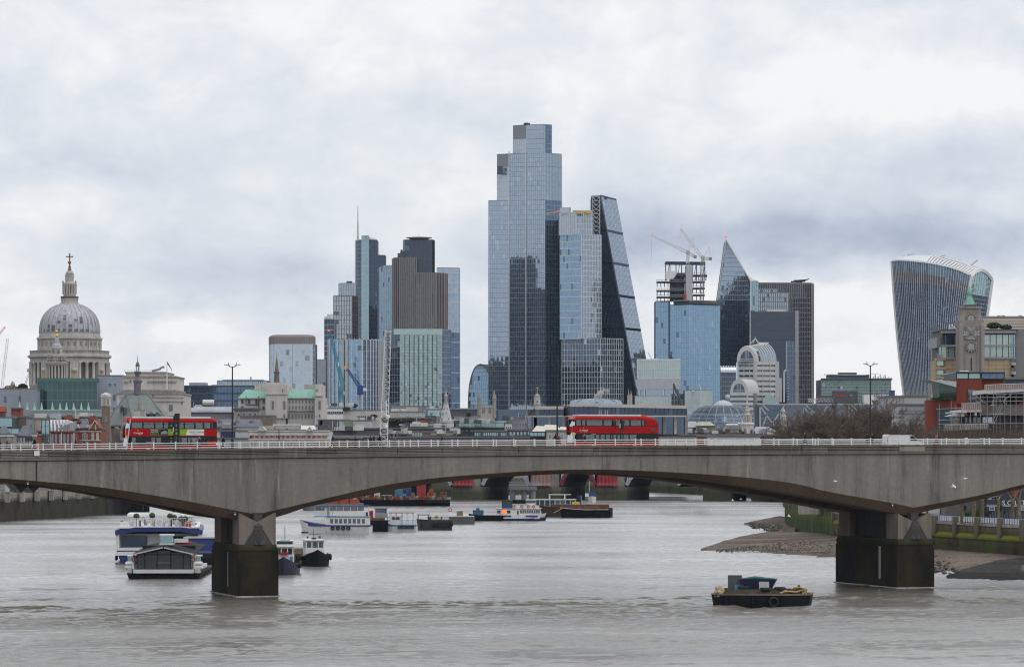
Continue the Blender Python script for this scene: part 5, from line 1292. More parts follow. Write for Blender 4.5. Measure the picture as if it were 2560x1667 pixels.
# ------------------------------------------------------------------ the domed cathedral
def cathedral():
 Y=1710;m=Y/FPX;cx,cy=Xp(174,Y),Y
 T=thing('cathedral','great domed stone cathedral with lead dome and golden cross tip','cathedral',(cx,cy,Gz))
 z=lambda py: Zp(py,Y)
 def lat(pts,n=48,**k):
  b=MB();b.lathe([(r*m,z(py)) for r,py in pts],cx,cy,n);return b
 lat([(98,1090),(98,985),(103,985),(103,978),(99,976),(99,962),(97,960)]).build('drum_base',stone_d,T)
 lat([(86,965),(86,905)]).build('drum_wall',stone_b,T)
 lat([(97,908),(98,906),(98,897),(104,894),(104,889),(99,888),(99,886)]).build('entablature',stone,T)
 lat([(98.5,888),(98.5,879),(99.5,879),(99.5,877.5),(96,877.5),(80,877)]).build('gallery_balustrade',stone_d,T)
 for i in range(32):
  a=2*math.pi*i/32+.05;x,y=cx+93*m*math.cos(a),cy+93*m*math.sin(a)
  if y>cy+5: continue
  if i % 4==1:
   b=MB();b.box(-2.2,-1.4,0,2.2,1.6,(965-905)*m);b.m=1;b.box(-1.4,-1.5,.8,1.4,-1.3,7.6);b.m=0
   b.lathe([(1.3,7.2),(1.5,8.0),(1.0,9.0)],0,-1.3,8);me=b.mesh('niche_bay',[stone,mat('ochre_stone',(.44,.33,.21),.8,.2,.6)])
   put('niche_bay',me,T,(x,y,z(965)),a+math.pi/2)
 cb=MB();cb.lathe([(1.05,0),(1.05,.5),(.85,.6),(.78,11.0),(1.0,11.5),(1.1,12.4)],0,0,10);cm=cb.mesh('column',stone,smooth=True)
 for i in range(64):
  a=2*math.pi*i/64;x,y=cx+96*m*math.cos(a),cy+96*m*math.sin(a)
  if y<cy+6 and i % 2==0: put('column',cm,T,(x,y,z(965)))
 lat([(78,879),(78,852),(80,851),(82,848),(82,845),(77,844),(77,839.5),(75.5,838),(75.5,833)]).build('attic',stone,T)
 wm_=window_mesh(14*m*.45,10.5*m,stone,winglass,(1,1),.16)
 for i in range(32):
  a=2*math.pi*(i+.5)/32;x,y=cx+78.3*m*math.cos(a),cy+78.3*m*math.sin(a)
  if y<cy+2:
   put('window',wm_,T,(x,y,z(866)),a+math.pi/2)
   b=MB();a2=a+math.pi/32;b.box(-.35,-.35,0,.35,.3,27*m);me=b.mesh('pilaster',stone);put('pilaster',me,T,(cx+78*m*math.cos(a2),cy+78*m*math.sin(a2),z(879)),a2+math.pi/2)
 dome_p=[(75,833),(74.6,826),(73.4,815),(71.4,805),(68.4,797),(64.8,790),(60,783),(54.5,777.5),(48,772),(40.5,767),(32,763),(22.5,760)]
 ld,nt,bs=newmat('streaked_lead')
 s1=noise_out(nt,posnode(nt,(.9,.9,.10)),1.0,5,.7);s2=noise_out(nt,posnode(nt),.25,4)
 c=ramp_out(nt,s1,[(.34,(.17,.165,.17)),(.47,(.36,.37,.395)),(.66,(.46,.47,.49))]);c=mixc(nt,1.0,c,ramp_out(nt,s2,[(.3,(.85,.85,.85)),(.7,(1.1,1.1,1.1))]),'MULTIPLY')
 nt.links.new(c,bs.inputs['Base Color']);bs.inputs['Roughness'].default_value=.6
 lat(dome_p,64).build('dome',ld,T,smooth=True)
 ra=mat('lead_rib',(.44,.45,.47),.6,.2,.5,.3)
 for i in range(32):
  a=2*math.pi*i/32+.05
  if math.sin(a)>.25: continue
  b=MB();pr=[(cx+(r+.6)*m*math.cos(a),cy+(r+.6)*m*math.sin(a),z(py)) for r,py in dome_p]
  for p,q in zip(pr,pr[1:]): b.bar(p,q,.8,.25,(math.cos(a),math.sin(a),.4),.3)
  b.build('dome_rib',ra,T)
 pt=mat('dark_lead_patch',(.12,.105,.11),.6,.2,.6)
 for i,(k,v0,v1) in enumerate(((9,.05,.10),(10,.05,.10),(11,.05,.1),(12,.05,.10),(13,.05,.10),(14,.05,.1),(15,.05,.1),(8,.05,.1),(7,.05,.1),(12,.14,.20),(14,.22,.40),(10,.22,.28),(11,.30,.36),(9,.1,.18),(11,.40,.45),(8,.12,.2),(13,.28,.33),(6,.08,.14))):
  a=2*math.pi*(k+16.5)/32+.05-.78;b=MB()
  for s_ in range(3):
   va,vb=lerp(v0,v1,s_/3),lerp(v0,v1,(s_+1)/3);q=[]
   for v,da in ((va,-.05),(va,.05),(vb,.05),(vb,-.05)):
    t=v*(len(dome_p)-1);j=min(int(t),len(dome_p)-2);r=lerp(dome_p[j][0],dome_p[j+1][0],t-j)+.45;py=lerp(dome_p[j][1],dome_p[j+1][1],t-j);q.append((cx+r*m*math.cos(a+da),cy+r*m*math.sin(a+da),z(py)))
   b.poly(*q)
  b.build('lead_panel',pt,T)
 # lantern, ball and cross
 lat([(23,761),(23,757),(21,756),(21,750),(22.5,749),(22.5,747)],32).build('lantern_base',stone,T)
 lat([(22,748),(22,742),(22.6,742),(22.6,741),(18,741)],32).build('golden_gallery',mat('gallery_iron',(.13,.10,.09),.7,.2,1),T)
 lat([(14,742),(14,712)],16).build('lantern_core',stone_b,T)
 lat([(15.5,741),(15.5,735),(15,735)],16).build('lantern_plinth',stone,T)
 b=MB();b.lathe([(.5,0),(.42,.3),(.40,4.6),(.55,5.2)],0,0,8);me=b.mesh('lantern_column',stone)
 for i in range(16):
  a=2*math.pi*i/16+.1;
  if math.sin(a)<.4: put('lantern_column',me,T,(cx+16*m*math.cos(a),cy+16*m*math.sin(a),z(736)))
 b=MB();b.box(-.9,-3.3,0,.9,-3.0,3.2);me=b.mesh('lantern_window',winglass);put('lantern_window',me,T,(cx-.6,cy,z(730)))
 lat([(16,714),(17.5,711),(17.5,708),(14,708),(12,706),(11,704),(11,692),(12,691),(12,689),(10.8,688)],24).build('lantern_cornice',stone,T)
 for k in (-1,1): b=MB();b.lathe([(.35,z(708)),(.5,z(706)),(.15,z(701))],cx+16*m*k,cy-1,6);b.build('urn',stone_d,T)
 lat([(11,689),(10.5,684),(8.5,680),(5,677),(4.2,676)],24).build('cupola',lead,T,smooth=True)
 lat([(4.6,677),(4.6,673),(3.2,671),(3.2,666),(2.0,664),(1.6,659)],16).build('finial',mat('bronze_finial',(.13,.085,.06),.5,.2,1),T)
 bz=mat('dull_gilding',(.24,.15,.085),.45,.2,1,metal=.4)
 b=MB();b.ball((cx,cy,z(656)),4.4*m,14);b.build('ball',bz,T,smooth=True)
 b=MB()
 b.box(cx-.33,cy-.3,z(653),cx+.33,cy+.3,z(635.5));b.box(cx-1.35,cy-.25,z(643.2),cx+1.35,cy+.25,z(640.4))
 for dx,py in ((-1.4,641.8),(1.4,641.8),(0,635.4)): b.ball((cx+dx,cy,z(py)),.42,8)
 b.build('cross',bz,T)
 # nave roof block and the nearer bell tower
 b=MB();b.box(Xp(80,Y),Y+22,Gz,Xp(290,Y),Y+90,z(985));b.build('nave',stone_d,T)
 tx,ty=Xp(142,Y-60),Y-60;z2=lambda py: Zp(py,Y-60)
 T2=thing('bell_tower','baroque stone bell tower topped by golden pineapple before the dome','tower',(tx,ty,Gz))
 def l2(pts,n=16,rot=0): b_=MB();b_.lathe([(r*m,z2(py)) for r,py in pts],tx,ty,n,rot);return b_
 l2([(33,1090),(33,962),(36,960),(36,955),(30,954),(30,950)],4,math.pi/4).build('tower_base',stone,T2)
 l2([(21,952),(21,912)],12).build('belfry',stone_b,T2)
 l2([(28,914),(29,911),(29,907),(25,906),(21,903)],16).build('belfry_cornice',stone_d,T2)
 b=MB();b.lathe([(.62,0),(.5,.4),(.46,6.6),(.66,7.4)],0,0,8);me=b.mesh('column',stone)
 for i in range(20):
  a=2*math.pi*i/20
  if math.sin(a)<.3: put('column',me,T2,(tx+25.5*m*math.cos(a),ty+25.5*m*math.sin(a),z2(951)))
 l2([(20,906),(20,893),(22,892),(22,889),(15,888),(14,884),(14,872),(15,871),(15,868),(11,867)],8,.39).build('upper_stage',stone,T2)
 for i in range(8):
  a=-math.pi*(i/7);b=MB();b.lathe([(.5,z2(904)),(.8,z2(900)),(.4,z2(896)),(.55,z2(893)),(.1,z2(886))],tx+21*m*math.cos(a),ty+21*m*math.sin(a),6);b.build('scroll',stone_d,T2)
 for k in (-1,1):
  b=MB();b.box(tx+k*1.6-.6,ty-4.6,z2(904),tx+k*1.6+.6,ty-3.6,z2(895));b.build('opening',winglass,T2)
  b=MB();b.box(tx+k*1.3-.45,ty-3.2,z2(883),tx+k*1.3+.45,ty-2.5,z2(874));b.build('opening',winglass,T2)
 l2([(12,868),(11.5,864),(7,858),(5.6,851),(4.5,845),(3.5,843)],8,.39).build('bell_roof',lead,T2)
 l2([(2.2,844),(3.6,841),(3.6,838),(2,835),(1.4,833),(3.4,830),(3.6,828),(1.8,825)],10).build('pineapple',gold,T2,smooth=True)
cathedral()

# green glass office and its grey-panelled wings in front of the cathedral
gp_w=style([greyp],[1],grey,(.06,.05),(.10,.06),3.2,1.0,.002)
st_green=style([glass('sea_green_glass',(.014,.036,.038),(.5,.74,.74),.09,.03,.5),g_navy2],[6,1],alu,(.06,.08),(.10,.10),2.1,8,.012)
T,Yf,rz=block('glass_office','dark green glass office box in front of the cathedral drum',92,244,951,1040,1350,30,greyp)
glassfront(T,93,243,952,1023,1350,st_green,0,12,3)
mb=MB();mb.box(Xp(93,1350),1349.5,Zp(954,1350),Xp(246,1350),1353,Zp(945,1350));mb.build('glass_parapet',glass('parapet_glass',(.012,.06,.05),(.6,.95,.85),.08),T)
T,Yf,rz=block('panel_block','pale grey panelled block right of the green glass office',244,306,940,1045,1352,30,greyp)
glassfront(T,244,306,941,1040,1352,gp_w)
mb=MB();mb.box(Xp(272,1350),1346,Zp(1045,1350),Xp(305,1350),1352,Zp(966,1350));mb.build('lower_wing',greyp,T)
for px,py,w,h in ((275,965,7,7),(288,965,5,6),(286,1000,5,13),(285,1030,5,12)): windows(T,[px],py,w,h,1345.9,0,grey_d,winglass)
T,Yf,rz=block('panel_block','grey panelled block with roof garden left of the green glass office',-20,92,973,1050,1340,30,greyp)
glassfront(T,-20,52,974,1045,1340,gp_w);glassfront(T,53,92,973,1045,1338,gp_w,-3)
for px,py,w,h in ((13,1005,5,15),(14,1030,5,8),(50,1002,4,12)): windows(T,[px],py,w,h,1339.8,0,grey_d,winglass)
def clump(name,label,px,py,wpx,hpx,Y,m,n=260,cat='shrub',s=.35):
 mb=MB();c=P(px,py,Y);rx,rz_=wpx/2*Y/FPX,hpx/2*Y/FPX
 for k in range(n):
  while True:
   p=Vector((rnd.uniform(-1,1),rnd.uniform(-1,1),rnd.uniform(-1,1)))
   if p.length<1: break
  p=Vector((c.x+p.x*rx,c.y+p.y*rx,c.z+p.z*rz_));u=Vector((rnd.gauss(0,1),rnd.gauss(0,1),rnd.gauss(0,1))).normalized();v=u.orthogonal().normalized()*s;u=u.cross(v).normalized()*s
  mb.poly(p-u-v,p+u-v,p+u+v,p-u+v)
 return tag(mb.build(name,m),label,cat)
clump('clipped_shrub','dark clipped dome shrub on the panelled roof at the left',57,968,24,16,1345,leaf_d,700)
clump('roof_planting','pale dry grasses on the panelled roof left of the cathedral',28,970,36,12,1345,mat('dry_grass',(.28,.22,.14),.9,.3,1),220)
T=thing('stone_finial','small stone cupola behind the roof garden at far left','finial',P(32,975,1500))
mb=MB();mb.lathe([(1.0,Zp(978,1500)),(.9,Zp(964,1500)),(1.1,Zp(961,1500)),(.8,Zp(957,1500)),(.1,Zp(952,1500))],Xp(32,1500),1500,8);mb.build('cupola',stone_d,T)

# stepped stone block with flagpole
def stepped():
 Y=1250;T=thing('stone_block','huge stepped pale stone block behind the green hipped roof','building',(Xp(375,Y),Y,Gz))
 for k,(a,b,t,bt,o) in enumerate(((307,407,929,960,10),(304,434,940,980,6),(297,436,975,1000,3),(292,452,983,1100,0))):
  mb=MB();mb.box(Xp(a,Y),Y+o,Zp(bt,Y),Xp(b,Y),Y+40,Zp(t,Y));mb.build('wall',stone_p if k !=2 else stone,T)
  mb=MB();mb.box(Xp(a,Y)-.3,Y+o-.4,Zp(t+2.5,Y),Xp(b,Y)+.3,Y+40,Zp(t,Y)+.2);mb.build('cornice',stone_d,T)
 for a,b,py in ((307,313,953),(366,435,952),(300,452,993),(382,455,1003)): mb=MB();mb.box(Xp(a,Y)-.2,Y-.3 if py>990 else Y+5.3,Zp(py+2,Y),Xp(b,Y)+.4,Y+8,Zp(py-1,Y));mb.build('string_course',stone_d,T)
 windows(T,[326],956,4,7,Y+5.9,0,stone_d,winglass);windows(T,[427],1027,9,16,Y-.1,0,stone_d,winglass);windows(T,[381,385],993,2,9,Y-.1,0,stone_d,winglass);windows(T,[427],1046,10,7,Y-.1,0,stone_d,winglass)
 mb=MB();mb.path([P(380,927,Y+12),P(398,923,Y+12),P(404,918,Y+12),P(411,917,Y+12)],.45,6);mb.build('roof_duct',grey,T)
 mb=MB()
 for k in range(12): mb.tube(P(312+8*k,929,Y+11),P(312+8*k,925,Y+11),.06,.06,3)
 mb.tube(P(310,925.5,Y+11),P(408,925.5,Y+11),.05,.05,3);mb.build('roof_guard',grey_d,T)
 F_=thing('flagpole','white flagpole flying a drooping red white and blue flag','flagpole',P(417,978,Y+4))
 mb=MB();mb.tube(P(417.5,980,Y+4),P(417.5,902,Y+4),.22,.14,6);mb.build('pole',white,F_)
 mb=MB();a=[P(418,903,Y+4),P(422,909,Y+4.3),P(427,918,Y+3.8),P(431,928,Y+4.2)];b=[P(418,911,Y+4),P(422,915,Y+4.3),P(427,921.5,Y+3.8),P(430,928.5,Y+4.2)]
 for k in range(3):
  mb.m=0;mb.poly(a[k],a[k+1],b[k+1],b[k]);mb.m=1;q=lambda t,k=k: a[k].lerp(b[k],t)+Vector((0,-.05,0));r=lambda t,k=k: a[k+1].lerp(b[k+1],t)+Vector((0,-.05,0));mb.poly(q(.36),r(.36),r(.64),q(.64));mb.m=2
  q2=lambda t,k=k: a[k].lerp(b[k],t)+Vector((0,-.1,0));r2=lambda t,k=k: a[k+1].lerp(b[k+1],t)+Vector((0,-.1,0));mb.poly(q2(.43),r2(.43),r2(.57),q2(.57))
 mb.build('flag',[blue_p,white,red_p],F_)
stepped()

# steep green slate roof with the dark lantern
def hipped_hall():
 Y=1040;T=thing('gothic_hall','stone hall under a steep green slate hipped roof with dark spire','building',(Xp(332,Y),Y,Gz))
 z=lambda py: Zp(py,Y);ze,zr=z(1064),z(985)
 x=lambda px: Xp(px,Y)
 v=[(x(252),Y+8,ze),(x(340),Y-6,ze),(x(420),Y+10,ze),(x(420),Y+34,ze),(x(252),Y+34,ze),(Xp(316,Y+20),Y+20,Zp(985,Y+20)),(Xp(369,Y+20),Y+20,Zp(985,Y+20))]
 mb=MB();mb.add([v[0],v[1],v[5]],[(0,1,2)]);mb.add([v[1],v[2],v[6],v[5]],[(0,1,2,3)]);mb.add([v[2],v[3],v[6]],[(0,1,2)]);mb.add([v[3],v[4],v[5],v[6]],[(0,1,2,3)]);mb.add([v[4],v[0],v[5]],[(0,1,2)]);mb.build('hipped_roof',slate_g,T)
 mb=MB();mb.tube(v[1],v[5],.3,.3,5);mb.tube(v[2],v[6],.3,.3,5);mb.tube(v[5],v[6],.4,.4,5);mb.tube(v[0],v[5],.3,.3,5);mb.build('roof_ridge',lead_d,T)
 mb=MB();mb.prism([(x(254),Y+9),(x(340),Y-4.5),(x(418),Y+11),(x(418),Y+33),(x(254),Y+33)],Gz,ze+.1,False);mb.build('wall',stone_b,T)
 mb=MB();mb.bar((x(252),Y+7.7,ze),(x(340),Y-6.3,ze),.5,.4,(-.7,-.7,0));mb.build('eaves',lead_d,T)
 for px,py in ((307,1024),(366,1040),(380,1040),(395,1040)):
  mb=MB();c=P(px,py,Y+7 if px<330 else Y+2);w=.75;mb.box(c.x-w,c.y-2.2,c.z-1.1,c.x+w,c.y+3,c.z+.6);mb.add([(c.x-w-.2,c.y-2.4,c.z+.6),(c.x+w+.2,c.y-2.4,c.z+.6),(c.x,c.y-2.4,c.z+1.35),(c.x-w-.2,c.y+3,c.z+.6),(c.x+w+.2,c.y+3,c.z+.6),(c.x,c.y+3,c.z+1.35)],[(0,1,2),(0,2,5,3),(1,4,5,2)]);mb.m=1;mb.box(c.x-w*.75,c.y-2.3,c.z-.9,c.x+w*.75,c.y-2.15,c.z+.5);mb.build('dormer',[lead_d,winglass],T)
 cx,cy=Xp(344,Y+20),Y+20;z=lambda py: Zp(py,Y+20);ln=MB();n=8
 ln.lathe([(1.15,z(986)),(1.15,z(957)),(1.5,z(955)),(1.5,z(951)),(1.2,z(950)),(.75,z(942)),(.85,z(934)),(1.1,z(932)),(1.1,z(929)),(.5,z(928))],cx,cy,n,.39);ln.build('lantern',lead_d,T)
 mb=MB()
 for k in range(6): a=k*math.pi/3;mb.tube((cx+.5*math.cos(a),cy+.5*math.sin(a),z(929)),(cx+.5*math.cos(a),cy+.5*math.sin(a),z(915)),.1,.1,4)
 mb.build('lantern_posts',copper,T)
 mb=MB();mb.lathe([(.7,z(916)),(.65,z(912)),(.5,z(908)),(.15,z(904)),(.06,z(895)),(.03,z(886))],cx,cy,10);mb.build('lantern_cap',mat('aged_copper',(.10,.13,.09),.7,.2,1),T)
 # stone turrets of the facade
 for px,py0,py1,w in ((348,1042,985,9),(305,1080,1028,8),(275,1085,1055,6)):
  t=MB();X_,Y_=Xp(px,Y-12),Y-12;q=w*Y/FPX/2
  t.lathe([(q*1.3,Zp(py0+20,Y_)),(q*1.3,Zp(py0,Y_)),(q*.8,Zp(py0-3,Y_)),(q*.7,Zp(lerp(py0,py1,.55),Y_)),(q*.85,Zp(lerp(py0,py1,.6),Y_)),(.06,Zp(py1,Y_))],X_,Y_,8);t.build('pinnacle',stone_d,T)
 mb=MB();mb.box(Xp(336,Y-12),Y-13,Zp(1060,Y-12),Xp(362,Y-12),Y-8,Zp(1028,Y-12));mb.build('parapet_tower',stone,T)
 for k in range(5): mb=MB();px=337+6*k;mb.lathe([(.25,Zp(1029,Y-12)),(.3,Zp(1025,Y-12)),(.05,Zp(1019,Y-12))],Xp(px,Y-12),Y-12,6);mb.build('crocket',stone_d,T)
 mb=MB();mb.box(Xp(252,Y-6),Y-9,Gz,Xp(312,Y-6),Y,Zp(1072,Y-6));mb.build('front_range',stone_b,T)
 for px in (258,266,274,282): windows(T,[px],1098,6,16,Y-9.1,0,stone_d,winglass,(2,1))
 mb=MB();gx=lambda p: Xp(p,Y-10);a=[(gx(279),Y-10,Zp(1084,Y-10)),(gx(311),Y-10,Zp(1084,Y-10)),(gx(287),Y-10,Zp(1066,Y-10))];mb.add(a+[(p[0],p[1]+8,p[2]) for p in a],[(0,1,2),(3,5,4),(0,2,5,3),(1,4,5,2)]);mb.box(gx(279),Y-10,Gz,gx(311),Y-2,Zp(1084,Y-10));mb.build('gable',stone_b,T)
hipped_hall()

# slim tower with belfry beside it
def campanile(label,px,Y,pt,pm,pb,w,m1,m2):
 T=thing('bell_tower',label,'tower',(Xp(px,Y),Y,Gz));q=w/2*Y/FPX;x,z=Xp(px,Y),lambda p: Zp(p,Y)
 mb=MB();mb.box(x-q,Y-q,Gz,x+q,Y+q,z(pm));mb.build('shaft',m1,T)
 mb=MB();mb.box(x-q*1.1,Y-q*1.1,z(pm),x+q*1.1,Y+q*1.1,z(lerp(pm,pt,.62)));mb.box(x-q*1.25,Y-q*1.25,z(lerp(pm,pt,.62)),x+q*1.25,Y+q*1.25,z(lerp(pm,pt,.7)));mb.build('belfry',m2,T)
 mb=MB();mb.lathe([(q*1.5,z(lerp(pm,pt,.7))),(q*1.4,z(lerp(pm,pt,.82))),(q*.7,z(lerp(pm,pt,.92))),(.1,z(pt))],x,Y,8,.39);mb.build('cupola',m2,T)
 windows(T,[px-w*.2,px+w*.25],lerp(pm,pt,.1),w*.22,(pm-pt)*.45,Y-q*1.1-.02,0,m2,winglass,(1,1),True)
 windows(T,[px],lerp(pm,pb,.85),w*.25,12,Y-q-.02,0,m2,winglass,(1,1),True)
campanile('slim brick tower with pale stone belfry left of the hipped roof',265,1020,980,1015,1060,19,mat('brown_brick',(.20,.14,.10),.85,.25,.8),stone_p)

# copper-roofed terrace with obelisks
T,Yf,rz=block('copper_roof_building','low pale green copper roofed building crowned with little spires',80,258,1027,1070,1180,25,greyp,copper_p)
gable_roof(T,88,256,1042,1027,1179,20,copper_p,(20,10))
windows(T,arange(175,252,7),1058,7,14,1179.8,0,white,winglass,(3,1))
mb=MB();mb.lathe([(.62,0),(.5,.3),(.08,2.55)],0,0,6);ob=mb.mesh('spirelet',copper_p)
for px in (50,69,87,105,132,151,167,185,204,222): put('spirelet',ob,T,(Xp(px,1178),1177,Zp(1024 if px>60 else 1021,1178)))

# brick houses along the far left embankment
T,Yf,rz=block('brick_house','red brick house with white stone gable and arched windows at left',176,251,1072,1130,985,14,brick,slate)
mb=MB();Y=985;x=lambda p: Xp(p,Y);z=lambda p: Zp(p,Y)
gable_roof(T,176,240,1072,1051,Y,14,slate,(2,2))
mb=MB();g=[(x(222),Y-.6,z(1074)),(x(251),Y-.6,z(1074)),(x(244),Y-.6,z(1060)),(x(238),Y-.6,z(1050)),(x(231),Y-.6,z(1062))];mb.add(g+[(p[0],p[1]+10,p[2]) for p in g],[(4,3,2,1,0),(5,6,7,8,9)]+[(i,(i+1) % 5,5+(i+1) % 5,5+i) for i in range(5)]);mb.build('gable',brick,T)
mb=MB();mb.bar(g[0],g[4],.25,.15,(0,-1,0));mb.bar(g[4],g[3],.25,.15,(0,-1,0));mb.bar(g[3],g[2],.25,.15,(0,-1,0));mb.bar((x(176),Y-.1,z(1078)),(x(253),Y-.1,z(1078)),.35,.2,(0,-1,0));mb.bar((x(176),Y-.1,z(1100.5)),(x(251),Y-.1,z(1100.5)),.3,.15,(0,-1,0));mb.build('stone_trim',stone_p,T)
mb=MB();g=[(x(184),Y-.8,z(1070)),(x(200),Y-.8,z(1070)),(x(192),Y-.8,z(1060))];mb.add(g+[(p[0],p[1]+6,p[2]) for p in g],[(0,1,2),(0,2,5,3),(1,4,5,2)]);mb.bar(g[0],g[2],.25,.15,(0,-1,0));mb.bar(g[2],g[1],.25,.15,(0,-1,0));mb.build('small_gable',stone_p,T)
windows(T,[212],1099,11,16,Y-.1,0,stone_p,winglass,(2,2),True);windows(T,[232,244],1100,6,18,Y-.1,0,stone_p,stone_p,(1,1),True);windows(T,[191],1098,9,16,Y-.1,0,stone_p,stone_p,(1,2));windows(T,[183,219],1068,9,6,Y-.9,0,white,winglass_b,(2,1));windows(T,[239],1074,3,12,Y-.7,0,stone_p,stone_p)
windows(T,[203,217],1112,8,8,Y-.1,0,stone_p,winglass)
for px,a in ((167,1040),(227,1042),(192,1048)):
 mb=MB();w=8 if px !=192 else 2.5;mb.box(x(px-w),Y+4,z(1060),x(px+w),Y+7,z(a));mb.box(x(px-w)-.3,Y+3.7,z(a+7),x(px+w)+.3,Y+7.3,z(a+4));mb.build('chimney',brick if px !=192 else brick,T)
 for k in range(3 if w>5 else 1): mb=MB();mb.lathe([(.25,z(a)),(.2,z(a-4))],x(px-w*.6+k*w*.6),Y+5.5,6);mb.build('chimney_pot',terra,T)
T,Yf,rz=block('terracotta_office','red framed office with dark tall windows and glass stair at left',92,186,1080,1130,975,14,brick,slate)
Y=975
windows(T,[98,131,140,150,161,170,180],1110,7.5,26,Y-.1,0,terra,winglass_b)
for px in (94,126,154,185): mb=MB();mb.bar(P(px,1112,Y),P(px,1080,Y),.25,.3,(0,-1,0));mb.build('white_pier',offwhite,T)
mb=MB();mb.bar(P(92,1080,Y),P(186,1080,Y),.35,.35,(0,-1,0));mb.build('frame_head',terra,T)
glassfront(T,104,124,1050,1112,Y-.8,style([g_teal,g_blue2],[2,3],grey_d,(.18,.2),(.12,.1),1.1,3.5,.01),0,2,4)
mb=MB();a=[P(126,1049,Y+5),P(163,1049,Y+5),P(178,1056,Y),P(178,1080,Y),P(126,1080,Y)];mb.add(a+[p+Vector((0,10,0)) for p in a],[(0,4,3,2,1)]+[(i,(i+1) % 5,5+(i+1) % 5,5+i) for i in range(5)]);mb.build('sloping_roof',lead,T)
for k in range(6): mb=MB();mb.bar(P(130+8.5*k,1078,Y-.1),P(128+8*k,1050,Y+4.5),.45,.4,(0,-1,.3));mb.build('roof_fin',offwhite,T)
windows(T,[133,143,153,163,172],1076,4,16,Y-.25,0,grey,winglass_b)
T,Yf,rz=block('concrete_block','blank beige plant tower behind the red framed office',66,124,1048,1110,1010,12,beige);mb=MB();mb.box(Xp(68,1008),1006,Zp(1100,1008),Xp(84,1008),1010,Zp(1049,1008));mb.build('grey_panel',grey,T);windows(T,[78],1085,4,26,1005.9,0,grey,winglass)
T,Yf,rz=block('slate_house','steep grey slate mansard house with three white windows at left',36,76,1092,1130,960,12,mat('navy_slate',(.05,.06,.09),.7,.2,1),slate)
Y=960;mb=MB();a=[(Xp(42,Y),Y,Zp(1092,Y)),(Xp(74,Y),Y,Zp(1092,Y)),(Xp(74,Y),Y+12,Zp(1092,Y)),(Xp(42,Y),Y+12,Zp(1092,Y))];b=[(Xp(54,Y),Y+3,Zp(1063,Y)),(Xp(64,Y),Y+3,Zp(1063,Y)),(Xp(64,Y),Y+9,Zp(1063,Y)),(Xp(54,Y),Y+9,Zp(1063,Y))];mb.loft([a,b]);mb.build('pavilion_roof',slate,T)
windows(T,[44,52,60],1106,4.5,12,Y-.1,0,white,winglass_b,(1,2))
mb=MB();mb.bar(P(36,1111,Y-.5),P(92,1111,Y-.5),.9,.5,(0,-1,0))
for k in range(14): mb.lathe([(.12,Zp(1110,Y)),(.2,Zp(1107,Y)),(.04,Zp(1102,Y))],Xp(38+4*k,Y),Y-.7,5)
mb.build('balustrade',stone,T)
T,Yf,rz=block('stone_house','carved stone house with slate turret at the far left edge',-30,36,1087,1130,955,12,stone_d,slate)
Y=955;mb=MB();mb.loft([[(Xp(-6,Y),Y,Zp(1088,Y)),(Xp(19,Y),Y,Zp(1088,Y)),(Xp(19,Y),Y+8,Zp(1088,Y)),(Xp(-6,Y),Y+8,Zp(1088,Y))],[(Xp(0,Y),Y+3,Zp(1064,Y)),(Xp(9,Y),Y+3,Zp(1064,Y)),(Xp(9,Y),Y+5,Zp(1064,Y)),(Xp(0,Y),Y+5,Zp(1064,Y))]]);mb.build('turret_roof',slate,T)
windows(T,[2,10,20,26,31],1104,4,13,Y-.1,0,stone_p,winglass);mb=MB();mb.bar(P(-5,1089,Y),P(36,1089,Y),.5,.4,(0,-1,0));mb.build('cornice',stone_p,T)
T,Yf,rz=block('brick_range','narrow red brick range between slate mansard and red framed office',71,92,1088,1130,962,10,brick);windows(T,[75,80,85,89],1104,2.6,13,961.9,0,stone_p,winglass);mb=MB();mb.bar(P(70,1089,962),P(93,1089,962),.6,.4,(0,-1,0));mb.build('cornice',stone_p,T)
T,Yf,rz=block('glass_office','low teal glass office tucked behind the far left slate turrets',-10,32,1045,1100,1060,12,grey_d);glassfront(T,-10,30,1045,1066,1060,style([g_teal,g_green],[3,2],alu,(.1,.1),(.12,.1),1.2,2.6,.01));glassfront(T,10,66,1071,1085,1035,style([g_teal,g_navy2],[2,2],alu_d,(.1,.1),(.15,.1),2,2,.01))
T,Yf,rz=block('brown_wall_block','plain brown rooftop block behind the slate mansard',30,70,1043,1100,1070,12,mat('olive_brown',(.15,.12,.09),.85,.15,.4))
T,Yf,rz=block('brick_stack','big plain red brick chimney block above the far left roofs',28,53,1021,1050,1120,5,brick);mb=MB();mb.bar(P(28,1023,1119.8),P(53,1023,1119.8),.35,.2,(0,-1,0));mb.build('coping',brick_d,T)
T=thing('brick_gable','orange tiled gable end at the far left edge','building',(Xp(0,1130),1130,Gz));gable_roof(T,-20,11,1029,1015,1130,6,terra);mb=MB();mb.box(Xp(-18,1130),1130,Gz,Xp(9,1130),1135,Zp(1028,1130));mb.build('wall',brick_d,T)
# dark roofscape between and the wall walk above the embankment trees
T,Yf,rz=block('flat_block','long dark flat roofed block behind the brick houses',40,300,1043,1110,1130,14,darkroof);windows(T,arange(130,180,3),1058,9,10,1129.8,0,grey_d,winglass_b);windows(T,arange(200,252,5),1057,7,10,1129.8,0,white,winglass)

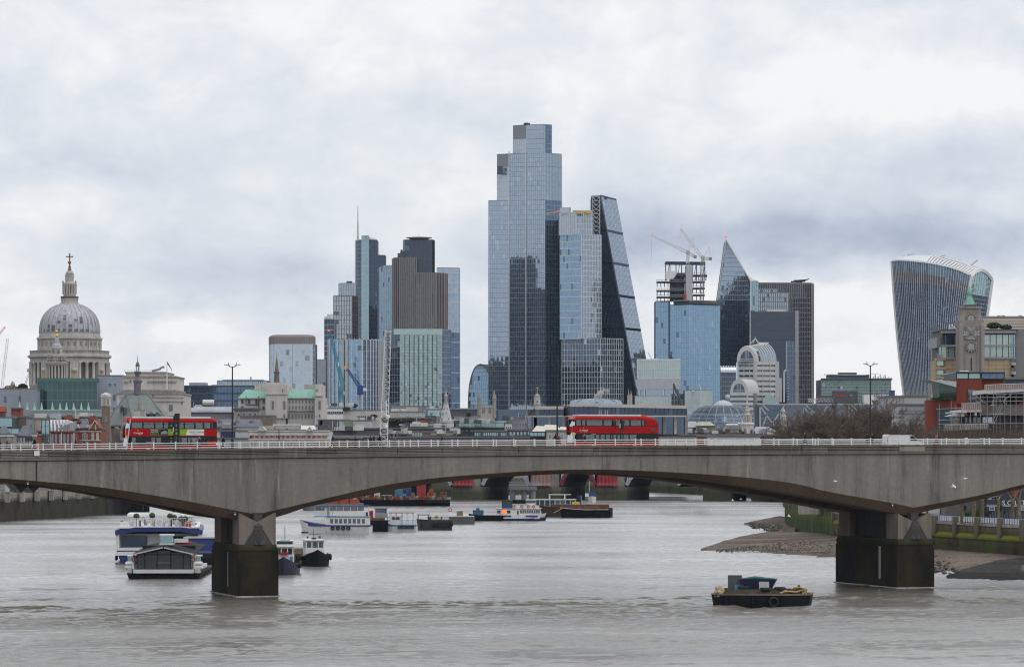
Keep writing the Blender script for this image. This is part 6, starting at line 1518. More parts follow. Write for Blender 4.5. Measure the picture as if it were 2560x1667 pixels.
# glass office left of the copper roofed building
st_of=style([g_blue2,g_navy2,g_pale,g_blind],[5,3,.6,.3],alu_d,(.14,.2),(.9,.4),1.9,4.0,.012)
T=T_('office_block','long blue glass office with flat roof right of the flagpole',540,1900,'office block')
tower(T,[([(444,2),(610,0),(655,4)],965,1020,40,st_of)],1900)
mb=MB();mb.box(Xp(472,1910),1912,Zp(966,1910),Xp(514,1910),1925,Zp(956,1910));mb.build('penthouse',greyp,T);mb=MB();mb.box(Xp(528,1910),1912,Zp(966,1910),Xp(606,1910),1925,Zp(961,1910));mb.build('penthouse',grey_l,T)
T=T_('office_block','upper glass office with oversailing roof behind the long blue office',605,2000,'office block')
tower(T,[([(543,6),(560,0),(640,0),(668,8)],952,1010,30,style([g_pale,g_teal,g_blue2],[3,3,3],alu,(.15,.2),(.3,.2),2.2,3.4,.012))],2000)
mb=MB();mb.prism([(p.x,p.y) for p in plan([(556,-4),(658,-4),(662,12),(556,12)],2000)],Zp(951,2000),Zp(948.5,2000));mb.tube(P(627,948,2004),P(627,941,2004),.8,.5,6);mb.build('oversailing_roof',grey_l,T)

# pale stone building with copper roof and its towers
def copper_hall():
 Y=1500;T=thing('stone_hall','pale stone hall with bright green copper roof and square towers','building',(Xp(700,Y),Y,Gz));x=lambda p,d=0: Xp(p,Y+d);z=lambda p: Zp(p,Y)
 def bx(a,b,d0,d1,pt,m=stone_p,nm='wall',pb=1120):
  mb=MB();mb.box(x(a),Y+d0,z(pb),x(b),Y+d1,z(pt));return mb.build(nm,m,T)
 bx(591,664,10,40,994);bx(664,717,0,40,962,pb=1045);bx(667,713,1,39,956);bx(717,787,6,40,994);bx(787,806,0,40,992);bx(788,802,3,36,960);bx(754,790,20,40,959,stone);bx(628,668,20,40,957,stone)
 bx(661,719,-.4,4,984,stone,'string_course',987);bx(785,808,-.4,4,988,stone,'string_course',991)
 for a,b,o in ((591,667,10),(716,790,6)):
  mb=MB();mb.add([(x(a),Y+o-.5,z(994)),(x(b),Y+o-.5,z(994)),(x(b-(8 if a>700 else-2)),Y+o+12,z(971)),(x(a+(14 if a<700 else 0)),Y+o+12,z(971)),(x(a),Y+o+24,z(994)),(x(b),Y+o+24,z(994))],[(0,1,2,3),(0,3,4),(1,5,2),(3,2,5,4)]);mb.build('copper_roof',copper,T)
  n_=24
  mb=MB()
  for k in range(n_+1): mb.bar((lerp(x(a),x(b),k/n_),Y+o-.55,z(994)),(lerp(x(a+(14 if a<700 else 0)),x(b-(8 if a>700 else-2)),k/n_),Y+o+11.9,z(971.2)),.14,.12,(0,-.9,.4))
  mb.build('standing_seams',copper_p,T,kind='stuff')
  mb=MB();mb.bar((x(a),Y+o-.6,z(995)),(x(b),Y+o-.6,z(995)),.4,.3,(0,-1,0));mb.build('gutter',stone_d,T)
 cols=[724+8.2*k for k in range(8)]
 windows(T,cols,1008,3.6,10,Y+5.9,0,stone_d,winglass,(1,2));windows(T,cols,1023,3.6,9,Y+5.9,0,stone_d,winglass,(1,2))
 bx(720,790,5,7,1025,stone_d,'sill_course',1027.5)
 wr=MB();wr.lathe([(.9,0),(.9,.1)],0,0,10)
 windows(T,[723+8.1*k for k in range(9)],1045,4.4,11,Y-.12+6,0,stone_d,winglass,(1,1),True);windows(T,[711,799],1043,4,8,Y-.12,0,stone_d,winglass)
 windows(T,[682,711,799],1023,5.5,21,Y-.12,0,stone_d,winglass,(1,2));windows(T,[683,701],972,3.5,5,Y+.9,0,stone_d,winglass);windows(T,[707,790,793],980,2.5,8,Y-.12,0,stone_d,winglass)
 windows(T,[606,623,641,659],1009,6,11,Y+9.9,0,stone_d,winglass,(2,1));windows(T,[606,659],1024,6,9,Y+9.9,0,stone_d,winglass)
 mb=MB();mb.path([P(615,990,Y+9.5),P(615,1011,Y+9.5),P(647,1011,Y+9.5),P(647,990,Y+9.5)],.22,5);mb.tube(P(647,1011,Y+9.5),P(647,1040,Y+9.5),.22,.22,5);mb.build('drain_pipe',grey_d,T)
 T2=thing('church_spire','thin dark church spire rising behind the copper roofed hall','spire',(Xp(692,Y+60),Y+60,Gz));X_,Y_=Xp(692,Y+60),Y+60;zz=lambda p: Zp(p,Y_)
 mb=MB();mb.lathe([(1.3,zz(990)),(1.3,zz(948))],X_,Y_,8);mb.build('tower',stone_b,T2)
 mb=MB();mb.lathe([(1.25,zz(950)),(1.2,zz(934)),(1.35,zz(932)),(1.35,zz(929)),(1.0,zz(928))],X_,Y_,8);mb.build('belfry',lead_d,T2)
 mb=MB();mb.lathe([(1.0,zz(929)),(.8,zz(920)),(.5,zz(905)),(.12,zz(892)),(.08,zz(882))],X_,Y_,8);mb.build('spire',stone_b,T2)
 mb=MB();mb.bar((X_-.2,Y_,zz(888)),(X_+.9,Y_,zz(888)),.3,.1,(0,-1,0));mb.build('weather_vane',gold,T2)
copper_hall()
# ------------------------------------------------------------------ low roofs between river and towers
def B(label,px0,px1,pt,Y,m,**k):
 wins=k.pop('w',());gf=k.pop('g',());name=k.pop('name','low_building')
 T,Yf,rz=block(name,label,px0,px1,pt,k.pop('pb',1135),Y,k.pop('depth',18),m,**k)
 for (a,b,n,py,w,h,fm,gm,*r) in wins: windows(T,arange(a,b,n),py,w,h,lambda p: Yf(p)-.05,rz,fm,gm,*(r or [(1,1)]))
 for (a,b,t,bt,st,nx,nz) in gf: glassfront(T,a,b,t,bt,Y,st,0,nx,nz)
 return T,Yf,rz
st_low=style([g_navy2,g_blue2,g_pale],[4,2,2],alu_w,(.14,.15),(.35,.25),1.6,3,.012)
st_grn=style([g_teal,g_green],[3,2],copper_p,(.12,.15),(.3,.25),1.6,3,.012)
plumc=mat('plum_cladding',(.115,.105,.115),.7,.15,.3)
B('pink grey vaulted roof building behind the right end of the left bus',440,600,1018,1700,mat('pinkish_roof',(.27,.25,.26),.8,.15,.2))
T,Yf,rz=B('grey slated roofscape below the long blue glass office',452,590,1030,1500,mat('lavender_slate',(.22,.22,.26),.7,.15,.3));gable_roof(T,452,590,1030,1016,1499,16,lead,(30,10))
mb=MB();mb.tube(P(507,1006,1498),P(535,1006,1498),1.3,1.3,8);mb.build('white_vent',offwhite,T)
B('shadowed stone block with arched dormers left of the copper roofed hall',585,648,1022,1480,stone_d,w=((590,645,4,1040,6,7,stone_p,winglass),),bands=((1021,1026,darkroof,.5),))
B('brown service block below the copper roofed hall',600,684,1040,1440,stone_b)
T,Yf,rz=B('grey mansard roofed block right of the left bus',538,650,1066,1180,grey_l,w=((542,592,16,1077,2.2,9,grey,winglass_b),),bands=((1064,1067,greyp,.5),))
mb=MB();mb.loft([[(Xp(538,1180),1180,Zp(1065,1180)),(Xp(650,1180),1180,Zp(1065,1180)),(Xp(650,1180),1198,Zp(1065,1180)),(Xp(538,1180),1198,Zp(1065,1180))],[(Xp(548,1180),1186,Zp(1047,1180)),(Xp(645,1180),1186,Zp(1047,1180)),(Xp(645,1180),1194,Zp(1047,1180)),(Xp(548,1180),1194,Zp(1047,1180))]]);mb.build('mansard_roof',slate,T)
for px in (547,591,627): mb=MB();mb.box(Xp(px-3,1180),1183,Zp(1062,1180),Xp(px+3,1180),1185,Zp(1050,1180));mb.box(Xp(px-4.5,1180),1182.7,Zp(1052.5,1180),Xp(px+4.5,1180),1185.3,Zp(1050,1180));mb.build('chimney',stone_d,T)
T=thing('hoarding','large plain dark blue hoarding beside the left lamp post','hoarding',P(570,1094,1120));mb=MB();mb.box(Xp(551,1120),1120,Zp(1094,1120),Xp(588,1120),1121,Zp(1078,1120));mb.build('board',mat('navy_board',(.022,.03,.10),.5,.05,1),T);mb=MB();mb.box(Xp(551,1120),1121,Zp(1110,1120),Xp(588,1120),1122,Zp(1094,1120));mb.build('hoarding_base',grey_l,T)
B('pale grey low block behind the left lamp post',538,630,1078,1130,grey_l)
B('blank pale concrete wall along the bank right of the left bus',536,628,1097,1060,mat('pale_concrete',(.30,.30,.29),.85,.12,.4))

# white and brick long building
T,Yf,rz=B('long white banded building with red brick window piers',624,823,1077,1000,offwhite,depth=20,name='long_building',bands=((1075.5,1078.5,stone_p,.35),(1085,1088,stone_p,.3),(1096,1099.5,stone_p,.35),(1101,1103,stone_p,.3)))
for k in range(15): mb=MB();px=629+13*k;mb.box(Xp(px,1000)-.55,999.86,Zp(1096,1000),Xp(px,1000)+.55,1000,Zp(1088,1000));mb.build('brick_pier',terra,T)
windows(T,[634+6.5*k for k in range(29)],1096,4,8,999.93,0,offwhite,winglass_b);windows(T,[630+8.2*k for k in range(24)],1113,4.6,8,999.93,0,brick,winglass_b,(1,1),True)
for px,w in ((655,24),(774,16)):
 mb=MB();a=[P(px-w/2,1077,999),P(px+w/2,1077,999),P(px,1067,999)];mb.add(a+[p+Vector((0,8,0)) for p in a],[(0,1,2),(0,2,5,3),(1,4,5,2)]);mb.bar(a[0],a[2],.3,.2,(0,-1,0));mb.bar(a[2],a[1],.3,.2,(0,-1,0));mb.build('pediment',offwhite,T)
mb=MB();mb.box(Xp(647,1010),1010,Zp(1077,1010),Xp(684,1010),1014,Zp(1064,1010));mb.build('penthouse',beige,T)
mb=MB();mb.box(Xp(682,1012),1012,Zp(1070,1012),Xp(752,1012),1016,Zp(1060,1012));mb.build('penthouse',offwhite,T)
windows(T,[685+5*k for k in range(14)],1067,3,5,1011.95,0,white,g_navy)
mb=MB();mb.add([P(752,1076,1008),P(792,1076,1008),P(786,1063,1012),P(752,1063,1012)],[(0,1,2,3)]);mb.add([P(752,1063,1012),P(786,1063,1012),P(792,1076,1020),P(752,1076,1020)],[(0,1,2,3)]);mb.build('glazed_lean_to',offwhite,T)
mb=MB();mb.tube(P(697.5,1108,998),P(697.5,1070,998),.14,.1,5);mb.build('flag_mast',black,T)

# mid band, px 806 - 1240
B('long white low office behind the white crane boom, left of it',806,878,1021,1900,white,w=((809,864,10,1035,5,7,grey_l,g_navy2),))
B('stepped pale roofs with hedge planting left of the crane boom',858,960,1026,1750,stone_p,w=((892,916,5,1043,2.5,4,stone_d,winglass),))
B('flat brown grey block with wide plant room near the crane boom',795,870,1050,1500,plumc,w=((790,796,1,1066,6,6,grey,winglass),))
T,Yf,rz=B('plant rooms of grey and olive panels left of the crane boom',848,926,1052,1420,grey_l);mb=MB();mb.box(Xp(862,1418),1418,Zp(1066,1418),Xp(882,1418),1420,Zp(1053,1418));mb.build('olive_panel',olive,T)
B('very long low dark slab roof running behind the crane boom',800,1140,1072,1250,plumc,depth=30,bands=((1070,1073,grey_d,.6),))
B('low glass fronted block with grey canopy left of the crane boom',822,960,1091,1120,plumc,w=((870,950,12,1103,5,9,grey,winglass_b),),bands=((1089,1093,grey,.8),))
B('dark terrace with red doors just left of the crane boom',838,900,1096,1100,brick_d)
B('cream plant box and pale roofs right of the crane boom',980,1044,1016,1950,stone_p,w=((985,995,1,1030,4,6,stone_d,winglass),))
T,Yf,rz=B('white roof boxes right of the crane boom with dark slot',978,1012,1020,1880,white);
B('grey rooftop with ribbed metal louvres below the green glass block',1050,1106,1017,2000,grey,w=())
T,Yf,rz=B('blue mirror glass low block below the green glass block',1056,1112,1024,1850,grey_d,g=((1058,1105,1025,1039,style([g_teal,g_blue],[3,3],alu,(.1,.1),(.15,.1),2,3,.03),8,2),))
B('stone terrace with long glazed strip right of the crane boom',974,1060,1030,1700,stone,w=((995,1055,14,1041,3,5,stone_p,g_teal),))
B('dark wide roof with a green hedge line right of the crane boom',970,1080,1046,1550,darkroof,w=((975,1060,14,1058,4,6,grey,winglass),))
T,Yf,rz=B('rooftop of ducts and brick box between crane boom and white steeple',1000,1130,1062,1400,grey,bands=((1060,1063,grey_l,.4),));mb=MB();mb.box(Xp(1051,1398),1398,Zp(1060,1398),Xp(1067,1398),1401,Zp(1050,1398));mb.build('brick_box',brick,T)
B('olive grey office with mixed windows just right of the crane boom',974,1140,1080,1200,mat('mauve_brown',(.15,.135,.13),.8,.15,.4),w=((980,998,2,1091,6,7,grey_d,winglass),(1030,1056,4,1090,5,9,grey_l,g_green),(1078,1140,14,1088,3.2,7,stone_p,beige)))
B('long plain purplish parapet wall behind the bridge centre',976,1395,1094,1080,plumc,depth=10)
B('green glazed office with copper edged terraces left of gothic tower',1135,1262,1054,1300,grey_d,name='terraced_office',g=((1140,1260,1056,1066,st_grn,34,1),),bands=((1052,1056,copper_p,.5),(1066,1069,copper_p,.6)),w=((1150,1255,9,1080,7,6,brick_d,winglass),))
B('teal glazed lower office under the copper edged terraces',1185,1270,1078,1200,grey_d,g=((1186,1268,1080,1090,style([g_teal,g_pale],[3,2],grey_d,(.3,.2),(.3,.2),1.4,2,.01),15,1),))
B('grey roof terrace below the arched glass gable',1135,1200,1040,1650,grey,w=((1140,1195,12,1050,4,5,grey_l,winglass),))
B('slate roofed low block left of the gothic pinnacled tower',1120,1215,1022,2000,darkroof,bands=((1020,1023,grey,.5),))
B('dark glass podium under the tallest tower',1232,1320,1025,2000,g_navy2)
B('grey pavilion roof under the tallest tower',1268,1330,1046,1500,grey,w=((1270,1325,8,1065,5,7,grey_l,winglass),))
B('white windowed house left of the middle lamp post',1262,1280,1058,1290,white,w=((1263,1279,3,1072,3.5,6,grey_l,winglass),))
B('low teal strip windowed building left of the middle lamp post',1268,1366,1075,1150,grey_d,w=((1272,1362,10,1088,6,9,grey_d,g_teal),))
hedge=mat('rooftop_hedge',(.045,.07,.03),.9,.4,.6)
for px,py,w,h,Y,lb in ((985,1052,60,8,1545,'dark rooftop hedge right of the crane boom'),(1020,1050,30,8,1546,'low rooftop shrubs beyond the hedge right of the crane boom'),(866,1022,18,7,1748,'small rooftop shrubs left of the crane boom'),(935,1040,16,6,1748,'rooftop greenery touching the crane boom'),(1172,1036,10,7,1650,'round shrub on the grey roof terrace left of gothic tower'),(888,1014,12,7,2100,'yellowish tree crown at foot of the finned block')):
 clump('rooftop_shrub',lb,px,py,w,h,Y,hedge,int(w*9),s=.45)

# gothic tower with four pinnacles, white steeple, stone lantern, twin spires, pale steeples
def gothic(label,px,Y,w,pt,pm,pb):
 T=thing('church_tower',label,'church tower',(Xp(px,Y),Y,Gz));q=w/2*Y/FPX;x,z=Xp(px,Y),lambda p: Zp(p,Y)
 mb=MB();mb.box(x-q,Y-q,Gz,x+q,Y+q,z(pm));mb.build('tower',stone,T)
 for sx in (-1,1):
  for sy in (-1,1):
   mb=MB();mb.lathe([(q*.24,z(pb)),(q*.22,z(pm-2)),(q*.22,z(lerp(pm,pt,.45))),(q*.28,z(lerp(pm,pt,.47))),(.12,z(lerp(pm,pt,.92)))],x+sx*q*.95,Y+sy*q*.95,8);p=mb.build('pinnacle',stone_d,T)
   mb=MB();mb.bar((x+sx*q*.95,Y+sy*q*.95,z(lerp(pm,pt,.9))),(x+sx*q*.95,Y+sy*q*.95,z(pt)),.3,.2,(0,-1,0));mb.build('gilt_vane',gold,p)
 mb=MB()
 for k in range(7): a=x-q*.8+q*1.6*k/6;mb.box(a-.25,Y-q-.1,z(pm),a+.25,Y-q+.4,z(pm-3))
 mb.build('battlement',stone_d,T);windows(T,[px-w*.2,px+w*.2],pm+18,w*.16,13,Y-q-.03,0,stone_d,winglass,(1,1),True)
 mb=MB();mb.box(x-q*1.05,Y-q-.25,z(pm+5),x+q*1.05,Y-q,z(pm+3.6));mb.build('string_course',stone_d,T)
gothic('gothic stone church tower with four gilded pinnacles below the arched gable',1217,1900,40,976,1014,1045)
def steeple(name,label,px,Y,prof,m,n=8,extra=None):
 T=thing(name,label,'steeple',(Xp(px,Y),Y,Gz))
 for nm,pr,mm in prof: mb=MB();mb.lathe([(r*Y/FPX,Zp(py,Y)) for r,py in pr],Xp(px,Y),Y,n,math.pi/n);mb.build(nm,mm,T)
 return T
wl=mat('white_lead',(.50,.50,.51),.6,.18,.6,.3)
T=steeple('church_steeple','white lead steeple shaped like a bell with dark round holes',1115,1700,(('base',[(17,1100),(17,1058),(19,1056),(19,1052)],stone),('spire_skirt',[(17,1053),(15.5,1048),(10,1025),(6.5,1012),(6,1009)],wl),('lantern',[(6.5,1010),(6.5,1007),(4,1006),(4,992),(5,991),(4.5,988),(2,984),(1.2,976),(.3,972)],lead)),wl)
for px,py in ((1110,1022),(1118,1021),(1107,1034),(1116,1033),(1104,1047),(1122,1046)): mb=MB();mb.lathe([(.01,-.3),(.28,-.3),(.28,.3)],0,0,8);mb.xf(Matrix.Translation(P(px,py,1700-lerp(1,3.2,(py-1010)/45))) @ Matrix.Rotation(R(90),4,'X'));mb.build('round_opening',black,T)
steeple('church_turret','little white pointed turret left of the bell shaped steeple',1095,1705,(('shaft',[(5,1060),(5,1040)],stone_d),('cap',[(5.5,1040),(3,1034),(.3,1027)],wl)),wl)
T=steeple('church_steeple','stone lantern steeple with gilt weathervane left of middle lamp post',1343,1800,(('base',[(10,1060),(10,1013),(11,1012),(11,1010)],stone),('belfry',[(8.5,1011),(8,997),(9,996),(9,994.5)],stone_p),('dome',[(8,995),(7.5,990),(5.5,986),(1.5,983.5),(.5,970)],stone_d)),stone,10)
mb=MB();mb.bar(P(1341,969.5,1799),P(1347,969.5,1799),.5,.2,(0,-1,0));mb.build('weather_vane',gold,T);windows(T,[1343],1007,3.4,6,1798,0,stone,winglass,(1,1),True)
for px,lb in ((1571.5,'left one of the thin twin stone spires below the wedge tower'),(1577.5,'right one of the thin twin stone spires below the wedge tower')):
 steeple('church_spire',lb,px,1900,(('shaft',[(3.6,1040),(3.4,989)],stone),('spire',[(3.2,989),(1.8,984),(.2,972)],stone_d)),stone)
T=steeple('church_steeple','tall pale tiered stone steeple in front of the striped vaults',1868,1500,(('base',[(17,1100),(17,1063),(19,1062),(19,1059),(16,1056)],stone_p),('tier',[(11,1058),(11,1054),(8,1053),(8,1040),(10,1039),(10,1036),(6,1033),(6,1027),(7,1026),(4.5,1023),(4,1012),(5,1011),(2.5,1005),(1.8,990),(.3,983)],stone)),stone,8)
windows(T,[1863,1880],1079,7,9,1498.0-.9,0,stone_p,winglass,(1,1),True)
mb=MB();mb.lathe([(.35,0),(.3,.2),(.3,2.5),(.4,2.7)],0,0,6);me=mb.mesh('column',stone_p)
for k in range(10): a=2*math.pi*k/10;put('column',me,T,(Xp(868+1000,1500)+1.75*math.cos(a),1500+1.75*math.sin(a),Zp(1054,1500)))
steeple('church_steeple','smaller pale stone steeple before the dark trussed block',1959,1480,(('base',[(14,1100),(14,1066),(16,1065),(16,1062)],stone_p),('tier',[(9,1062),(8,1059),(7,1058),(7,1043),(8,1042),(8,1040),(4.5,1037),(4.5,1030),(5,1029),(2.5,1024),(.3,1015)],stone)),stone)

# brown roofed conference building behind the right bus
def brown_hall():
 Y=1230;T=thing('riverside_office','broad brown clad building with shallow roofs behind the right bus','building',(Xp(1520,Y),Y,Gz))
 bk=mat('brown_sheet_roof',(.21,.185,.18),.6,.12,.2,.1);st=style([g_navy,g_navy2,brownclad],[5,3,1],brownclad,(.16,.2),(.2,.15),1.7,4,.01)
 seg=[(1321,10,1338,2),(1338,2,1409,0),(1409,8,1424,-4),(1424,-4,1495,-6),(1495,-6,1716,2)]
 tops=[(1028,1018),(1018,1018),(1016,1012),(1012,1012),(1013,1016)]
 for (a,da,b,db),(ta,tb) in zip(seg,tops):
  p=lambda px,d,py: Vector((Xp(px,Y+d),Y+d,Zp(py,Y)))
  if b-a<20:
   mb=MB();mb.poly(p(a,da,1042),p(b,db,1040),p(b,db,tb+2),p(a,da,ta));mb.build('side_wall',brownclad,T)
  else: pm,bm=MB(),MB();facade(pm,bm,bil(p(a,da,1040),p(b,db,1038),p(b,db,tb+2),p(a,da,ta+2)),st,None,1);pm.build('glazing',st['g'],T,kind='stuff');bm.build('facade_frame',brownclad,T,kind='stuff')
  mb=MB();mb.poly(p(a,da-1.2,ta+2.5),p(b,db-1.2,tb+2.5),p(b+2,db+22,tb-5),p(a+10,da+22,ta-5));mb.build('sheet_roof',bk,T)
  mb=MB();mb.bar(p(a,da-1.2,ta+3.4),p(b,db-1.2,tb+3.4),.5,.3,(0,-1,0));mb.build('eaves',stone_p if b-a>20 else bk,T)
  mb=MB();mb.bar(p(a-4,da-4,1041),p(b,db-4,1040),.5,1.0,(0,-1,0));mb.build('terrace_edge',stone_p,T)
  mb=MB();mb.poly(p(a-4,da-2.5,1085),p(b,db-2.5,1085),p(b,db-2.5,1041),p(a-4,da-2.5,1042));mb.build('lower_glazing',g_navy2,T)
  n_=max(2,int((b-a)/26))
  for k in range(n_+1): mb=MB();q=p(lerp(a,b,k/n_),lerp(da,db,k/n_)-2.9,1042);mb.box(q.x-.5,q.y-.3,Zp(1085,Y),q.x+.5,q.y+.3,q.z);mb.build('stone_pier',stone if k % 2 else stone_d,T)
 mb=MB();mb.box(Xp(1320,Y),Y+12,Gz,Xp(1722,Y),Y+50,Zp(1022,Y));mb.build('core',brownclad,T)
 mb=MB();mb.lathe([(10,Zp(1012,Y+30)),(9.6,Zp(1004,Y+30)),(7,Zp(999.5,Y+30)),(2,Zp(998,Y+30))],Xp(1490,Y+30),Y+30,24,0,.4);mb.build('glass_roof_dome',g_pale,T)
 mb=MB()
 for k in range(10): a=2*math.pi*k/10;mb.path([(Xp(1490,Y+30)+r*math.cos(a),Y+30+.4*r*math.sin(a),Zp(py,Y+30)+.15) for r,py in ((10,1012),(9.6,1004),(7,999.5),(2,998))],.16,4)
 mb.build('dome_ribs',alu_w,T)
 for k in range(4): mb=MB();px=(1498,1503,1513,1519)[k];mb.tube(P(px,1036,Y-14),P(px,1025,Y-14),.16,.16,5);mb.build('flue',grey_l,T)
brown_hall()
steam,nt,bs=newmat('steam')
bs.inputs['Base Color'].default_value=(.8,.8,.8,1);bs.inputs['Roughness'].default_value=1;bs.inputs['Alpha'].default_value=.10
mb=MB()
for k in range(60): t=k/60;mb.ball(P(1486+24*t+rnd.gauss(0,3+4*t),1000-26*t+rnd.gauss(0,2),1250+rnd.gauss(0,2)),rnd.uniform(.3,.8),8)
tag(mb.build('steam',steam),'thin white steam drifting from the roof dome behind the right bus',kind='stuff')

# marquee, beige huts behind the bridge centre
T=thing('marquee','cream peaked tents left of the right bus','tent',P(1380,1110,1000));Y=1000
for a,b,pt in ((1330,1366,1064),(1346,1404,1061),(1392,1424,1066)):
 mb=MB();mb.add([P(a,1078,Y),P(b,1078,Y),P(b,1078,Y+10),P(a,1078,Y+10),P(lerp(a,b,.3),pt,Y+5),P(lerp(a,b,.8),pt+1,Y+5)],[(0,1,5,4),(1,2,5),(2,3,4,5),(3,0,4)]);mb.build('canopy',mat('tent_canvas',(.55,.52,.46),.8,.08,.5),T)
B('beige cabin with white windows left of the right bus',1366,1420,1078,995,beige,w=((1368,1412,3,1098,9,14,white,winglass_b),))
B('teal grey glass hut with bright blind left of the middle lamp post',1324,1364,1079,1010,grey_d,g=((1325,1363,1080,1090,style([g_teal,g_blind],[3,1],alu_d,(.1,.1),(.1,.1),2,2,.01),4,1),))
clump('yellow_parasol','small yellow parasol top behind the bridge near the beige cabin',1359,1075,10,4,1005,yellow_p,60,'parasol')

# dome of glass louvres, low roofs right of the bus
def louvre_dome():
 Y=1950;m=Y/FPX;T=thing('glass_dome','wide glazed dome with white ribs behind the tiered steeple','dome',(Xp(1806,Y),Y+25,Gz));cx,cy=Xp(1806,Y+25),Y+25
 pr=[(93,1072),(90,1058),(83,1042),(72,1028),(58,1018),(46,1014)];rad=lambda v: interp([(i/5,r) for i,(r,_) in enumerate(pr)],v)*m;zz=lambda v: Zp(interp([(i/5,p) for i,(_,p) in enumerate(pr)],v),Y)
 S=lambda u,v: Vector((cx-rad(v)*math.cos(math.pi*u),cy-rad(v)*math.sin(math.pi*u)*.8,zz(v)))
 st=style([g_navy2,g_pale,g_blue2],[4,2,2],grey,(.3,.35),(.16,.4),1,1,.02,vk=4);pm,bm=MB(),MB();facade(pm,bm,S,st,48,22,8,24);pm.build('louvre_glazing',st['g'],T,kind='stuff');bm.build('dome_ribs',alu,T,kind='stuff')
 mb=MB();mb.lathe([(46*m+.4,Zp(1014.5,Y)),(46*m+.4,Zp(1012.5,Y)),(44*m,Zp(1012,Y))],cx,cy,40,0,.8);mb.build('dome_cap',grey_d,T)
 mb=MB();mb.lathe([(95*m,Gz),(95*m,Zp(1072,Y))],cx,cy,40,0,.8);mb.build('dome_drum',darkroof,T)
 T2=thing('white_dome','small white smooth dome peeping above the louvred glass dome','dome',(Xp(1808,2150),2150,Gz));mb=MB();mb.lathe([(27*2150/FPX*math.cos(k*.26),Zp(1024-24*math.sin(k*.26),2150)) for k in range(7)],Xp(1808,2150),2150,24);mb.build('shell',grey_l,T2,smooth=True);mb=MB();mb.ball(P(1819,992,2150),1.6,10);mb.build('radome',grey_l,T2)
louvre_dome()
def truss_block():
 Y=1900;T=thing('trussed_office','long dark glass office with big diagonal steel trusses','office block',(Xp(2040,Y),Y,Gz));x=lambda p: Xp(p,Y);z=lambda p: Zp(p,Y)
 glassfront(T,1897,2232,1012,1066,Y,style([g_navy2,g_blue2,g_teal],[4,3,1],alu_d,(.12,.1),(.25,.15),3,3.4,.012))
 mb=MB();mb.box(x(1896),Y,Gz,x(2234),Y+30,z(1010));mb.build('core',core_m,T)
 for a,b in ((1963,2008),(2068,2118)): mb=MB();mb.box(x(a),Y-1.2,z(1072),x(b),Y-.2,z(1008));mb.build('solid_bay',mat('violet_grey_panel',(.15,.15,.19),.6,.1,.3),T)
 mb=MB();mb.box(x(1894),Y-1.4,z(1012),x(2234),Y-.4,z(1009));mb.build('top_chord',grey_l,T)
 for a in (1898,2006,2120):
  w=64
  for p,q in (((a,1012),(a+w*.58,1064)),((a+w,1012),(a+w*.45,1064)),((a+w*.3,1036),(a+w*.15,1064)),((a+w*.12,1012),(a+w*.12+16,1026)),((a+w*.8,1028),(a+w*.9,1064)),((a+2,1012),(a+2,1066))):
   mb=MB();mb.bar(P(p[0],p[1],Y-.6),P(q[0],q[1],Y-.6),.75,.5,(0,-1,0));mb.build('truss_member',grey_l,T)
 mb=MB();lattice(mb,P(2020,1000,Y+8),P(2083,1000,Y+8),1.8,1.8,14,.16,(0,0,1));mb.build('roof_gantry',alu_w,T)
 mb=MB();mb.box(x(2046),Y+8,z(1008),x(2086),Y+16,z(988));mb.build('plant_room',grey_d,T)
 mb=MB();mb.box(x(2052),Y+7,z(1003),x(2054),Y+8,z(992));mb.build('red_panel',red_p,T)
truss_block()
B('dark low hotel block with red sign strip before the green black block',2085,2145,978,2100,grey_d,depth=14,w=((2090,2112,1,991,22,4,red_p,red_p),(2124,2132,1,990,8,4,grey_d,greyp)))
B('small white house with dark windows before the green black block',2160,2222,985,2080,white,depth=10,w=((2184,2206,4,991,3.5,4,grey_l,winglass),))
B('plain navy plant box right of the green black block',2226,2237,977,2120,blue_p,depth=8)
B('dark mixed roofscape band behind the right bus',1650,2000,1080,1400,darkroof,depth=24,w=((1720,1960,30,1096,6,7,brick_d,winglass),))
T,Yf,rz=B('grey hipped roofs row right of the right bus',1640,1760,1062,1500,grey_l);gable_roof(T,1686,1755,1068,1053,1488,12,lead,(18,14));gable_roof(T,1640,1690,1066,1056,1488,10,greyp,(8,8))
T,Yf,rz=B('olive roofed hall right of the grey hipped roofs',1742,1790,1066,1490,mat('khaki',(.34,.34,.25),.8,.15,.4));gable_roof(T,1740,1788,1064,1054,1486,10,mat('khaki_roof',(.36,.37,.26),.8,.15,.4),(6,10))
B('white sheeted scaffold block right of the right bus',1644,1682,1066,1250,white,depth=10)
T,Yf,rz=B('pale gabled small house near the tiered steeple',1815,1848,1064,1420,stone_p);gable_roof(T,1814,1848,1064,1059,1419,8,offwhite,(3,3))
B('brick fronted warehouse left of the tiered steeple',1820,1852,1073,1380,brick_d,w=((1824,1848,4,1080,4,5,white,winglass),))
T,Yf,rz=B('blue grey pitched roof between the two steeples',1886,1950,1076,1420,grey);gable_roof(T,1886,1942,1078,1066,1410,12,greyp,(6,16))
B('dark purple parapet block below both steeples',1705,1995,1088,1180,mat('indigo_dark',(.05,.048,.065),.8,.2,.3),depth=14)
B('cream curved terrace right of the right bus',1650,1766,1094,1050,offwhite,depth=10,w=((1665,1760,20,1103,3,6,offwhite,beige),))
B('white moored pavilion with long windows behind the bridge',1770,1900,1093,1000,white,depth=8,w=((1775,1890,22,1100,3.5,4,grey_l,winglass),))
B('red roofed hut behind the bridge right of the right bus',1745,1786,1091,1010,brick,depth=6)
mb=MB()
for a,b in (((1650,1052),(1672,1064)),((1656,1050),(1678,1062)),((1668,1058),(1664,1050))): mb.tube(P(*a,1480),P(*b,1480),.35,.35,5)
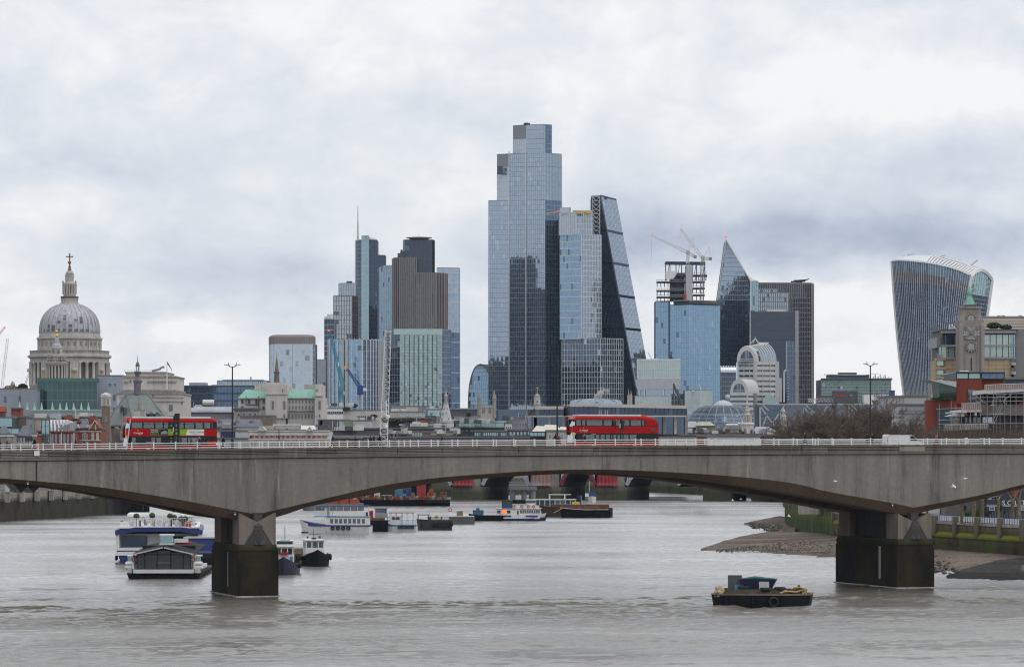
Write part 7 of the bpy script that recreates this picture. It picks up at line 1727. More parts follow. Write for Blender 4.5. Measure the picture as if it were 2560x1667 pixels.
T=thing('roof_derrick','folded white roof derrick just right of the right bus','derrick',P(1664,1064,1480));mb.build('boom',alu_w,T)
# rooftop clutter: tanks and ducts, too small to pick apart
mb=MB();tops=[(845,1012,1950),(1010,1028,1750),(1085,1020,1980),(930,1046,1560),(1030,1062,1390),(1105,1066,1390),(1165,1054,1290),(1220,1054,1290),(1290,1046,1490),(1740,1078,1390),(1900,1080,1390),(1960,1082,1390),(560,1066,1175),(480,1018,1690),(870,1072,1240),(1000,1080,1190),(820,1072,1245),(1120,1080,1195),(1660,1080,1390),(1820,1080,1390),(2230,1000,1990),(200,1042,1125),(110,1043,1125)]
for px,py,Y in tops:
 for k in range(10):
  x=px+rnd.uniform(-32,32);w=rnd.uniform(.4,2.0);h=rnd.uniform(.4,2.2);mb.m=rnd.randrange(4);c=P(x,py,Y);y=Y+rnd.uniform(1,9)
  if rnd.random()<.25: mb.tube((c.x,y,c.z-.5),(c.x,y,c.z+h+1.2),.12,.12,4)
  else: mb.box(c.x-w,y,c.z-.6,c.x+w,y+2,c.z+h*.7)
tag(mb.build('roof_clutter',[grey,grey_l,grey_d,offwhite]),'small tanks, ducts and poles scattered over the low roofs',kind='stuff')
# tower cranes at the left edge and coloured cranes in front of the finned block
def thin_crane(label,pts,Y,m,w=2.0,r=.22,beacon=True):
 T=thing('tower_crane',label,'tower crane',P(*pts[0],Y));
 for k,(a,b) in enumerate(zip(pts,pts[1:])): mb=MB();lattice(mb,P(*a,Y),P(*b,Y),w,w*(.5 if k else .9),max(4,int((P(*b,Y)-P(*a,Y)).length/(w*1.3))),r);mb.build('mast' if k==0 else 'jib',m,T)
 if beacon: mb=MB();mb.ball(P(*pts[-1],Y-1),.7,6);mb.build('beacon',redlight,T)
pale=mat('pale_crane',(.55,.50,.48),.6,.08,.5)
thin_crane('pale crane jib rising at the far left edge with red lamp',[(-14,1000),(-14,850),(12,818)],2600,pale,1.6,.14)
thin_crane('faint pale crane leaning beside the left edge below the red lamp',[(3,985),(19,846)],2700,pale,1.8,.10,False)
thin_crane('thin pale jib slanting just left of the cathedral drum',[(58,975),(74,930)],2200,pale,1.0,.1,False)
T=thing('tower_crane','turquoise luffing crane before the blue finned block','tower crane',P(857,1005,2300));tq=mat('turquoise_paint',(.03,.25,.33),.5,.1,.5)
mb=MB();lattice(mb,P(853,1010,2300),P(853,965,2300),2.6,2.6,9,.3);mb.build('mast',tq,T);mb=MB();lattice(mb,P(858,965,2300),P(824,828,2300),2.6,1.2,26,.3);mb.build('jib',tq,T);mb=MB();mb.box(Xp(845,2300),2298,Zp(916,2300),Xp(848,2300),2299,Zp(906,2300));mb.build('sign_board',white,T);mb=MB();mb.ball(P(822.5,826,2299),.8,6);mb.build('beacon',redlight,T);mb=MB();mb.box(Xp(858,2300),2298,Zp(987,2300),Xp(866,2300),2301,Zp(978,2300));mb.build('counterweight',grey_l,T)
T=thing('tower_crane','deep blue luffing crane with yellow tip before the finned block','tower crane',P(900,1015,2290));bb=mat('royal_blue_paint',(.02,.05,.22),.5,.1,.5)
mb=MB();lattice(mb,P(900,1022,2290),P(900,985,2290),2,2,8,.2);mb.build('mast',grey_l,T);mb=MB();mb.box(Xp(893,2290),2288,Zp(986,2290),Xp(908,2290),2292,Zp(964,2290));mb.build('machinery_deck',bb,T);mb=MB();lattice(mb,P(900,968,2290),P(866,920,2290),2.4,1.2,12,.28);mb.build('jib',bb,T);mb=MB();mb.box(Xp(860,2290),2288,Zp(923,2290),Xp(869,2290),2290,Zp(915,2290));mb.build('jib_head',yellow_p,T);mb=MB();mb.box(Xp(908,2290),2288,Zp(977,2290),Xp(917,2290),2291,Zp(970,2290));mb.build('counterweight',white,T)
T=thing('roof_derrick','dark derrick arm on the pale translucent blocks','derrick',P(1702,1010,2370));mb=MB();mb.tube(P(1704,1010,2370),P(1684,960,2370),1.0,.7,6);mb.tube(P(1684,1008,2370),P(1684,958,2370),.4,.4,5);mb.build('boom',grey_d,T)
for px0,py0,px1,py1,Y,lb in ((1612,895,1622,880,2405,'thin bent roof arm on the taller translucent block'),(1735,975,1750,960,2382,'thin bent roof arm on the translucent cube')):
 T=thing('maintenance_crane',lb,'crane',P(px0+20,py0+2,Y));mb=MB();mb.tube(P(px0+18,py0+3,Y),P(px1-2,py1+1 if Y>2400 else py1,Y),.45,.3,5);mb.tube(P(px0+18,py0+3,Y),P(px0-4 if Y<2400 else px0+34,py0+3,Y),.5,.5,5);mb.build('arm',alu_w,T)
# white lattice crane boom standing behind the bridge
T=thing('crawler_crane','tall white lattice crane boom rising behind the bridge','crane',P(945,1125,1040))
mb=MB();lattice(mb,P(958,1128,1040),P(970.5,826,1040),2.4,1.8,21,.12);mb.build('boom',white,T)
mb=MB();mb.box(Xp(963,1040),1039.4,Zp(832,1040),Xp(979,1040),1040.6,Zp(826,1040));mb.build('boom_head',grey_l,T)
mb=MB()
for k in range(3): mb.tube(P(968+2*k,830,1039),P(962+2*k,1120,1039),.05,.05,3)
mb.build('hoist_rope',grey_d,T)
mb=MB();mb.box(Xp(945,1040),1036,Gz,Xp(985,1040),1044,Gz+3);mb.build('crane_body',white,T)
# ------------------------------------------------------------------ right bank
def art_deco_tower():
 Y=800;m=Y/FPX;x=lambda p: Xp(p,Y);z=lambda p: Zp(p,Y)
 T=thing('stone_tower','grey concrete tower with circular lattice windows and green copper cap','tower',(x(2429),Y,Gz));cs=conc('tower_concrete',(.27,.245,.225),.25)
 mb=MB();mb.box(x(2398),Y,z(1000),x(2460),Y+6,z(800));mb.build('shaft',cs,T)
 mb=MB();mb.loft([[(x(2399),Y+.1,z(800)),(x(2459),Y+.1,z(800)),(x(2459),Y+6,z(800)),(x(2399),Y+6,z(800))],[(x(2404),Y+.3,z(786)),(x(2453),Y+.3,z(786)),(x(2453),Y+5.6,z(786)),(x(2404),Y+5.6,z(786))],[(x(2404),Y+.3,z(766)),(x(2453),Y+.3,z(766)),(x(2453),Y+5.6,z(766)),(x(2404),Y+5.6,z(766))]]);mb.build('upper_shaft',cs,T)
 for a,b in ((2398,2407),(2451,2461)): mb=MB();mb.box(x(a),Y-.35,z(1000),x(b),Y+.1,z(815));mb.add([(x(a),Y-.35,z(815)),(x(b),Y-.35,z(815)),((x(a)+x(b))/2,Y+.2,z(800)),(x(a),Y+.2,z(815)),(x(b),Y+.2,z(815))],[(0,1,2),(0,2,3),(1,4,2)]);mb.build('corner_pilaster',cs,T)
 for a,b,c in ((2403,2454,767),(2403,2454,770)): mb=MB();mb.box(x(a)-.1,Y+.05,z(c+1.5),x(b)+.1,Y+5.8,z(c-.5));mb.build('cornice',stone_d,T)
 lg=mat('lattice_white',(.62,.62,.62),.5,.05,1);rg=mat('roundel_ring',(.20,.18,.17),.8,.15,1)
 def roundel(py,yo):
  mb=MB();mb.torus((x(2428),yo,z(py)),11.5*m,.26,'y',28,6);mb.torus((x(2428),yo,z(py)),13.6*m,.12,'y',28,5);mb.build('roundel_rim',rg,T)
  mb=MB();mb.poly(*[(x(2428)+11*m*math.cos(-k*.2618),yo-.02,z(py)+11*m*math.sin(-k*.2618)) for k in range(24)]);mb.build('roundel_window',winglass,T)
  for k in range(12): a=k*math.pi/6;mb=MB();c=Vector((x(2428)+12.2*m*math.cos(a),yo-.2,z(py)+12.2*m*math.sin(a)));d=Vector((math.cos(a),0,math.sin(a)))*.3;mb.bar(c-d,c+d,.22,.15,(0,-1,0));mb.build('roundel_key',stone_d,T)
  mb=MB();r=8.2*m;c=Vector((x(2428),yo-.1,z(py)))
  for k in range(-2,3):
   for s in (-1,1): d=Vector((.707,0,.707*s));n=Vector((-.707*s,0,.707));o=k*.34;h=math.sqrt(max(0,r*r-o*o));mb.bar(c+n*o-d*h,c+n*o+d*h,.12,.08,(0,-1,0))
  mb.build('lattice',lg,T)
 roundel(796.5,Y+.25);roundel(866.5,Y-.1)
 mb=MB();mb.box(x(2413),Y-.12,z(848),x(2443),Y-.02,z(818));mb.build('cross_window',winglass,T)
 mb=MB();
 for a,b in (((2414,847),(2442,819)),((2414,819),(2442,847))): mb.bar(P(*a,Y-.14),P(*b,Y-.14),.55,.14,(0,-1,0))
 for a,b in ((2412.5,2413.8),(2442.2,2443.5)): mb.box(x(a),Y-.3,z(849),x(b),Y-.02,z(817))
 for a,b in ((817,818.4),(847.6,849)): mb.box(x(2412.5),Y-.3,z(b),x(2443.5),Y-.02,z(a))
 mb.ball((x(2428),Y-.3,z(833)),.35,8);mb.build('cross_frame',rg,T)
 mb=MB()
 for cx,cz in ((2428,822),(2428,844),(2418,833),(2438,833)):
  for k in range(-2,3):
   for s in (-1,1): mb.bar((x(cx)+k*.25-.5,Y-.18,z(cz)-.5*s),(x(cx)+k*.25+.5,Y-.18,z(cz)+.5*s),.12,.06,(0,-1,0))
 mb.build('lattice',lg,T)
 mb=MB();mb.box(x(2427.2),Y-.2,z(926),x(2429.2),Y+.1,z(894));mb.build('slot_window',black,T)
 for a in (2413,2441): mb=MB();mb.box(x(a),Y-.18,z(940),x(a+1.6),Y+.02,z(880));mb.build('flute',cs,T)
 mb=MB();mb.box(x(2414),Y+1.2,z(766),x(2441),Y+4.6,z(761));mb.build('cap_base',grey_d,T)
 q=lambda w,py: [(x(2428)-w*m,Y+2.9-w*m,z(py)),(x(2428)+w*m,Y+2.9-w*m,z(py)),(x(2428)+w*m,Y+2.9+w*m,z(py)),(x(2428)-w*m,Y+2.9+w*m,z(py))]
 mb=MB();mb.loft([q(13.5,761),q(11.5,756),q(8.5,748),q(6.2,742),q(5.6,738)]);mb.lathe([(5.6*m,z(738)),(7.4*m,z(734)),(7.4*m,z(728)),(5.4*m,z(722)),(2.6*m,z(720.5)),(2.0*m,z(718)),(.2,z(716))],x(2428),Y+2.9,16);mb.build('copper_cap',copper,T)
art_deco_tower()
def wharf():
 Y=812;x=lambda p: Xp(p,Y);z=lambda p: Zp(p,Y)
 T=thing('wharf_building','tan panelled wharf building with big top floor glass behind the stone tower','building',(x(2470),Y,Gz))
 def bx(a,b,pt,pb,m,nm,o=0,d=20): mb=MB();mb.box(x(a),Y+o,z(pb),x(b),Y+d,z(pt));return mb.build(nm,m,T)
 bx(2352,2528,898,1060,tan,'wall');bx(2356,2540,826,898,grey_d,'upper_core',.4);bx(2536,2600,822,1060,mat('grey_stair_tower',(.20,.19,.19),.7,.1,.3),'stair_tower',1)
 for py in (864,895): bx(2354,2540,py-2,py+2.5,grey,'floor_edge',-.4,1)
 bx(2354,2540,826,833,grey,'parapet',-.5,2);bx(2352,2545,823,826,grey_d,'roof',-.6,20)
 pane=window_mesh(15*Y/FPX,27*Y/FPX,grey_d,glass('penthouse_glass',(.22,.27,.25),(.85,1,.93),.25,.05,.35,.3),(1,1),.06)
 for r,py in enumerate((863,893)):
  for px in [2363+15.6*k for k in range(3)]+[2468+15.4*k for k in range(5)]:
   if r==0 and px<2385: continue
   put('glass_pane',pane,T,(x(px),Y+.3,z(py)),0)
 for px in (2530,2536): windows(T,[px],862,5,26,Y+.2,0,grey_d,g_teal);windows(T,[px],893,5,27,Y+.2,0,grey_d,g_teal)
 for py in (912,922,937): bx(2361,2526,py,py+.6,stone_d,'panel_joint',-.06,1)
 for px in (2382,2472,2490,2510): mb=MB();mb.box(x(px)-.05,Y-.06,z(1000),x(px)+.05,Y+1,z(898));mb.build('panel_joint',stone_d,T)
 for k in range(4):
  py=898+23*k;bx(2338,2362,py-3,py+3,tan,'balcony_slab',-1.8,2);windows(T,[2350],py+17,19,14,Y-.9,0,grey_d,g_green2);bx(2337,2341,py+4,py+16,tan,'balcony_cheek',-1.5,.5)
  bx(2527,2538,py+8,py+15,stone,'balcony_slab',-1,2);windows(T,[2532],py+8,9,10,Y-.3,0,grey_d,winglass)
 bx(2362,2384,838,863,g_navy,'terrace_void',-.2,2);bx(2345,2365,842,868,grey,'terrace_wing',2,18);windows(T,[2350,2357],887,6,20,Y-.2,0,grey,g_green)
 mb=MB()
 for k in range(8): mb.tube(P(2345+2.4*k,893,Y-2),P(2345+2.4*k,885,Y-2),.05,.05,3)
 mb.tube(P(2345,885,Y-2),P(2364,885,Y-2),.06,.06,4);mb.build('balcony_rail',alu_w,T)
 mb=MB()
 for k in range(4): mb.box(x(2377+4*k),Y+3,z(828),x(2379+4*k),Y+4,z(809+k%2*6))
 mb.bar(P(2378,812,Y+3),P(2391,824,Y+3),.2,.2,(0,-1,0));mb.build('roof_frame',white,T)
 T3=thing('apartment_block','cream balconied block stepping up behind the wharf building','building',(Xp(2530,900),900,Gz))
 for k in range(5): mb=MB();mb.box(Xp(2456+2*k,900),900,Zp(800+7*k+4,900),Xp(2600,900),915,Zp(796+7*k,900));mb.build('balcony_band',mat('cream_balcony',(.46,.40,.34),.7,.1,.4),T3)
 mb=MB();mb.box(Xp(2458,900),901,Gz,Xp(2600,900),915,Zp(794,900));mb.build('wall',brownclad,T3);mb=MB();mb.box(Xp(2470,900),903,Zp(795,900),Xp(2600,900),912,Zp(789,900));mb.build('penthouse',grey,T3)
 for px in (2503,2514,2556): mb=MB();mb.lathe([(.5,Zp(796,900)),(.5,Zp(787,900))],Xp(px,900),904,8);mb.build('chimney',stone_d,T3)
 for px,py,w,h,lb in ((2485,814,36,13,'roof garden bushes behind the green copper cap'),(2515,818,30,10,'roof garden planting at the right edge')): clump('rooftop_shrub',lb,px,py,w,h,815,hedge,int(w*10),s=.22)
wharf()
def red_block():
 Y=640;x=lambda p: Xp(p,Y);z=lambda p: Zp(p,Y)
 T=thing('red_clad_building','dark red clad building with a sloping glass wing below the stone tower','building',(x(2410),Y,Gz));rc=mat('oxide_red_cladding',(.20,.040,.022),.75,.12,.4,.25)
 def bx(a,b,pt,pb,m,nm,o=0,d=18): mb=MB();mb.box(x(a),Y+o,z(pb),x(b),Y+d,z(pt));return mb.build(nm,m,T)
 bx(2391,2455,948,1010,rc,'wall',0);bx(2455,2512,948,1010,rc,'wall',1.2);bx(2391,2512,1010,1120,rc,'wall',.4);bx(2315,2391,1000,1120,rc,'wall',-.6,2.5);bx(2315.4,2332,1003,1120,rc,'wall',-1.0,1.0)
 bx(2390,2513,931,948,grey_d,'glazed_storey',.3);bx(2389,2513,929.5,932,g_navy,'roof_edge',-.2)
 windows(T,[2406,2436],947,29,14,Y+.2,0,grey_d,g_green);windows(T,[2482],947,56,14,Y+.2,0,grey_d,g_blue2,(3,1));windows(T,[2430],1011,22,38,Y-.1,0,grey_d,winglass_b,(2,1));windows(T,[2362],1068,40,50,Y-.7,0,grey_d,winglass_b,(4,3))
 mb=MB();a=[P(2345,955,Y),P(2390,962,Y),P(2390,999,Y),P(2350,999,Y)];mb.add(a+[p+Vector((0,10,0)) for p in a],[(3,2,1,0),(4,5,6,7),(0,1,5,4),(3,0,4,7)]);mb.build('raked_glazing',glass('raked_glass',(.012,.022,.018),(.7,1,.85),.05,.05,.4),T)
 mb=MB();a=[P(2319,949,Y-1),P(2391,953,Y-1),P(2391,968,Y-1),P(2340,954,Y-1)];mb.add(a+[p+Vector((0,12,0)) for p in a],[(3,2,1,0),(4,5,6,7),(0,1,5,4),(3,0,4,7),(2,3,7,6)]);mb.build('oversailing_roof',grey_l,T)
 for px in (2411,2422): mb=MB();mb.lathe([(.45,z(930)),(.45,z(928)),(.65,z(927.5)),(.3,z(926))],x(px),Y+3,10);mb.build('roof_vent',offwhite,T)
 clump('terrace_planting','dark terrace planting under the sloping glass wing',2360,997,66,8,Y-.4,leaf_d,420,s=.12)
red_block()
B('dark blue grey wall behind the upper concrete terrace',2512,2620,948,660,mat('blue_grey_wall',(.045,.055,.085),.6,.1,.5),depth=10)
def terraces():
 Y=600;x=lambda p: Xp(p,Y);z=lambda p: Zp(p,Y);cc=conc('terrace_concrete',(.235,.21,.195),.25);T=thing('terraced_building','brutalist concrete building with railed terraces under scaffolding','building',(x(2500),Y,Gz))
 def bx(a,b,pt,pb,m,nm,o=0,d=16,pa=None): mb=MB();mb.box(x(a),Y+o,z(pb),x(b),Y+d,z(pt));return mb.build(nm,m,T)
 mb=MB();a=[P(2462,974,Y-3),P(2620,968,Y-3),P(2620,975,Y-3),P(2462,984,Y-3)];mb.add(a+[p+Vector((0,16,0)) for p in a],[(3,2,1,0),(0,1,5,4),(3,0,4,7),(2,3,7,6)]);mb.build('upper_slab',offwhite,T)
 bx(2448,2620,1011,1038,cc,'middle_slab',0);bx(2404,2450,1024,1030,offwhite,'terrace_slab',-2);bx(2392,2412,1028,1032,offwhite,'stair_landing',-2.5);bx(2401,2407,1028,1041,offwhite,'bracket',-2,1);bx(2434,2438,1028,1039,offwhite,'bracket',-2,1)
 bx(2470,2620,984,1012,conc_blk,'recess',5);bx(2405,2620,1038,1090,brownclad,'recess',3);bx(2360,2620,1068,1110,conc_blk,'lower_wall',2)  # recesses coloured dark for the shade under the slabs
 windows(T,[2462,2475],1058,14,17,Y+2.9,0,grey_l,g_blind);windows(T,[2415,2425,2436,2446],1058,8,16,Y+2.9,0,grey_d,winglass)
 mb=MB();
 a=[P(2370,1040,Y-1),P(2402,1031,Y-1),P(2404,1041,Y-1)];mb.add(a+[p+Vector((0,6,0)) for p in a],[(2,1,0),(0,1,4,3),(2,0,3,5)]);mb.build('ramp_soffit',grey_l,T)
 pk=mat('pink_screen',(.40,.27,.235),.7,.1,1)
 for (pa,ya0,ya1,pb,yb0,yb1,m,o) in ((2462,962,974,2600,957,968,pk,-3.2),(2404,1009,1024,2450,1006,1022,pk,-2.2),(2360,1062,1078,2470,1060,1070,beige,-2.4)):
  mb=MB();mb.poly(P(pa,ya1,Y+o+.1),P(pb,yb1,Y+o+.1),P(pb,yb0+1.5,Y+o+.1),P(pa,ya0+1.5,Y+o+.1));mb.build('screen',m,T)
  n_=int((pb-pa)/4.4)
  for k in range(n_+1): t=k/n_;mb=MB();mb.bar(P(lerp(pa,pb,t),lerp(ya1,yb1,t),Y+o),P(lerp(pa,pb,t),lerp(ya0,yb0,t),Y+o),.07,.08,(0,-1,0));mb.build('baluster',offwhite,T)
  mb=MB();mb.bar(P(pa,ya0,Y+o),P(pb,yb0,Y+o),.12,.1,(0,-1,0));mb.build('handrail',offwhite,T)
 for px,py in ((2508,984),(2480,1012),(2501,1033),(2480,1055)): mb=MB();mb.lathe([(.1,z(py)),(.45,z(py)-.05),(.45,z(py)-.14)],x(px),Y-1,10,0,.5);mb.build('bulkhead_lamp',white,T)
 mb=MB();mb.box(x(2548),Y+.5,z(1010),x(2620),Y+.8,z(1007));mb.build('red_beam',red_p,T);mb=MB();mb.box(x(2540),Y+.3,z(1004),x(2544),Y+.5,z(999));mb.build('red_sign',red_p,T)
 S=thing('scaffolding','steel tube scaffolding wrapped around the concrete terraces','scaffold',P(2480,1100,Y-4));al=mat('galvanised_tube',(.30,.30,.31),.45,.1,1,metal=.3)
 for px,t in ((2348,1008),(2378,1002),(2390,1012),(2404,1005),(2426,978),(2440,982),(2451,984),(2468,986),(2484,958),(2492,980),(2500,958),(2512,984),(2526,960),(2540,985),(2558,960)): mb=MB();mb.tube(P(px,1096,Y-4),P(px,t,Y-4),.045,.045,5);mb.build('standard',al,S)
 for py,a,b in ((994,2426,2560),(1004,2440,2560),(1022,2340,2412),(1036,2470,2520),(1050,2345,2400),(1060,2345,2560),(1075,2350,2480),(985,2470,2560)): mb=MB();mb.tube(P(a,py,Y-4.2),P(b,py-2,Y-4.2),.05,.05,5);mb.build('ledger',al,S)
 for a,b in (((2478,1060),(2500,1015)),((2484,1060),(2506,1015)),((2372,1040),(2392,1062)),((2440,990),(2466,1010)),((2510,1000),(2530,985))): mb=MB();mb.tube(P(*a,Y-4.1),P(*b,Y-4.1),.06,.06,5);mb.build('brace',al,S)
 mb=MB()
 for k in range(40): px,py=rnd.uniform(2480,2516),rnd.uniform(986,1010);mb.tube(P(px,py,Y-3),P(px+rnd.uniform(-4,4),py+rnd.uniform(3,9),Y-3),.04,.04,3)
 mb.build('stacked_tube',al,S,kind='stuff')
terraces()
T,Yf,rz=B('grey ribbed office with brick base left of the red clad building',2216,2260,993,850,greyp,depth=20,name='ribbed_office');glassfront(T,2216,2257,994,1009,850,style([grey_l],[1],grey,(.1,.12),(.1,.1),.8,4,.002));mb=MB();mb.box(Xp(2215,850),849.6,Zp(1075,850),Xp(2252,850),851,Zp(1009,850));mb.build('brick_base',mat('pink_brick',(.27,.20,.18),.85,.15,.6),T)
T,Yf,rz=B('pale grey office with long window bands left of the red clad building',2246,2316,1014,830,grey_l,depth=16,name='banded_office')
windows(T,[2282],1034,62,7,829.9,0,grey,winglass_b,(9,1));windows(T,[2290],1050,50,7,829.9,0,grey,winglass_b,(8,1));windows(T,[2254],1051,9,8,829.9,0,beige,winglass_b);windows(T,[2285],1065,58,4,829.9,0,beige,winglass_b,(9,1))
B('plain white roof house above the banded office',2256,2316,992,860,grey_l,depth=12)
B('dark glass flank behind the bare trees',2192,2217,1004,900,mat('dark_flank',(.13,.125,.13),.7,.12,.4),depth=10)
mb=MB()
for k in range(150):
 px=rnd.uniform(2262,2342);py=rnd.uniform(974,992);mb.tube(P(px,992,1000+rnd.uniform(0,6)),P(px+rnd.uniform(-3,3),py,1000),.07,.05,3)
tag(mb.build('roof_aerials',grey_l),'thicket of small aerials on the roofs below the bulging tower',kind='stuff')

# bare winter trees
def twig_mat(name,c): return mat(name,c,.9,.3,1.2)
bark=twig_mat('bare_twigs',(.14,.105,.08));bark2=twig_mat('reddish_twigs',(.12,.088,.07));trunk_m=mat('plane_bark',(.12,.10,.07),.9,.4,1.2,.3)
def branch(mb,p,d,L,r,lvl,spread,up):
 n=2;q=p
 for k in range(n):
  d2=(d+Vector((rnd.gauss(0,.12),rnd.gauss(0,.12),rnd.gauss(0,.08)))).normalized();e=q+d2*L/n;mb.tube(q,e,r*(1-.25*k),r*(1-.25*(k+1)),4 if r>.05 else 3);q=e
  if lvl>0:
   for _ in range(2 if lvl>1 else 5):
    a=Vector((rnd.gauss(0,1),rnd.gauss(0,1),rnd.gauss(0,.6)+up)).normalized();branch(mb,q,(d2+a*spread).normalized(),L*rnd.uniform(.55,.8),max(r*.55,.036),lvl-1,spread,up)
def bare_tree(label,px,Y,base,h,m,lvl=4,spread=.8,up=.35,r=.22,nm='bare_tree',pollard=False,group=None):
 T=thing(nm,label,'tree',(Xp(px,Y),Y,base),0,group);b=Vector((Xp(px,Y),Y,base));f=.55 if pollard else .30
 mb=MB();t=b+Vector((rnd.uniform(-.2,.2),0,h*f));mb.tube(b,t,r,r*.7,7);mb.build('trunk',trunk_m,T)
 mb=MB()
 for k in range(6 if pollard else 5):
  a=2*math.pi*k/5+rnd.random();d=Vector((math.cos(a)*.8,math.sin(a)*.8,rnd.uniform(.4,1.2))).normalized()
  if pollard:
   e=t+d*h*.25;mb.tube(t,e,r*.5,r*.35,5);mb.ball(e,r*.6,6)
   for j in range(44): a2=Vector((rnd.gauss(0,.7),rnd.gauss(0,.7),rnd.uniform(.3,1.2))).normalized();mb.tube(e,e+a2*h*rnd.uniform(.14,.30),.034,.02,3)
  else: branch(mb,t,d,h*.30,r*.45,lvl,spread,up)
 mb.build('crown',m,T);return T
wher=['at the left end of the row','second from the left','third from the left','behind the right lamp post','right of the right lamp post','left of the banded office','in front of the banded office']
for k,(px,pt) in enumerate(((2010,1062),(2048,1030),(2090,1016),(2140,1004),(2185,1022),(2230,1052),(2275,1078))):
 Y=760+6*k;bare_tree('tall bare brown tree '+wher[k],px,Y,Gz,(Zp(pt,Y)-Gz)*1.02,bark,5 if 0<k<5 else 4,.85,.30,.30,group='bare trees on the right bank')
for k,(px,w_) in enumerate(((2318,'below the banded office'),(2352,'at the left foot of the red clad building'),(2388,'under the stair landing'),(2424,'under the lower railed terrace'),(2460,'below the concrete middle slab'),(2500,'below the scaffold stair'),(2540,'near the right edge'),(2580,'at the right edge'))):
 Y=585+(k % 2)*8;bare_tree('short pollarded bare tree '+w_,px,Y,Gz,(Zp(1056,Y)-Gz),bark2,3,.9,.3,.24,pollard=True,group='pollarded trees along the right bank')
# plane tree trunks, planters and the dark restaurant under the right arch
for k,(px,w,lb) in enumerate(((2405,7,'thin brown'),(2434,9,'second shaded'),(2455,11,'mottled double'),(2495,8,'narrow mottled'),(2530,10,'plain brown'),(2546,11,'broad pale mottled'))):
 Y=520+6*(k % 2);T=thing('plane_tree',lb+' plane tree trunk under the right arch','tree',(Xp(px,Y),Y,Gz),0,'plane trees under the right arch');r=w/2*Y/FPX;b=Vector((Xp(px,Y),Y,Gz));mb=MB()
 mb.tube(b,b+Vector((.1,0,3.6)),r,r*.85,9);mb.build('trunk',mat('mottled_bark_%d' % k,(.17,.14,.085) if k % 2 else (.11,.085,.06),.9,.5,2.2),T)
 mb=MB()
 for a in (-1,1): branch(mb,b+Vector((.1,0,3.5)),Vector((.5*a,.4,1)).normalized(),2.6,r*.5,3,.8,.3)
 mb.build('crown',bark,T)
for px,h,lb in ((2396,4,'leftmost leafy planter'),(2420,9,'middle leafy planter'),(2441,13,'tall spiky planter')):
 Y=530;T=thing('planter',lb+' under the right arch','planter',(Xp(px,Y),Y,Gz));mb=MB();mb.lathe([(.35,Gz),(.45,Gz+.7),(.4,Gz+.7)],Xp(px,Y),Y,10);mb.build('pot',terra,T);mb=MB();b=Vector((Xp(px,Y),Y,Gz+.7))
 for k in range(90): a=Vector((rnd.gauss(0,.5),rnd.gauss(0,.5),rnd.uniform(.6,1.4)));s=Vector((rnd.gauss(0,.06),.03,0));t=b+a*h*.10;mb.poly(b+a*.1-s,b+a*.1+s,t+s*.4,t-s*.4)
 mb.build('leaves',mat('planter_leaf_'+lb.split()[0],(.09,.13,.035),.7,.4,3),T)
def restaurant():
 Y=560;x=lambda p: Xp(p,Y);z=lambda p: Zp(p,Y);T=thing('restaurant_front','black restaurant front lettered in white under the right arch','shopfront',(x(2520),Y,Gz))
 mb=MB();mb.box(x(2466),Y,Gz,x(2700),Y+8,z(1212));mb.build('wall',g_black,T);mb=MB();mb.box(x(2370),Y+3,Gz,x(2466),Y+9,z(1222));mb.build('side_wall',brownclad,T)
 fc=bpy.data.curves.new('sign_letters','FONT');fc.body='SOUTHERN';fc.size=1.15;fc.extrude=.03;fc.space_character=1.55;o=bpy.data.objects.new('tmp',fc);COL.objects.link(o);dg=bpy.context.evaluated_depsgraph_get();me=bpy.data.meshes.new_from_object(o.evaluated_get(dg));bpy.data.objects.remove(o);me.materials.clear();me.materials.append(white)
 s=bpy.data.objects.new('sign_letters',me);COL.objects.link(s);s.parent=T;s.rotation_euler=(R(90),0,0);s.location=(x(2505)-T.location.x,-.06,z(1262)-Gz);WM[s.name]=WM[T.name]
 for py in (1261,1264.5): mb=MB();mb.box(x(2466),Y-.15,z(py+.8),x(2700),Y,z(py));mb.build('white_strip',white,T)
 for k in range(7): mb=MB();mb.box(x(2470+3*k),Y-.08,z(1248-k%3),x(2476+3*k+6),Y,z(1246.5-k%3)-.0+k*.06);mb.build('shelf_light',grey_l,T)
 windows(T,[2480,2500,2560],1275,14,8,Y-.05,0,grey_l,g_navy2,(3,1))
 mb=MB();
 for k in range(16): mb.box(x(2468+6*k),Y-3,Gz,x(2471+6*k),Y-2.6,Gz+.8+.3*(k % 3))
 mb.build('terrace_chairs',grey_d,T,kind='stuff')
 T2=thing('sign','red round hanging sign beside the mottled trunk','sign',P(2537,1238,540));mb=MB();mb.lathe([(.02,-.05),(.5,-.05),(.5,.05),(.02,.05)],0,0,16);mb.xf(Matrix.Translation(P(2537,1232,540)) @ Matrix.Rotation(R(90),4,'X'));mb.build('disc',red_p,T2)
 for px,lb in ((2411,'closed black parasol left of the mottled double trunk'),(2502,'closed black parasol right of the narrow mottled trunk')):
  T4=thing('parasol',lb,'parasol',P(px,1276,532));mb=MB();mb.lathe([(.35,Zp(1276,532)),(.42,Zp(1264,532)),(.2,Zp(1258,532)),(.05,Zp(1253,532))],Xp(px,532),532,8);mb.build('canopy',black,T4)
restaurant()
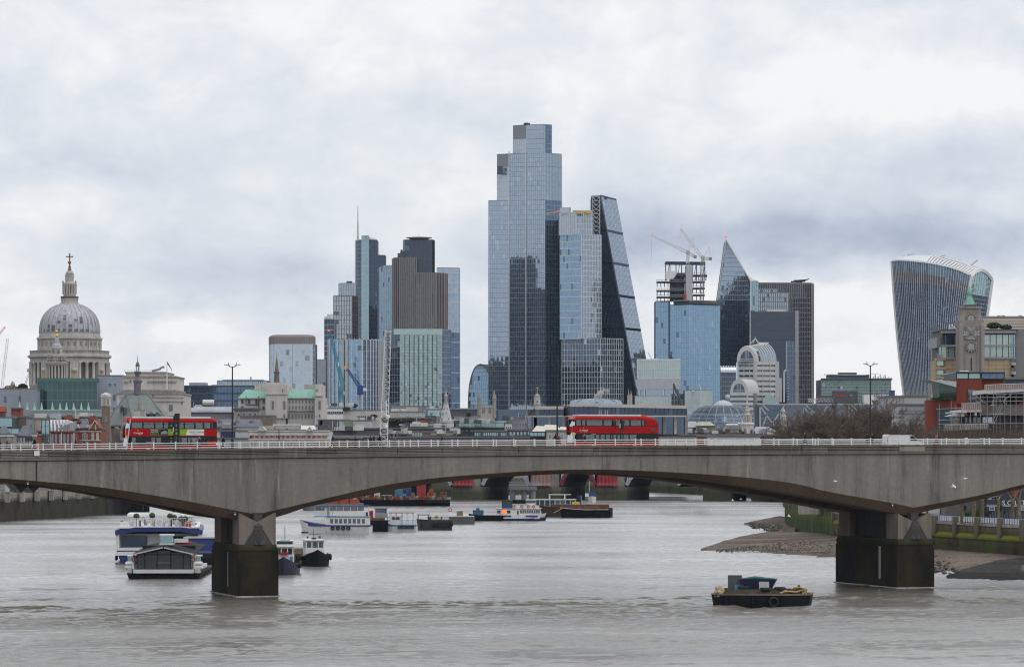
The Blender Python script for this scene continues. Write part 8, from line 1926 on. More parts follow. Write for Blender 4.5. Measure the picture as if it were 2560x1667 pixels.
# ------------------------------------------------------------------ the iron bridge beyond, boats and barges
def bx(T,nm,m,*bs,**k):
 mb=MB()
 for b in bs: mb.box(*b)
 return mb.build(nm,m,T,local=True,**k)
def tb(T,nm,m,r,*segs):
 mb=MB()
 for s in segs: mb.path(s,r,5)
 return mb.build(nm,m,T,local=True)
colred=mat('faded_red_iron',(.27,.028,.035),.5,.15,.5)
maroon=mat('maroon_paint',(.17,.022,.04),.45,.12,.5)
def iron_bridge():
 Y=1150;x=lambda p: Xp(p,Y);z=lambda p: Zp(p,Y);T=thing('iron_bridge','maroon and white iron arch bridge on stone piers glimpsed beyond the road bridge','bridge',(x(1400),Y,0));D=Vector((9,26,0))
 pm_=mossy('bridge_pier_stone',(.20,.18,.15),(.085,.085,.06),2.6,4.2,.3);blk=conc_blk;wl_=mat('white_lattice_iron',(.62,.60,.60),.5,.1,.5)
 def pier(a,b,pt,m=pm_):
  q=[(x(a),Y),(x(b),Y),(x(b)+D.x,Y+D.y),(x(a)+D.x,Y+D.y)];mb=MB();mb.prism(q,-2,z(pt));return mb.build('pier',m,T)
 for a,b in ((948,1006),(1128,1206),(1322,1402),(1488,1566)):
  pier(a,b,1215);q=[(x(a+4),Y+1),(x(b-4),Y+1),(x(b-4)+D.x,Y+D.y),(x(a+4)+D.x,Y+D.y)];mb=MB();mb.prism(q,z(1215),z(1150));mb.build('pier_top',stone_d,T)
  c=(a+b)/2-10
  for k in (-2,-1,0,1,2): mb=MB();mb.lathe([(1.3,z(1214)),(1.2,z(1210)),(.95,z(1207)),(.95,z(1150))],x(c+k*9),Y-.6,10);mb.build('red_column',colred if a !=1322 else mat('pink_granite',(.28,.17,.15),.6,.15,.8),T)
 for (a,b) in ((1006,1128),(1206,1322),(1402,1488),(1566,1700)):
  n=18;ar=lambda t,h: Vector((lerp(x(a),x(b),t),Y,4.6+h*(1-(2*t-1)**2)**.75))
  ib=[ar(i/n,6.2) for i in range(n+1)];mb=MB();mb.loft([ib,[p+D for p in ib]],close=False,caps=False);mb.build('arch_barrel',blk,T)  # arch underside coloured near black in place of its shade
  mb=MB()
  for p,q in zip(ib,ib[1:]): mb.bar(p+Vector((0,-.3,.6)),q+Vector((0,-.3,.6)),1.3,.5,(0,-1,0),.3)
  mb.build('arch_rib',maroon if a>1250 and a<1560 else greyp,T)
  mb=MB()
  for i in range(n):
   p,q=ib[i],ib[i+1];t0,t1=p+Vector((0,-.2,1.2)),q+Vector((0,-.2,1.2))
   mb.bar(t0,Vector((q.x,q.y-.2,12)),.22,.15,(0,-1,0));mb.bar(t1,Vector((p.x,p.y-.2,12)),.22,.15,(0,-1,0))
  mb.bar((ib[0].x,Y-.2,12.2),(ib[-1].x,Y-.2,12.2),1.0,.4,(0,-1,0));mb.build('spandrel_lattice',wl_,T)
 mb=MB();mb.prism([(x(930),Y),(x(1750),Y),(x(1750)+D.x,Y+D.y),(x(930)+D.x,Y+D.y)],12.4,13.4);mb.build('deck',maroon,T)
 T2=thing('rail_bridge','bare dark stone piers of a railway bridge beyond the right arch','bridge',(x(1850),1120,0))
 for a,b in ((1757,1866),(1878,1962)): q=[(Xp(a,1125),1125),(Xp(b-40,1125),1125),(Xp(b,1160),1160),(Xp(a+20,1165),1165)];mb=MB();mb.prism(q,-2,Zp(1212,1125));mb.build('pier',mossy('rail_pier',(.10,.095,.075),(.06,.058,.042),3,5,.3),T2)
 mb=MB();mb.prism([(Xp(1700,1150),1150),(Xp(1985,1110),1110),(Xp(2010,1150),1150),(Xp(1720,1185),1185)],Zp(1200,1130),Zp(1192,1130));mb.build('deck',conc_blk,T2)
 T3=thing('pier_stage','grey steel landing stage standing before the iron bridge','jetty',(Xp(1318,1100),1100,0));s=T3.location
 for px in (1282,1310,1332): mb=MB();mb.tube(P(px,1255,1100),P(px,1222,1100),.9,.9,8);mb.build('pile',grey,T3)
 mb=MB();mb.box(Xp(1274,1100),1098,Zp(1224,1100),Xp(1342,1100),1106,Zp(1216,1100));mb.build('deck',grey,T3);mb=MB();lattice(mb,P(1272,1208,1099),P(1350,1208,1099),1.1,1.1,14,.12);mb.build('handrail',grey_l,T3)
iron_bridge()

def hull(mb,L,W,zd,bow=.3,stern=.0,sheer=.5,flare=.82,z0=-.5,n=14):
 rings=[]
 for i in range(n+1):
  t=i/n;s=1.0
  if t>1-bow: k=(t-(1-bow))/bow;s=max(.02,(1-k**2.2))
  if stern and t<stern: s=lerp(.55,1,(t/stern)**.6)
  w=W/2*s;x=-L/2+L*t;h=zd+sheer*max(0,(t-.5)*2)**2;xb=x-(.05*L*max(0,t-.8)/.2)
  rings.append([(xb,-w*flare,z0),(x,-w,h),(x,w,h),(xb,w*flare,z0)])
 mb.loft(rings);return mb
def boat(name,label,cat,px,py,rz,grp=None,dY=0): Y=Yw(py)+dY;return thing(name,label,cat,(Xp(px,Y),Y,0),rz,grp)
def hullpart(T,m,*a,nm='hull',**k): mb=MB();hull(mb,*a,**k);return mb.build(nm,m,T,local=True)
def tyres(T,pts,ax='y',r=.45):
 for p in pts: mb=MB();mb.torus(p,r*.7,r*.32,ax,10,5);mb.build('tyre_fender',rubber,T,local=True)
def wrow(T,xs,y,z,w,h,fm,gm,rz=0.0,bars=(1,1)):
 me=window_mesh(w,h,fm,gm,bars,.08)
 for v in xs: put('window',me,T,(v,y,z) if rz==0 else (y,v,z),rz,world=False)
def rails(T,m,x0,x1,y,z,h=.9,step=.5,ax='x'):
 q=(lambda a,zz: (a,y,zz)) if ax=='x' else (lambda a,zz: (y,a,zz));n=max(1,round((x1-x0)/step));mb=MB()
 for k in range(n+1): a=lerp(x0,x1,k/n);mb.tube(q(a,z),q(a,z+h),.03,.03,4)
 for hh in (h,.12): mb.tube(q(x0,z+hh),q(x1,z+hh),.045,.045,4)
 return mb.build('railing',m,T,local=True)
navy=mat('navy_hull',(.018,.035,.13),.4,.1,.5);hullblk=mat('black_hull',(.012,.012,.016),.7,.35,.7,.2,spec=.15);hullw=mat('white_hull',(.74,.74,.72),.5,.1,.5,.25)
cg=clearglass('saloon_glass',(.34,.42,.42),.6,.05)
# white party boat seen from its stern
T=boat('party_boat','big white party boat with navy bands moored behind the glass fronted boat','boat',404,1406,R(95),dY=20);T.scale=(1.1,1.13,1.04)
hullpart(T,navy,44,11.2,1.9,bow=.25,sheer=.6,flare=.86);bx(T,'rubbing_band',white,(-22.1,-5.75,1.2,8,5.75,1.75))
bx(T,'main_deck',white,(-21.5,-5.6,1.9,12,5.6,2.3),(-19,-5.5,2.3,10,5.5,4.3));bx(T,'stern_void',g_navy,(-19.2,1.6,2.4,-18.9,5.0,3.9));bx(T,'stern_void',g_navy,(-19.2,-5.0,2.4,-18.9,-1.0,3.9))
for s in (-1,1): bx(T,'side_panel',white,(-21.5,s*5.5-.25,2.3,-19,s*5.5+.25,4.3))
mb=MB();a=[(-21.8,-5.8,4.2),(-21.8,-3,4.6),(-21.8,3,4.6),(-21.8,5.8,4.2),(-21.8,5.8,4.85),(-21.8,3,5.25),(-21.8,-3,5.25),(-21.8,-5.8,4.85)];mb.loft([a,[(12,y,z) for _,y,z in a]]);mb.build('blue_band',navy,T,local=True)
bx(T,'upper_deck',white,(-21,-5.4,5.1,11,5.4,5.3),(-7,-4.5,6.5,6,4.6,6.9));bx(T,'upper_house',grey_l,(-6.8,-4.4,5.3,5.8,4.5,6.5));bx(T,'terrace_shade',grey_l,(-8.2,-2.4,5.9,-8,2.2,6.6));rails(T,white,-3.6,3.4,-21,5.25,1.3,.26,'y');rails(T,white,3.5,5.3,-18.6,1.9,1.5,.26,'y');rails(T,white,-5.3,-3.5,-21,5.1,.8,.4,'y')  # upper house in grey: shade put into its white so the rails show
bx(T,'wheelhouse',white,(-4,-1.6,6.9,-1,1.6,8.0),(-4,-1.6,8.6,-1,1.6,8.8));bx(T,'wheelhouse_glass',winglass_b,(-3.9,-1.5,8.0,-1.1,1.5,8.6));bx(T,'wheelhouse_roof',navy,(-4.6,-2.6,8.8,-.5,2.6,8.95))
for y in (-1.2,-.3,.6,1.5): bx(T,'window_post',white,(-4.05,y-.1,8.0,-3.9,y+.1,8.6))
for y,z_ in ((3.0,6.1),(.9,6.2),(-1.5,6.1),(-2.0,5.9),(-3.0,5.7),(-3.5,5.7)): mb=MB();mb.ball((-20.2,y,z_+.75),.45,9);mb.m=1;mb.tube((-20.2,y,5.3),(-20.2,y,z_+.5),.05,.05,4);mb.build('topiary',[leaf_d,wood],T,local=True)
for s,m in ((5.55,grey),(-5.55,grey)):
 for k in range(7): bx(T,'side_window',winglass_b,(-17.5+3.6*k,s-.04,2.7,-15+3.6*k,s+.04,3.9))
mb=MB()
for k in range(60): x_,y_=rnd.uniform(-20,-7),rnd.uniform(-5,5);mb.m=rnd.randrange(3);s=rnd.uniform(.15,.5);mb.box(x_,y_,5.3,x_+s,y_+s,5.3+rnd.uniform(.3,1.0))
mb.build('deck_furniture',[white,grey_l,grey_d],T,local=True,kind='stuff')
for k in range(5): bx(T,'life_raft',white,(-20.5+1.1*k,4.2,5.3,-19.7+1.1*k,5.2,5.9+.1*(k % 2)))
bx(T,'orange_locker',orange_p,(-20.6,-4.3,5.3,-19.8,-3.4,6.0));tyres(T,[(-20,5.7,.9),(-17,5.8,.7),(-14,5.8,.7)],'y')
tb(T,'mast',grey_d,.04,[(-3,0,8.9),(-3,0,9.6)])
# glass fronted dining boat
T=boat('dining_boat','low dining boat with a wide glass front and black gabled roof','boat',429,1437,R(90)+.02)
hullpart(T,hullblk,26,9.8,.75,bow=.05,sheer=0,flare=.9)
bx(T,'white_sill',white,(-13.2,-4.0,.75,12,4.0,1.25));bx(T,'saloon_floor',wood,(-12.8,-3.6,1.25,11,3.6,1.3));bx(T,'saloon_end',black,(-4.2,-3.6,1.3,-4,3.6,4.2))  # end wall black, so the dim interior is put into its colour
for y in (-3.62,-2.6,-.95,.85,2.5,3.55): bx(T,'glazing_bar',black,(-13.0,y-.06,1.25,-12.8,y+.06,4.0-abs(y)*.13))
bx(T,'glazing_bar',black,(-13.0,-3.6,3.15,-12.8,3.6,3.27));bx(T,'glazing_bar',black,(-13.0,-3.7,1.22,-12.8,3.7,1.32));bx(T,'door_frame',grey_l,(-13.05,-.9,2.1,-13.0,.9,2.14))
for a,b in ((-3.55,-2.66),(-2.54,-1.0),(-.9,.8),(.9,2.44),(2.56,3.5)): bx(T,'glass_pane',cg,(-12.92,a,1.3,-12.88,b,3.15));bx(T,'glass_pane',cg,(-12.92,a,3.27,-12.88,b,3.9-max(abs(a),abs(b))*.15))
for s in (-1,1):
 mb=MB();a=[(-13.4,s*.0,4.25),(-13.4,s*4.1,3.35),(-13.4,s*4.1,3.2),(-13.4,0,4.1)];mb.loft([a,[(10,y*.98,z+.55) for _,y,z in a]]);mb.build('black_roof',hullblk,T,local=True)
 mb=MB();mb.bar((-13.5,s*.1,4.15),(-13.5,s*4.1,3.25),.16,.08,(-1,0,0));mb.build('roof_trim',offwhite,T,local=True)
 for k in range(5): bx(T,'side_glass',cg,(-12.6+2.2*k,s*3.6-.02,1.4,-10.6+2.2*k,s*3.6+.02,3.2))
 for z_ in (1.5,2.0): mb=MB();mb.lathe([(.05,-.75),(.3,-.6),(.3,.6),(.05,.75)],0,0,10);mb.xf(Matrix.Translation((-12.2,s*4.45,z_)) @ Matrix.Rotation(R(90),4,'X'));mb.build('life_raft',white,T,local=True)
 bx(T,'side_box',offwhite,(-12.6,s*4.5-.3,.75,-11.4,s*4.5+.3,1.3));bx(T,'side_stair',white,(-12.9,s*4.1-.12,1.3,-12.5,s*4.1+.12,2.9));bx(T,'deck_shelter',white,(-11.8,s*4.55-.4,2.95,-9.5,s*4.55+.4,3.1));bx(T,'shelter_glass',g_teal,(-11.7,s*4.55-.3,1.5,-11.6,s*4.55+.35,2.95))
 mb=MB();mb.torus((-12.9,s*3.9,2.6),.28,.09,'x',12,5);mb.build('life_ring',orange_p,T,local=True)
bx(T,'bridge_house',g_teal,(-9,-.8,4.6,-7,.75,5.6));bx(T,'bridge_roof',white,(-9.2,-.95,5.6,-6.8,.9,5.8),(-9.2,-.95,4.4,-6.8,.9,4.6));bx(T,'red_roll',red_p,(-8,-3.4,4.45,-7.6,-1.2,4.7));bx(T,'white_roll',white,(-8.4,-2.9,4.7,-7.8,-1.0,5.2))
for k,y in enumerate((-2.6,-1.5,1.4,2.5)): bx(T,'dining_table',stone_p if k % 2 else brownclad,(-11-k*.5,y-.5,1.3,-10-k*.5,y+.5,2.05));bx(T,'dining_chair',brownclad,(-12,y-.75,1.3,-11.7,y-.3,2.3))
T=boat('container_barge','navy blue container barge squeezed between dining boat and pier','barge',520,1420,R(88),dY=25);hullpart(T,hullblk,20,5.2,.9,bow=.05,sheer=0);bx(T,'container',blue_p,(-8,-2.5,.9,8,2.5,3.9));bx(T,'container_roof',grey_l,(-8.2,-2.7,3.9,8.2,2.7,4.1));bx(T,'flag',red_p,(-8.3,.8,2.2,-8.2,1.1,3.4));rails(T,grey_l,-2.4,2.4,-8.3,.9,1.0,.3,'y');bx(T,'fender_stack',rubber,(-9.6,-2.4,.6,-8.6,2.4,1.7))
# two tugs by the left pier
def tug(label,px,py,rz,L,W,m,red=False):
 T=boat('tug_boat',label,'tug',px,py,rz,'tugs right of the left bridge pier');hullpart(T,m,L,W,1.25,bow=.55,sheer=1.25,flare=.9,stern=.1)
 bx(T,'wheelhouse',white,(-L*.22,-W*.29,1.3,L*.14,W*.29,2.7),(-L*.22,-W*.29,3.55,L*.14,W*.29,3.72))
 for sx in (-L*.22+.08,L*.14-.08):
  for sy in (-W*.29+.08,W*.29-.08,-W*.1,W*.1): bx(T,'window_post',white,(sx-.08,sy-.08,2.7,sx+.08,sy+.08,3.55))
 bx(T,'wheelhouse_glass',cg,(-L*.21,-W*.28,2.7,L*.13,W*.28,3.55));bx(T,'visor',white,(-L*.24,-W*.31,3.72,L*.16,W*.31,3.86));tb(T,'mast',grey_d,.05,[(-.6,0,3.8),(-.6,0,5.4 if not red else 6.6)],[(-.6,-.7,4.6),(-.6,.7,4.6)]);bx(T,'searchlight',black,(-.2,-.35,3.9,.1,.35,4.15))
 mb=MB();mb.ball((-.4,.9,4.2),.22,8);mb.ball((-.4,-.9,4.2),.18,8);mb.build('radar',grey_d,T,local=True);tyres(T,[(L*.2-k*1.0,W*.5*(1 if k % 2 else-1),1.3) for k in range(6)],'y',.5);tb(T,'bow_rope',rope_m,.06,[(L*.45,-.5,2.2),(L*.25,-W*.42,1.6),(0,-W*.48,1.3)])
 return T
T=tug('navy tug with white wheelhouse touching the left bridge pier',712,1433,R(-88),11,4.2,mat('navy_tug_hull',(.018,.022,.045),.5,.3,.8),True);bx(T,'upper_bridge',white,(-2.4,-1.2,3.86,.4,1.2,4.6));bx(T,'bridge_glass',winglass_b,(-.1,-1.1,4.1,.45,1.1,4.5));bx(T,'red_bench',red_p,(1.6,-.6,2.75,2.0,.5,3.0));bx(T,'boot_topping',rust,(-5,-1.7,-.1,3.5,1.7,.12));bx(T,'side_crest',blue_l,(1.62,.75,1.7,1.66,1.15,2.4))
tug('black tug with rounded white cabin right of the navy tug',785,1413,R(-80),10,4.7,hullblk)
T=boat('dark_barge','small brown barge between the two tugs','barge',738,1414,R(95),dY=12);hullpart(T,rust,12,3.4,1.6,bow=.3);bx(T,'coaming',stone_b,(-4,-1.4,1.6,4,1.4,2.3))
# moored string of boats mid river
T=boat('passenger_boat','white two deck passenger boat with blue stripe at the left of the moored string','boat',838,1332,R(172));hullpart(T,hullw,15,4.4,1.7,bow=.45,sheer=1.1,flare=.8);hullpart(T,blue_p,15.1,4.5,1.72,bow=.45,sheer=1.14,flare=1.0,nm='blue_gunwale',z0=1.45);hullpart(T,black,14.6,3.7,.25,bow=.45,sheer=.0,flare=.98,nm='boot_topping');bx(T,'saloon',white,(-7,-2,1.7,1.6,2,3.4));wrow(T,[-6.4+.85*k for k in range(8)],2.06,2.0,.6,1.05,white,winglass,R(180)) if False else None
for k in range(8): bx(T,'window',winglass,(-6.6+.95*k,1.98,2.1,-6.0+.95*k,2.05,3.0))
bx(T,'upper_deck',blue_l,(-7.2,-2.15,3.4,4.2,2.15,3.55));bx(T,'wheelhouse',white,(1.4,-1.5,3.55,4,1.5,5.3));bx(T,'wheelhouse_window',winglass,(2.0,1.48,4.7,3.9,1.53,5.25),(3.98,-1.3,4.7,4.03,1.3,5.25));bx(T,'canopy',blue_p,(-7,-2.1,5.6,4.4,2.1,5.72));bx(T,'side_screen',white,(-6.8,1.9,3.55,-1,2.0,4.5));tb(T,'canopy_posts',white,.05,*[[(-6.6+1.5*k,s*1.95,3.55),(-6.6+1.5*k,s*1.95,5.6)] for k in range(8) for s in (-1,1)]);rails(T,white,2,7,1.4,2.6,.8,.7);tyres(T,[(-3.2+k*1.1,2.35,1.1) for k in range(4)])
T=boat('work_barge','black steel barge loaded with blue skip and red grab','barge',902,1330,R(180),dY=6);hullpart(T,hullblk,11.5,4.4,2.4,bow=.22,sheer=.1,flare=.9);bx(T,'coaming',rust,(-5,-2,2.4,4.5,2,2.9));bx(T,'blue_skip',navy,(-1.5,-1.5,2.9,2.2,1.5,4.1));bx(T,'red_grab',red_p,(-2.6,-.5,2.9,-1.8,.5,4.4));bx(T,'cabin',grey,(-5.6,-1.5,2.9,-3.0,1.5,4.0));bx(T,'cabin_roof',grey_d,(-5.8,-1.7,4.8,-2.8,1.7,4.95));bx(T,'cabin_glass',winglass_b,(-5.5,-1.4,4.0,-3.1,1.4,4.8));mb=MB();mb.torus((-1,2.3,2.6),.35,.1,'y',12,5);mb.build('life_ring',orange_p,T,local=True)
T=boat('work_boat','small white workboat with open blue railed stern and life rings','boat',996,1328,R(176));hullpart(T,hullw,7.8,3.4,1.4,bow=.45,sheer=.9,flare=.8);hullpart(T,blue_l,7.86,3.46,1.42,bow=.45,sheer=.92,flare=1.0,nm='blue_gunwale',z0=1.2);hullpart(T,black,7.5,2.85,.2,bow=.45,sheer=.0,flare=.98,nm='boot_topping');bx(T,'cabin',white,(-.6,-1.2,1.4,1.7,1.2,3.3));bx(T,'cabin_roof',orange_p,(-3.3,-1.4,3.9,1.9,1.4,4.05));bx(T,'cabin_glass',winglass,(-.4,1.18,2.5,1.2,1.23,3.1));tb(T,'roof_posts',white,.06,*[[(-3.1+1.2*k,s*1.2,1.4),(-3.1+1.2*k,s*1.2,3.9)] for k in range(5) for s in (-1,1)]);rails(T,blue_l,-3.8,-.8,1.6,1.4,1.0,.3);tyres(T,[(-3.2+k*.7,1.85,1.0) for k in range(5)],'y',.38)
for z_ in (1.9,2.7): mb=MB();mb.torus((1.9,1.0,z_),.3,.09,'y',12,5);mb.build('life_ring',offwhite,T,local=True)
T=boat('tank_barge','dark grey flat nosed barge hung with black tyres','barge',1085,1324,R(184));hullpart(T,mat('charcoal_hull',(.035,.033,.036),.6,.3,.6,.2),7.6,3.8,2.2,bow=.1,sheer=.2,flare=.92);tyres(T,[(-3.6+.45*k,2.0,1.2) for k in range(9)],'y',.5);bx(T,'frame',rust,(1,-1.7,3.2,3.6,1.7,3.35),(1.0,-1.7,2.2,1.15,-1.5,3.2),(3.4,1.5,2.2,3.6,1.7,3.2));bx(T,'deck_gear',offwhite,(-3.2,-1,2.2,-1.8,1,2.7),(-1.4,-1.2,2.2,.6,.8,2.9));bx(T,'yellow_pump',yellow_p,(-.9,.8,2.9,-.2,1.4,3.2))
T=boat('pontoon','long grey pontoon with wire cage and brown gear behind the tyre hung barge','pontoon',1127,1309,R(183));hullpart(T,mat('grey_hull',(.10,.105,.11),.6,.25,.6,.2),11,4,1.7,bow=.03,sheer=0,flare=.98);bx(T,'deck_edge',offwhite,(-5.4,-2,1.7,5.4,2.05,1.85));bx(T,'brown_winch',wood,(-2.8,-1,1.85,-1.4,1,3.0));rails(T,grey_l,.6,5.2,1.8,1.85,1.7,.35);rails(T,grey_l,.6,5.2,-1.8,1.85,1.7,.35);mb=MB();mb.torus((.2,1.9,3.3),.35,.1,'y',12,5);mb.build('life_ring',red_p,T,local=True)
T=boat('open_barge','low black barge heaped with blue tarpaulin left of the tour boat','barge',1215,1302,R(180),dY=4);hullpart(T,hullblk,8.5,3.8,1.3,bow=.3,sheer=.5);bx(T,'tarpaulin',mat('dull_blue_tarpaulin',(.04,.11,.20),.7,.2,1),(.6,-1.4,1.3,3.2,1.4,2.6),(1.6,-1.2,2.6,2.4,.6,3.1));rails(T,grey,-4,.4,1.8,1.3,.9,.5)
T=boat('tour_boat','white tour boat with navy name boards and an orange window','boat',1303,1301,R(-4));hullpart(T,navy,12.6,4.4,.55,bow=.35,sheer=.4,flare=.9);bx(T,'lower_saloon',white,(-6,-2,.5,4.6,2,2.9));hullpart(T,hullw,12.4,4.3,1.5,bow=.35,sheer=.35,nm='upper_hull',z0=.5,flare=1.0)
for k in range(9): bx(T,'window',winglass,(-.1+.55*k,-2.06,1.9,.3+.55*k,-1.98,2.65))
bx(T,'orange_window',emit('orange_screen',(1,.19,.02),1.0),(-4.5,-2.08,1.8,-3.5,-1.98,2.7));bx(T,'window',winglass,(-3.3,-2.06,1.85,-2.5,-1.98,2.5));bx(T,'window',winglass,(-5.7,-2.06,1.85,-4.9,-1.98,2.5));bx(T,'name_board',blue_p,(-5.6,-2.2,.95,-2.3,-2.14,1.35),(1.2,-2.2,.95,4.2,-2.14,1.35));bx(T,'door',rust,(-.85,-2.1,.6,-.5,-1.98,2.5));bx(T,'upper_deck',offwhite,(-6.1,-2.2,2.9,4.9,2.2,3.05));bx(T,'navy_screen',blue_p,(-4.6,-2.1,3.05,-2,-2.0,3.9));bx(T,'glass_screen',cg,(-4.6,-2.08,3.9,-2,-2.0,5.0));bx(T,'black_awning',hullblk,(-2,-1.6,4.2,1.0,1.6,5.1));bx(T,'side_screen',white,(-2,-2.1,3.05,4.4,-2.0,3.8));bx(T,'wheelhouse',white,(1.4,-1.2,3.05,3.4,1.2,4.3));bx(T,'wheelhouse_glass',winglass_b,(1.4,-1.22,4.3,3.4,1.22,5.0));bx(T,'wheelhouse_roof',white,(1.2,-1.4,5.0,3.6,1.4,5.2));tb(T,'mast',grey_l,.05,[(-.5,0,5.1),(-.5,0,6.6)],[(-1.2,0,6),(.2,0,6)])
for x_ in (-1.6,.3,1.9,3.2): mb=MB();mb.torus((x_,-2.15,3.5),.3,.09,'y',12,5);mb.build('life_ring',red_p,T,local=True)
T=boat('catamaran','silver glazed catamaran half hidden behind the tour boat','boat',1395,1282,R(175));hullpart(T,hullw,13,4.5,1.4,bow=.2);bx(T,'glazed_saloon',winglass_b,(-5.5,-2,1.4,5.8,2,3.6));bx(T,'roof',offwhite,(-5,-2.2,3.6,6,2.2,3.9));bx(T,'roof_rack',white,(-3.5,-1.5,5.0,2.6,1.5,5.15),(-2,-1.5,3.9,-1.8,1.5,5),(2.2,-1.5,3.9,2.4,1.5,5));bx(T,'raked_window',g_navy,(-6.4,-1.9,1.6,-5.4,1.9,4.9))
for k in range(8): bx(T,'window_post',white,(-5+1.4*k,1.99,1.6,-4.85+1.4*k,2.06,3.6))
T=boat('rusty_barge','long rusty brown barge at the right end of the moored string','barge',1440,1291,R(178));hullpart(T,mat('rust_black_hull',(.05,.036,.03),.75,.45,.4,.3),19,5,2.3,bow=.15,sheer=.7,flare=.9);bx(T,'coaming',rust,(-8.6,-2.2,2.3,6.5,2.3,3.2));bx(T,'yellow_engine',yellow_p,(-1.0,1.4,3.2,1.0,2.2,3.9))
T=boat('lighter','black lighter with white gunwale line alongside the rusty barge','barge',1462,1293,R(181));hullpart(T,hullblk,13,4,2.0,bow=.45,sheer=.5,stern=.3);tb(T,'gunwale_line',offwhite,.08,[(-6,1.7,2.05),(0,2.05,2.0),(4,1.7,2.3),(6.3,.3,2.5)]);bx(T,'hatch',rust,(-4,-1.3,2.0,2,1.3,2.6));tb(T,'mooring_rope',rope_m,.1,[(5.5,1,2.5),(8,1.4,1.2)])
T=boat('cargo_barge','grey barge carrying bright orange containers just under the bridge','barge',830,1275,R(186));hullpart(T,mat('pale_grey_hull',(.20,.215,.235),.6,.15,.5,.2),18,5,2.0,bow=.15,sheer=.8)
for k in range(5): bx(T,'orange_container',orange_p,(-7.6+3*k,-2,2.0,-5+3*k,2.2,3.1))
bx(T,'cargo_trough',grey,(-8,-2.3,2.0,8,-2.1,2.7))
T=boat('construction_barge','long black construction barge crowded with coloured cabins and plant','barge',1000,1264,R(181));hullpart(T,hullblk,31,7,1.9,bow=.04,sheer=0);tyres(T,[(-14.8+1.1*k,3.7,1.4) for k in range(7)],'y',.6)
for k,(x0,x1,h,m) in enumerate(((12.5,14.5,2.4,rust),(8.4,11.2,2.2,wood),(5.2,8,4.8,colred),(2.2,4.6,2.2,wood),(-1.4,1.9,1.9,blue_l),(-1.6,.9,3.3,mat('cyan_container',(.06,.16,.25),.5,.1,.5)),(1.9,3.4,3.6,blue_p),(-8,-6.2,4.6,offwhite),(-12,-9.8,3.4,colred),(-5.6,-2.4,1.5,grey),(-14,-12.4,1.6,wood),(9,10.4,3.2,orange_p))): bx(T,'cabin' if h>2 else 'deck_cargo',m,(-x1,-2+.4*(k % 3),1.9,-x0,2.2,1.9+h))
mb=MB()
for k in range(120): x_=rnd.uniform(-14.5,14.5);mb.m=rnd.randrange(4);s=rnd.uniform(.2,.6);mb.box(x_,2.3,1.9,x_+s*2,3.2,1.9+s*rnd.uniform(1,3))
mb.build('loose_gear',[rust,wood,grey_l,orange_p],T,local=True,kind='stuff')
T=boat('small_launch','tiny white launch moored by the iron bridge pier','boat',1480,1254,R(-90));hullpart(T,hullw,7,2.8,1.5,bow=.3);bx(T,'cabin',blue_p,(-2,-1,1.5,1.5,1,3.4));tb(T,'mast',white,.08,[(0,-.9,3),(0,-.9,7)])
# foreground flat barge
T=boat('flat_barge','black flat barge with skip and tyres floating in the foreground right','barge',1908,1519,R(-9),dY=3)
mb=MB();wv=5.6;o=[(-5.5,-1.7),(-4.9,-2.6),(2.2,-2.8),(5.2,-1.1),(5.3,2.2),(-4.6,2.6)];mb.loft([[(x*.95,y*.97,-.4) for x,y in o],[(x,y,1.35) for x,y in o]]);mb.build('hull',hullblk,T,local=True)
mb=MB();q=[(x*.985,y*.985) for x,y in o]
for i in range(6): a,b=o[i],o[(i+1) % 6];n_=Vector((b[1]-a[1],a[0]-b[0],0)).normalized();mb.bar((*a,1.42),(*b,1.42),.16,.06,n_,.12)
mb.build('gunwale',stone_b,T,local=True);bx(T,'coaming',mat('mossy_timber',(.11,.09,.06),.85,.35,1.5,.3),(-4.3,-1.6,1.35,3.2,-1.45,1.95),(-4.3,1.6,1.35,3.2,1.75,1.95),(3.1,-1.6,1.35,3.25,1.75,1.95),(-4.4,-1.6,1.35,-4.25,1.75,1.95));bx(T,'hold_cover',stone_b,(-4.2,-1.4,1.35,3.1,1.6,1.62))
for x0 in (-3.9,-1.0,1.1): bx(T,'hull_rib',hullblk,(x0,-2.92,-.3,x0+.3,-2.55,1.3))
bx(T,'cabinet',grey_d,(-3.9,.3,1.9,-2.4,1.0,3.4))
mb=MB();a=[(-1.7,-1,1.75),(.8,-1,1.75),(.8,.9,1.75),(-1.7,.9,1.75)];b=[(-2.6,-1.3,3.05),(1.5,-1.3,3.05),(1.5,1.2,3.05),(-2.6,1.2,3.05)];mb.loft([a,b]);sk=mb.build('skip',mat('dark_blue_skip',(.014,.017,.055),.5,.15,.8),T,local=True)
mb=MB();mb.loft([[(-2.5,-1.25,3.05),(-2.5,1.15,3.05),(-1,1.15,3.3),(-1,-1.25,3.2)],[(1.4,-1.25,3.05),(1.4,1.15,3.05),(.6,1.15,3.12),(.6,-1.25,3.1)]]);mb.build('green_net',mat('green_netting',(.008,.075,.06),.8,.3,2),sk,local=True);bx(sk,'white_placard',mat('faded_placard',(.46,.46,.46),.7,.3,5),(-.35,-1.24,2.0,.75,-1.16,2.9));bx(T,'blue_sheet',blue_l,(-3.1,-.6,1.9,-1.9,.2,2.4))
for x_,y_,z_ in ((-2.0,-.9,2.1),(.4,-1.2,1.95),(1.9,-1.0,2.0),(3.2,1.0,1.75),(4.0,1.2,1.7)): mb=MB();mb.torus((x_,y_,z_),.5,.22,'z',16,7);mb.build('old_tyre',rubber,T,local=True)
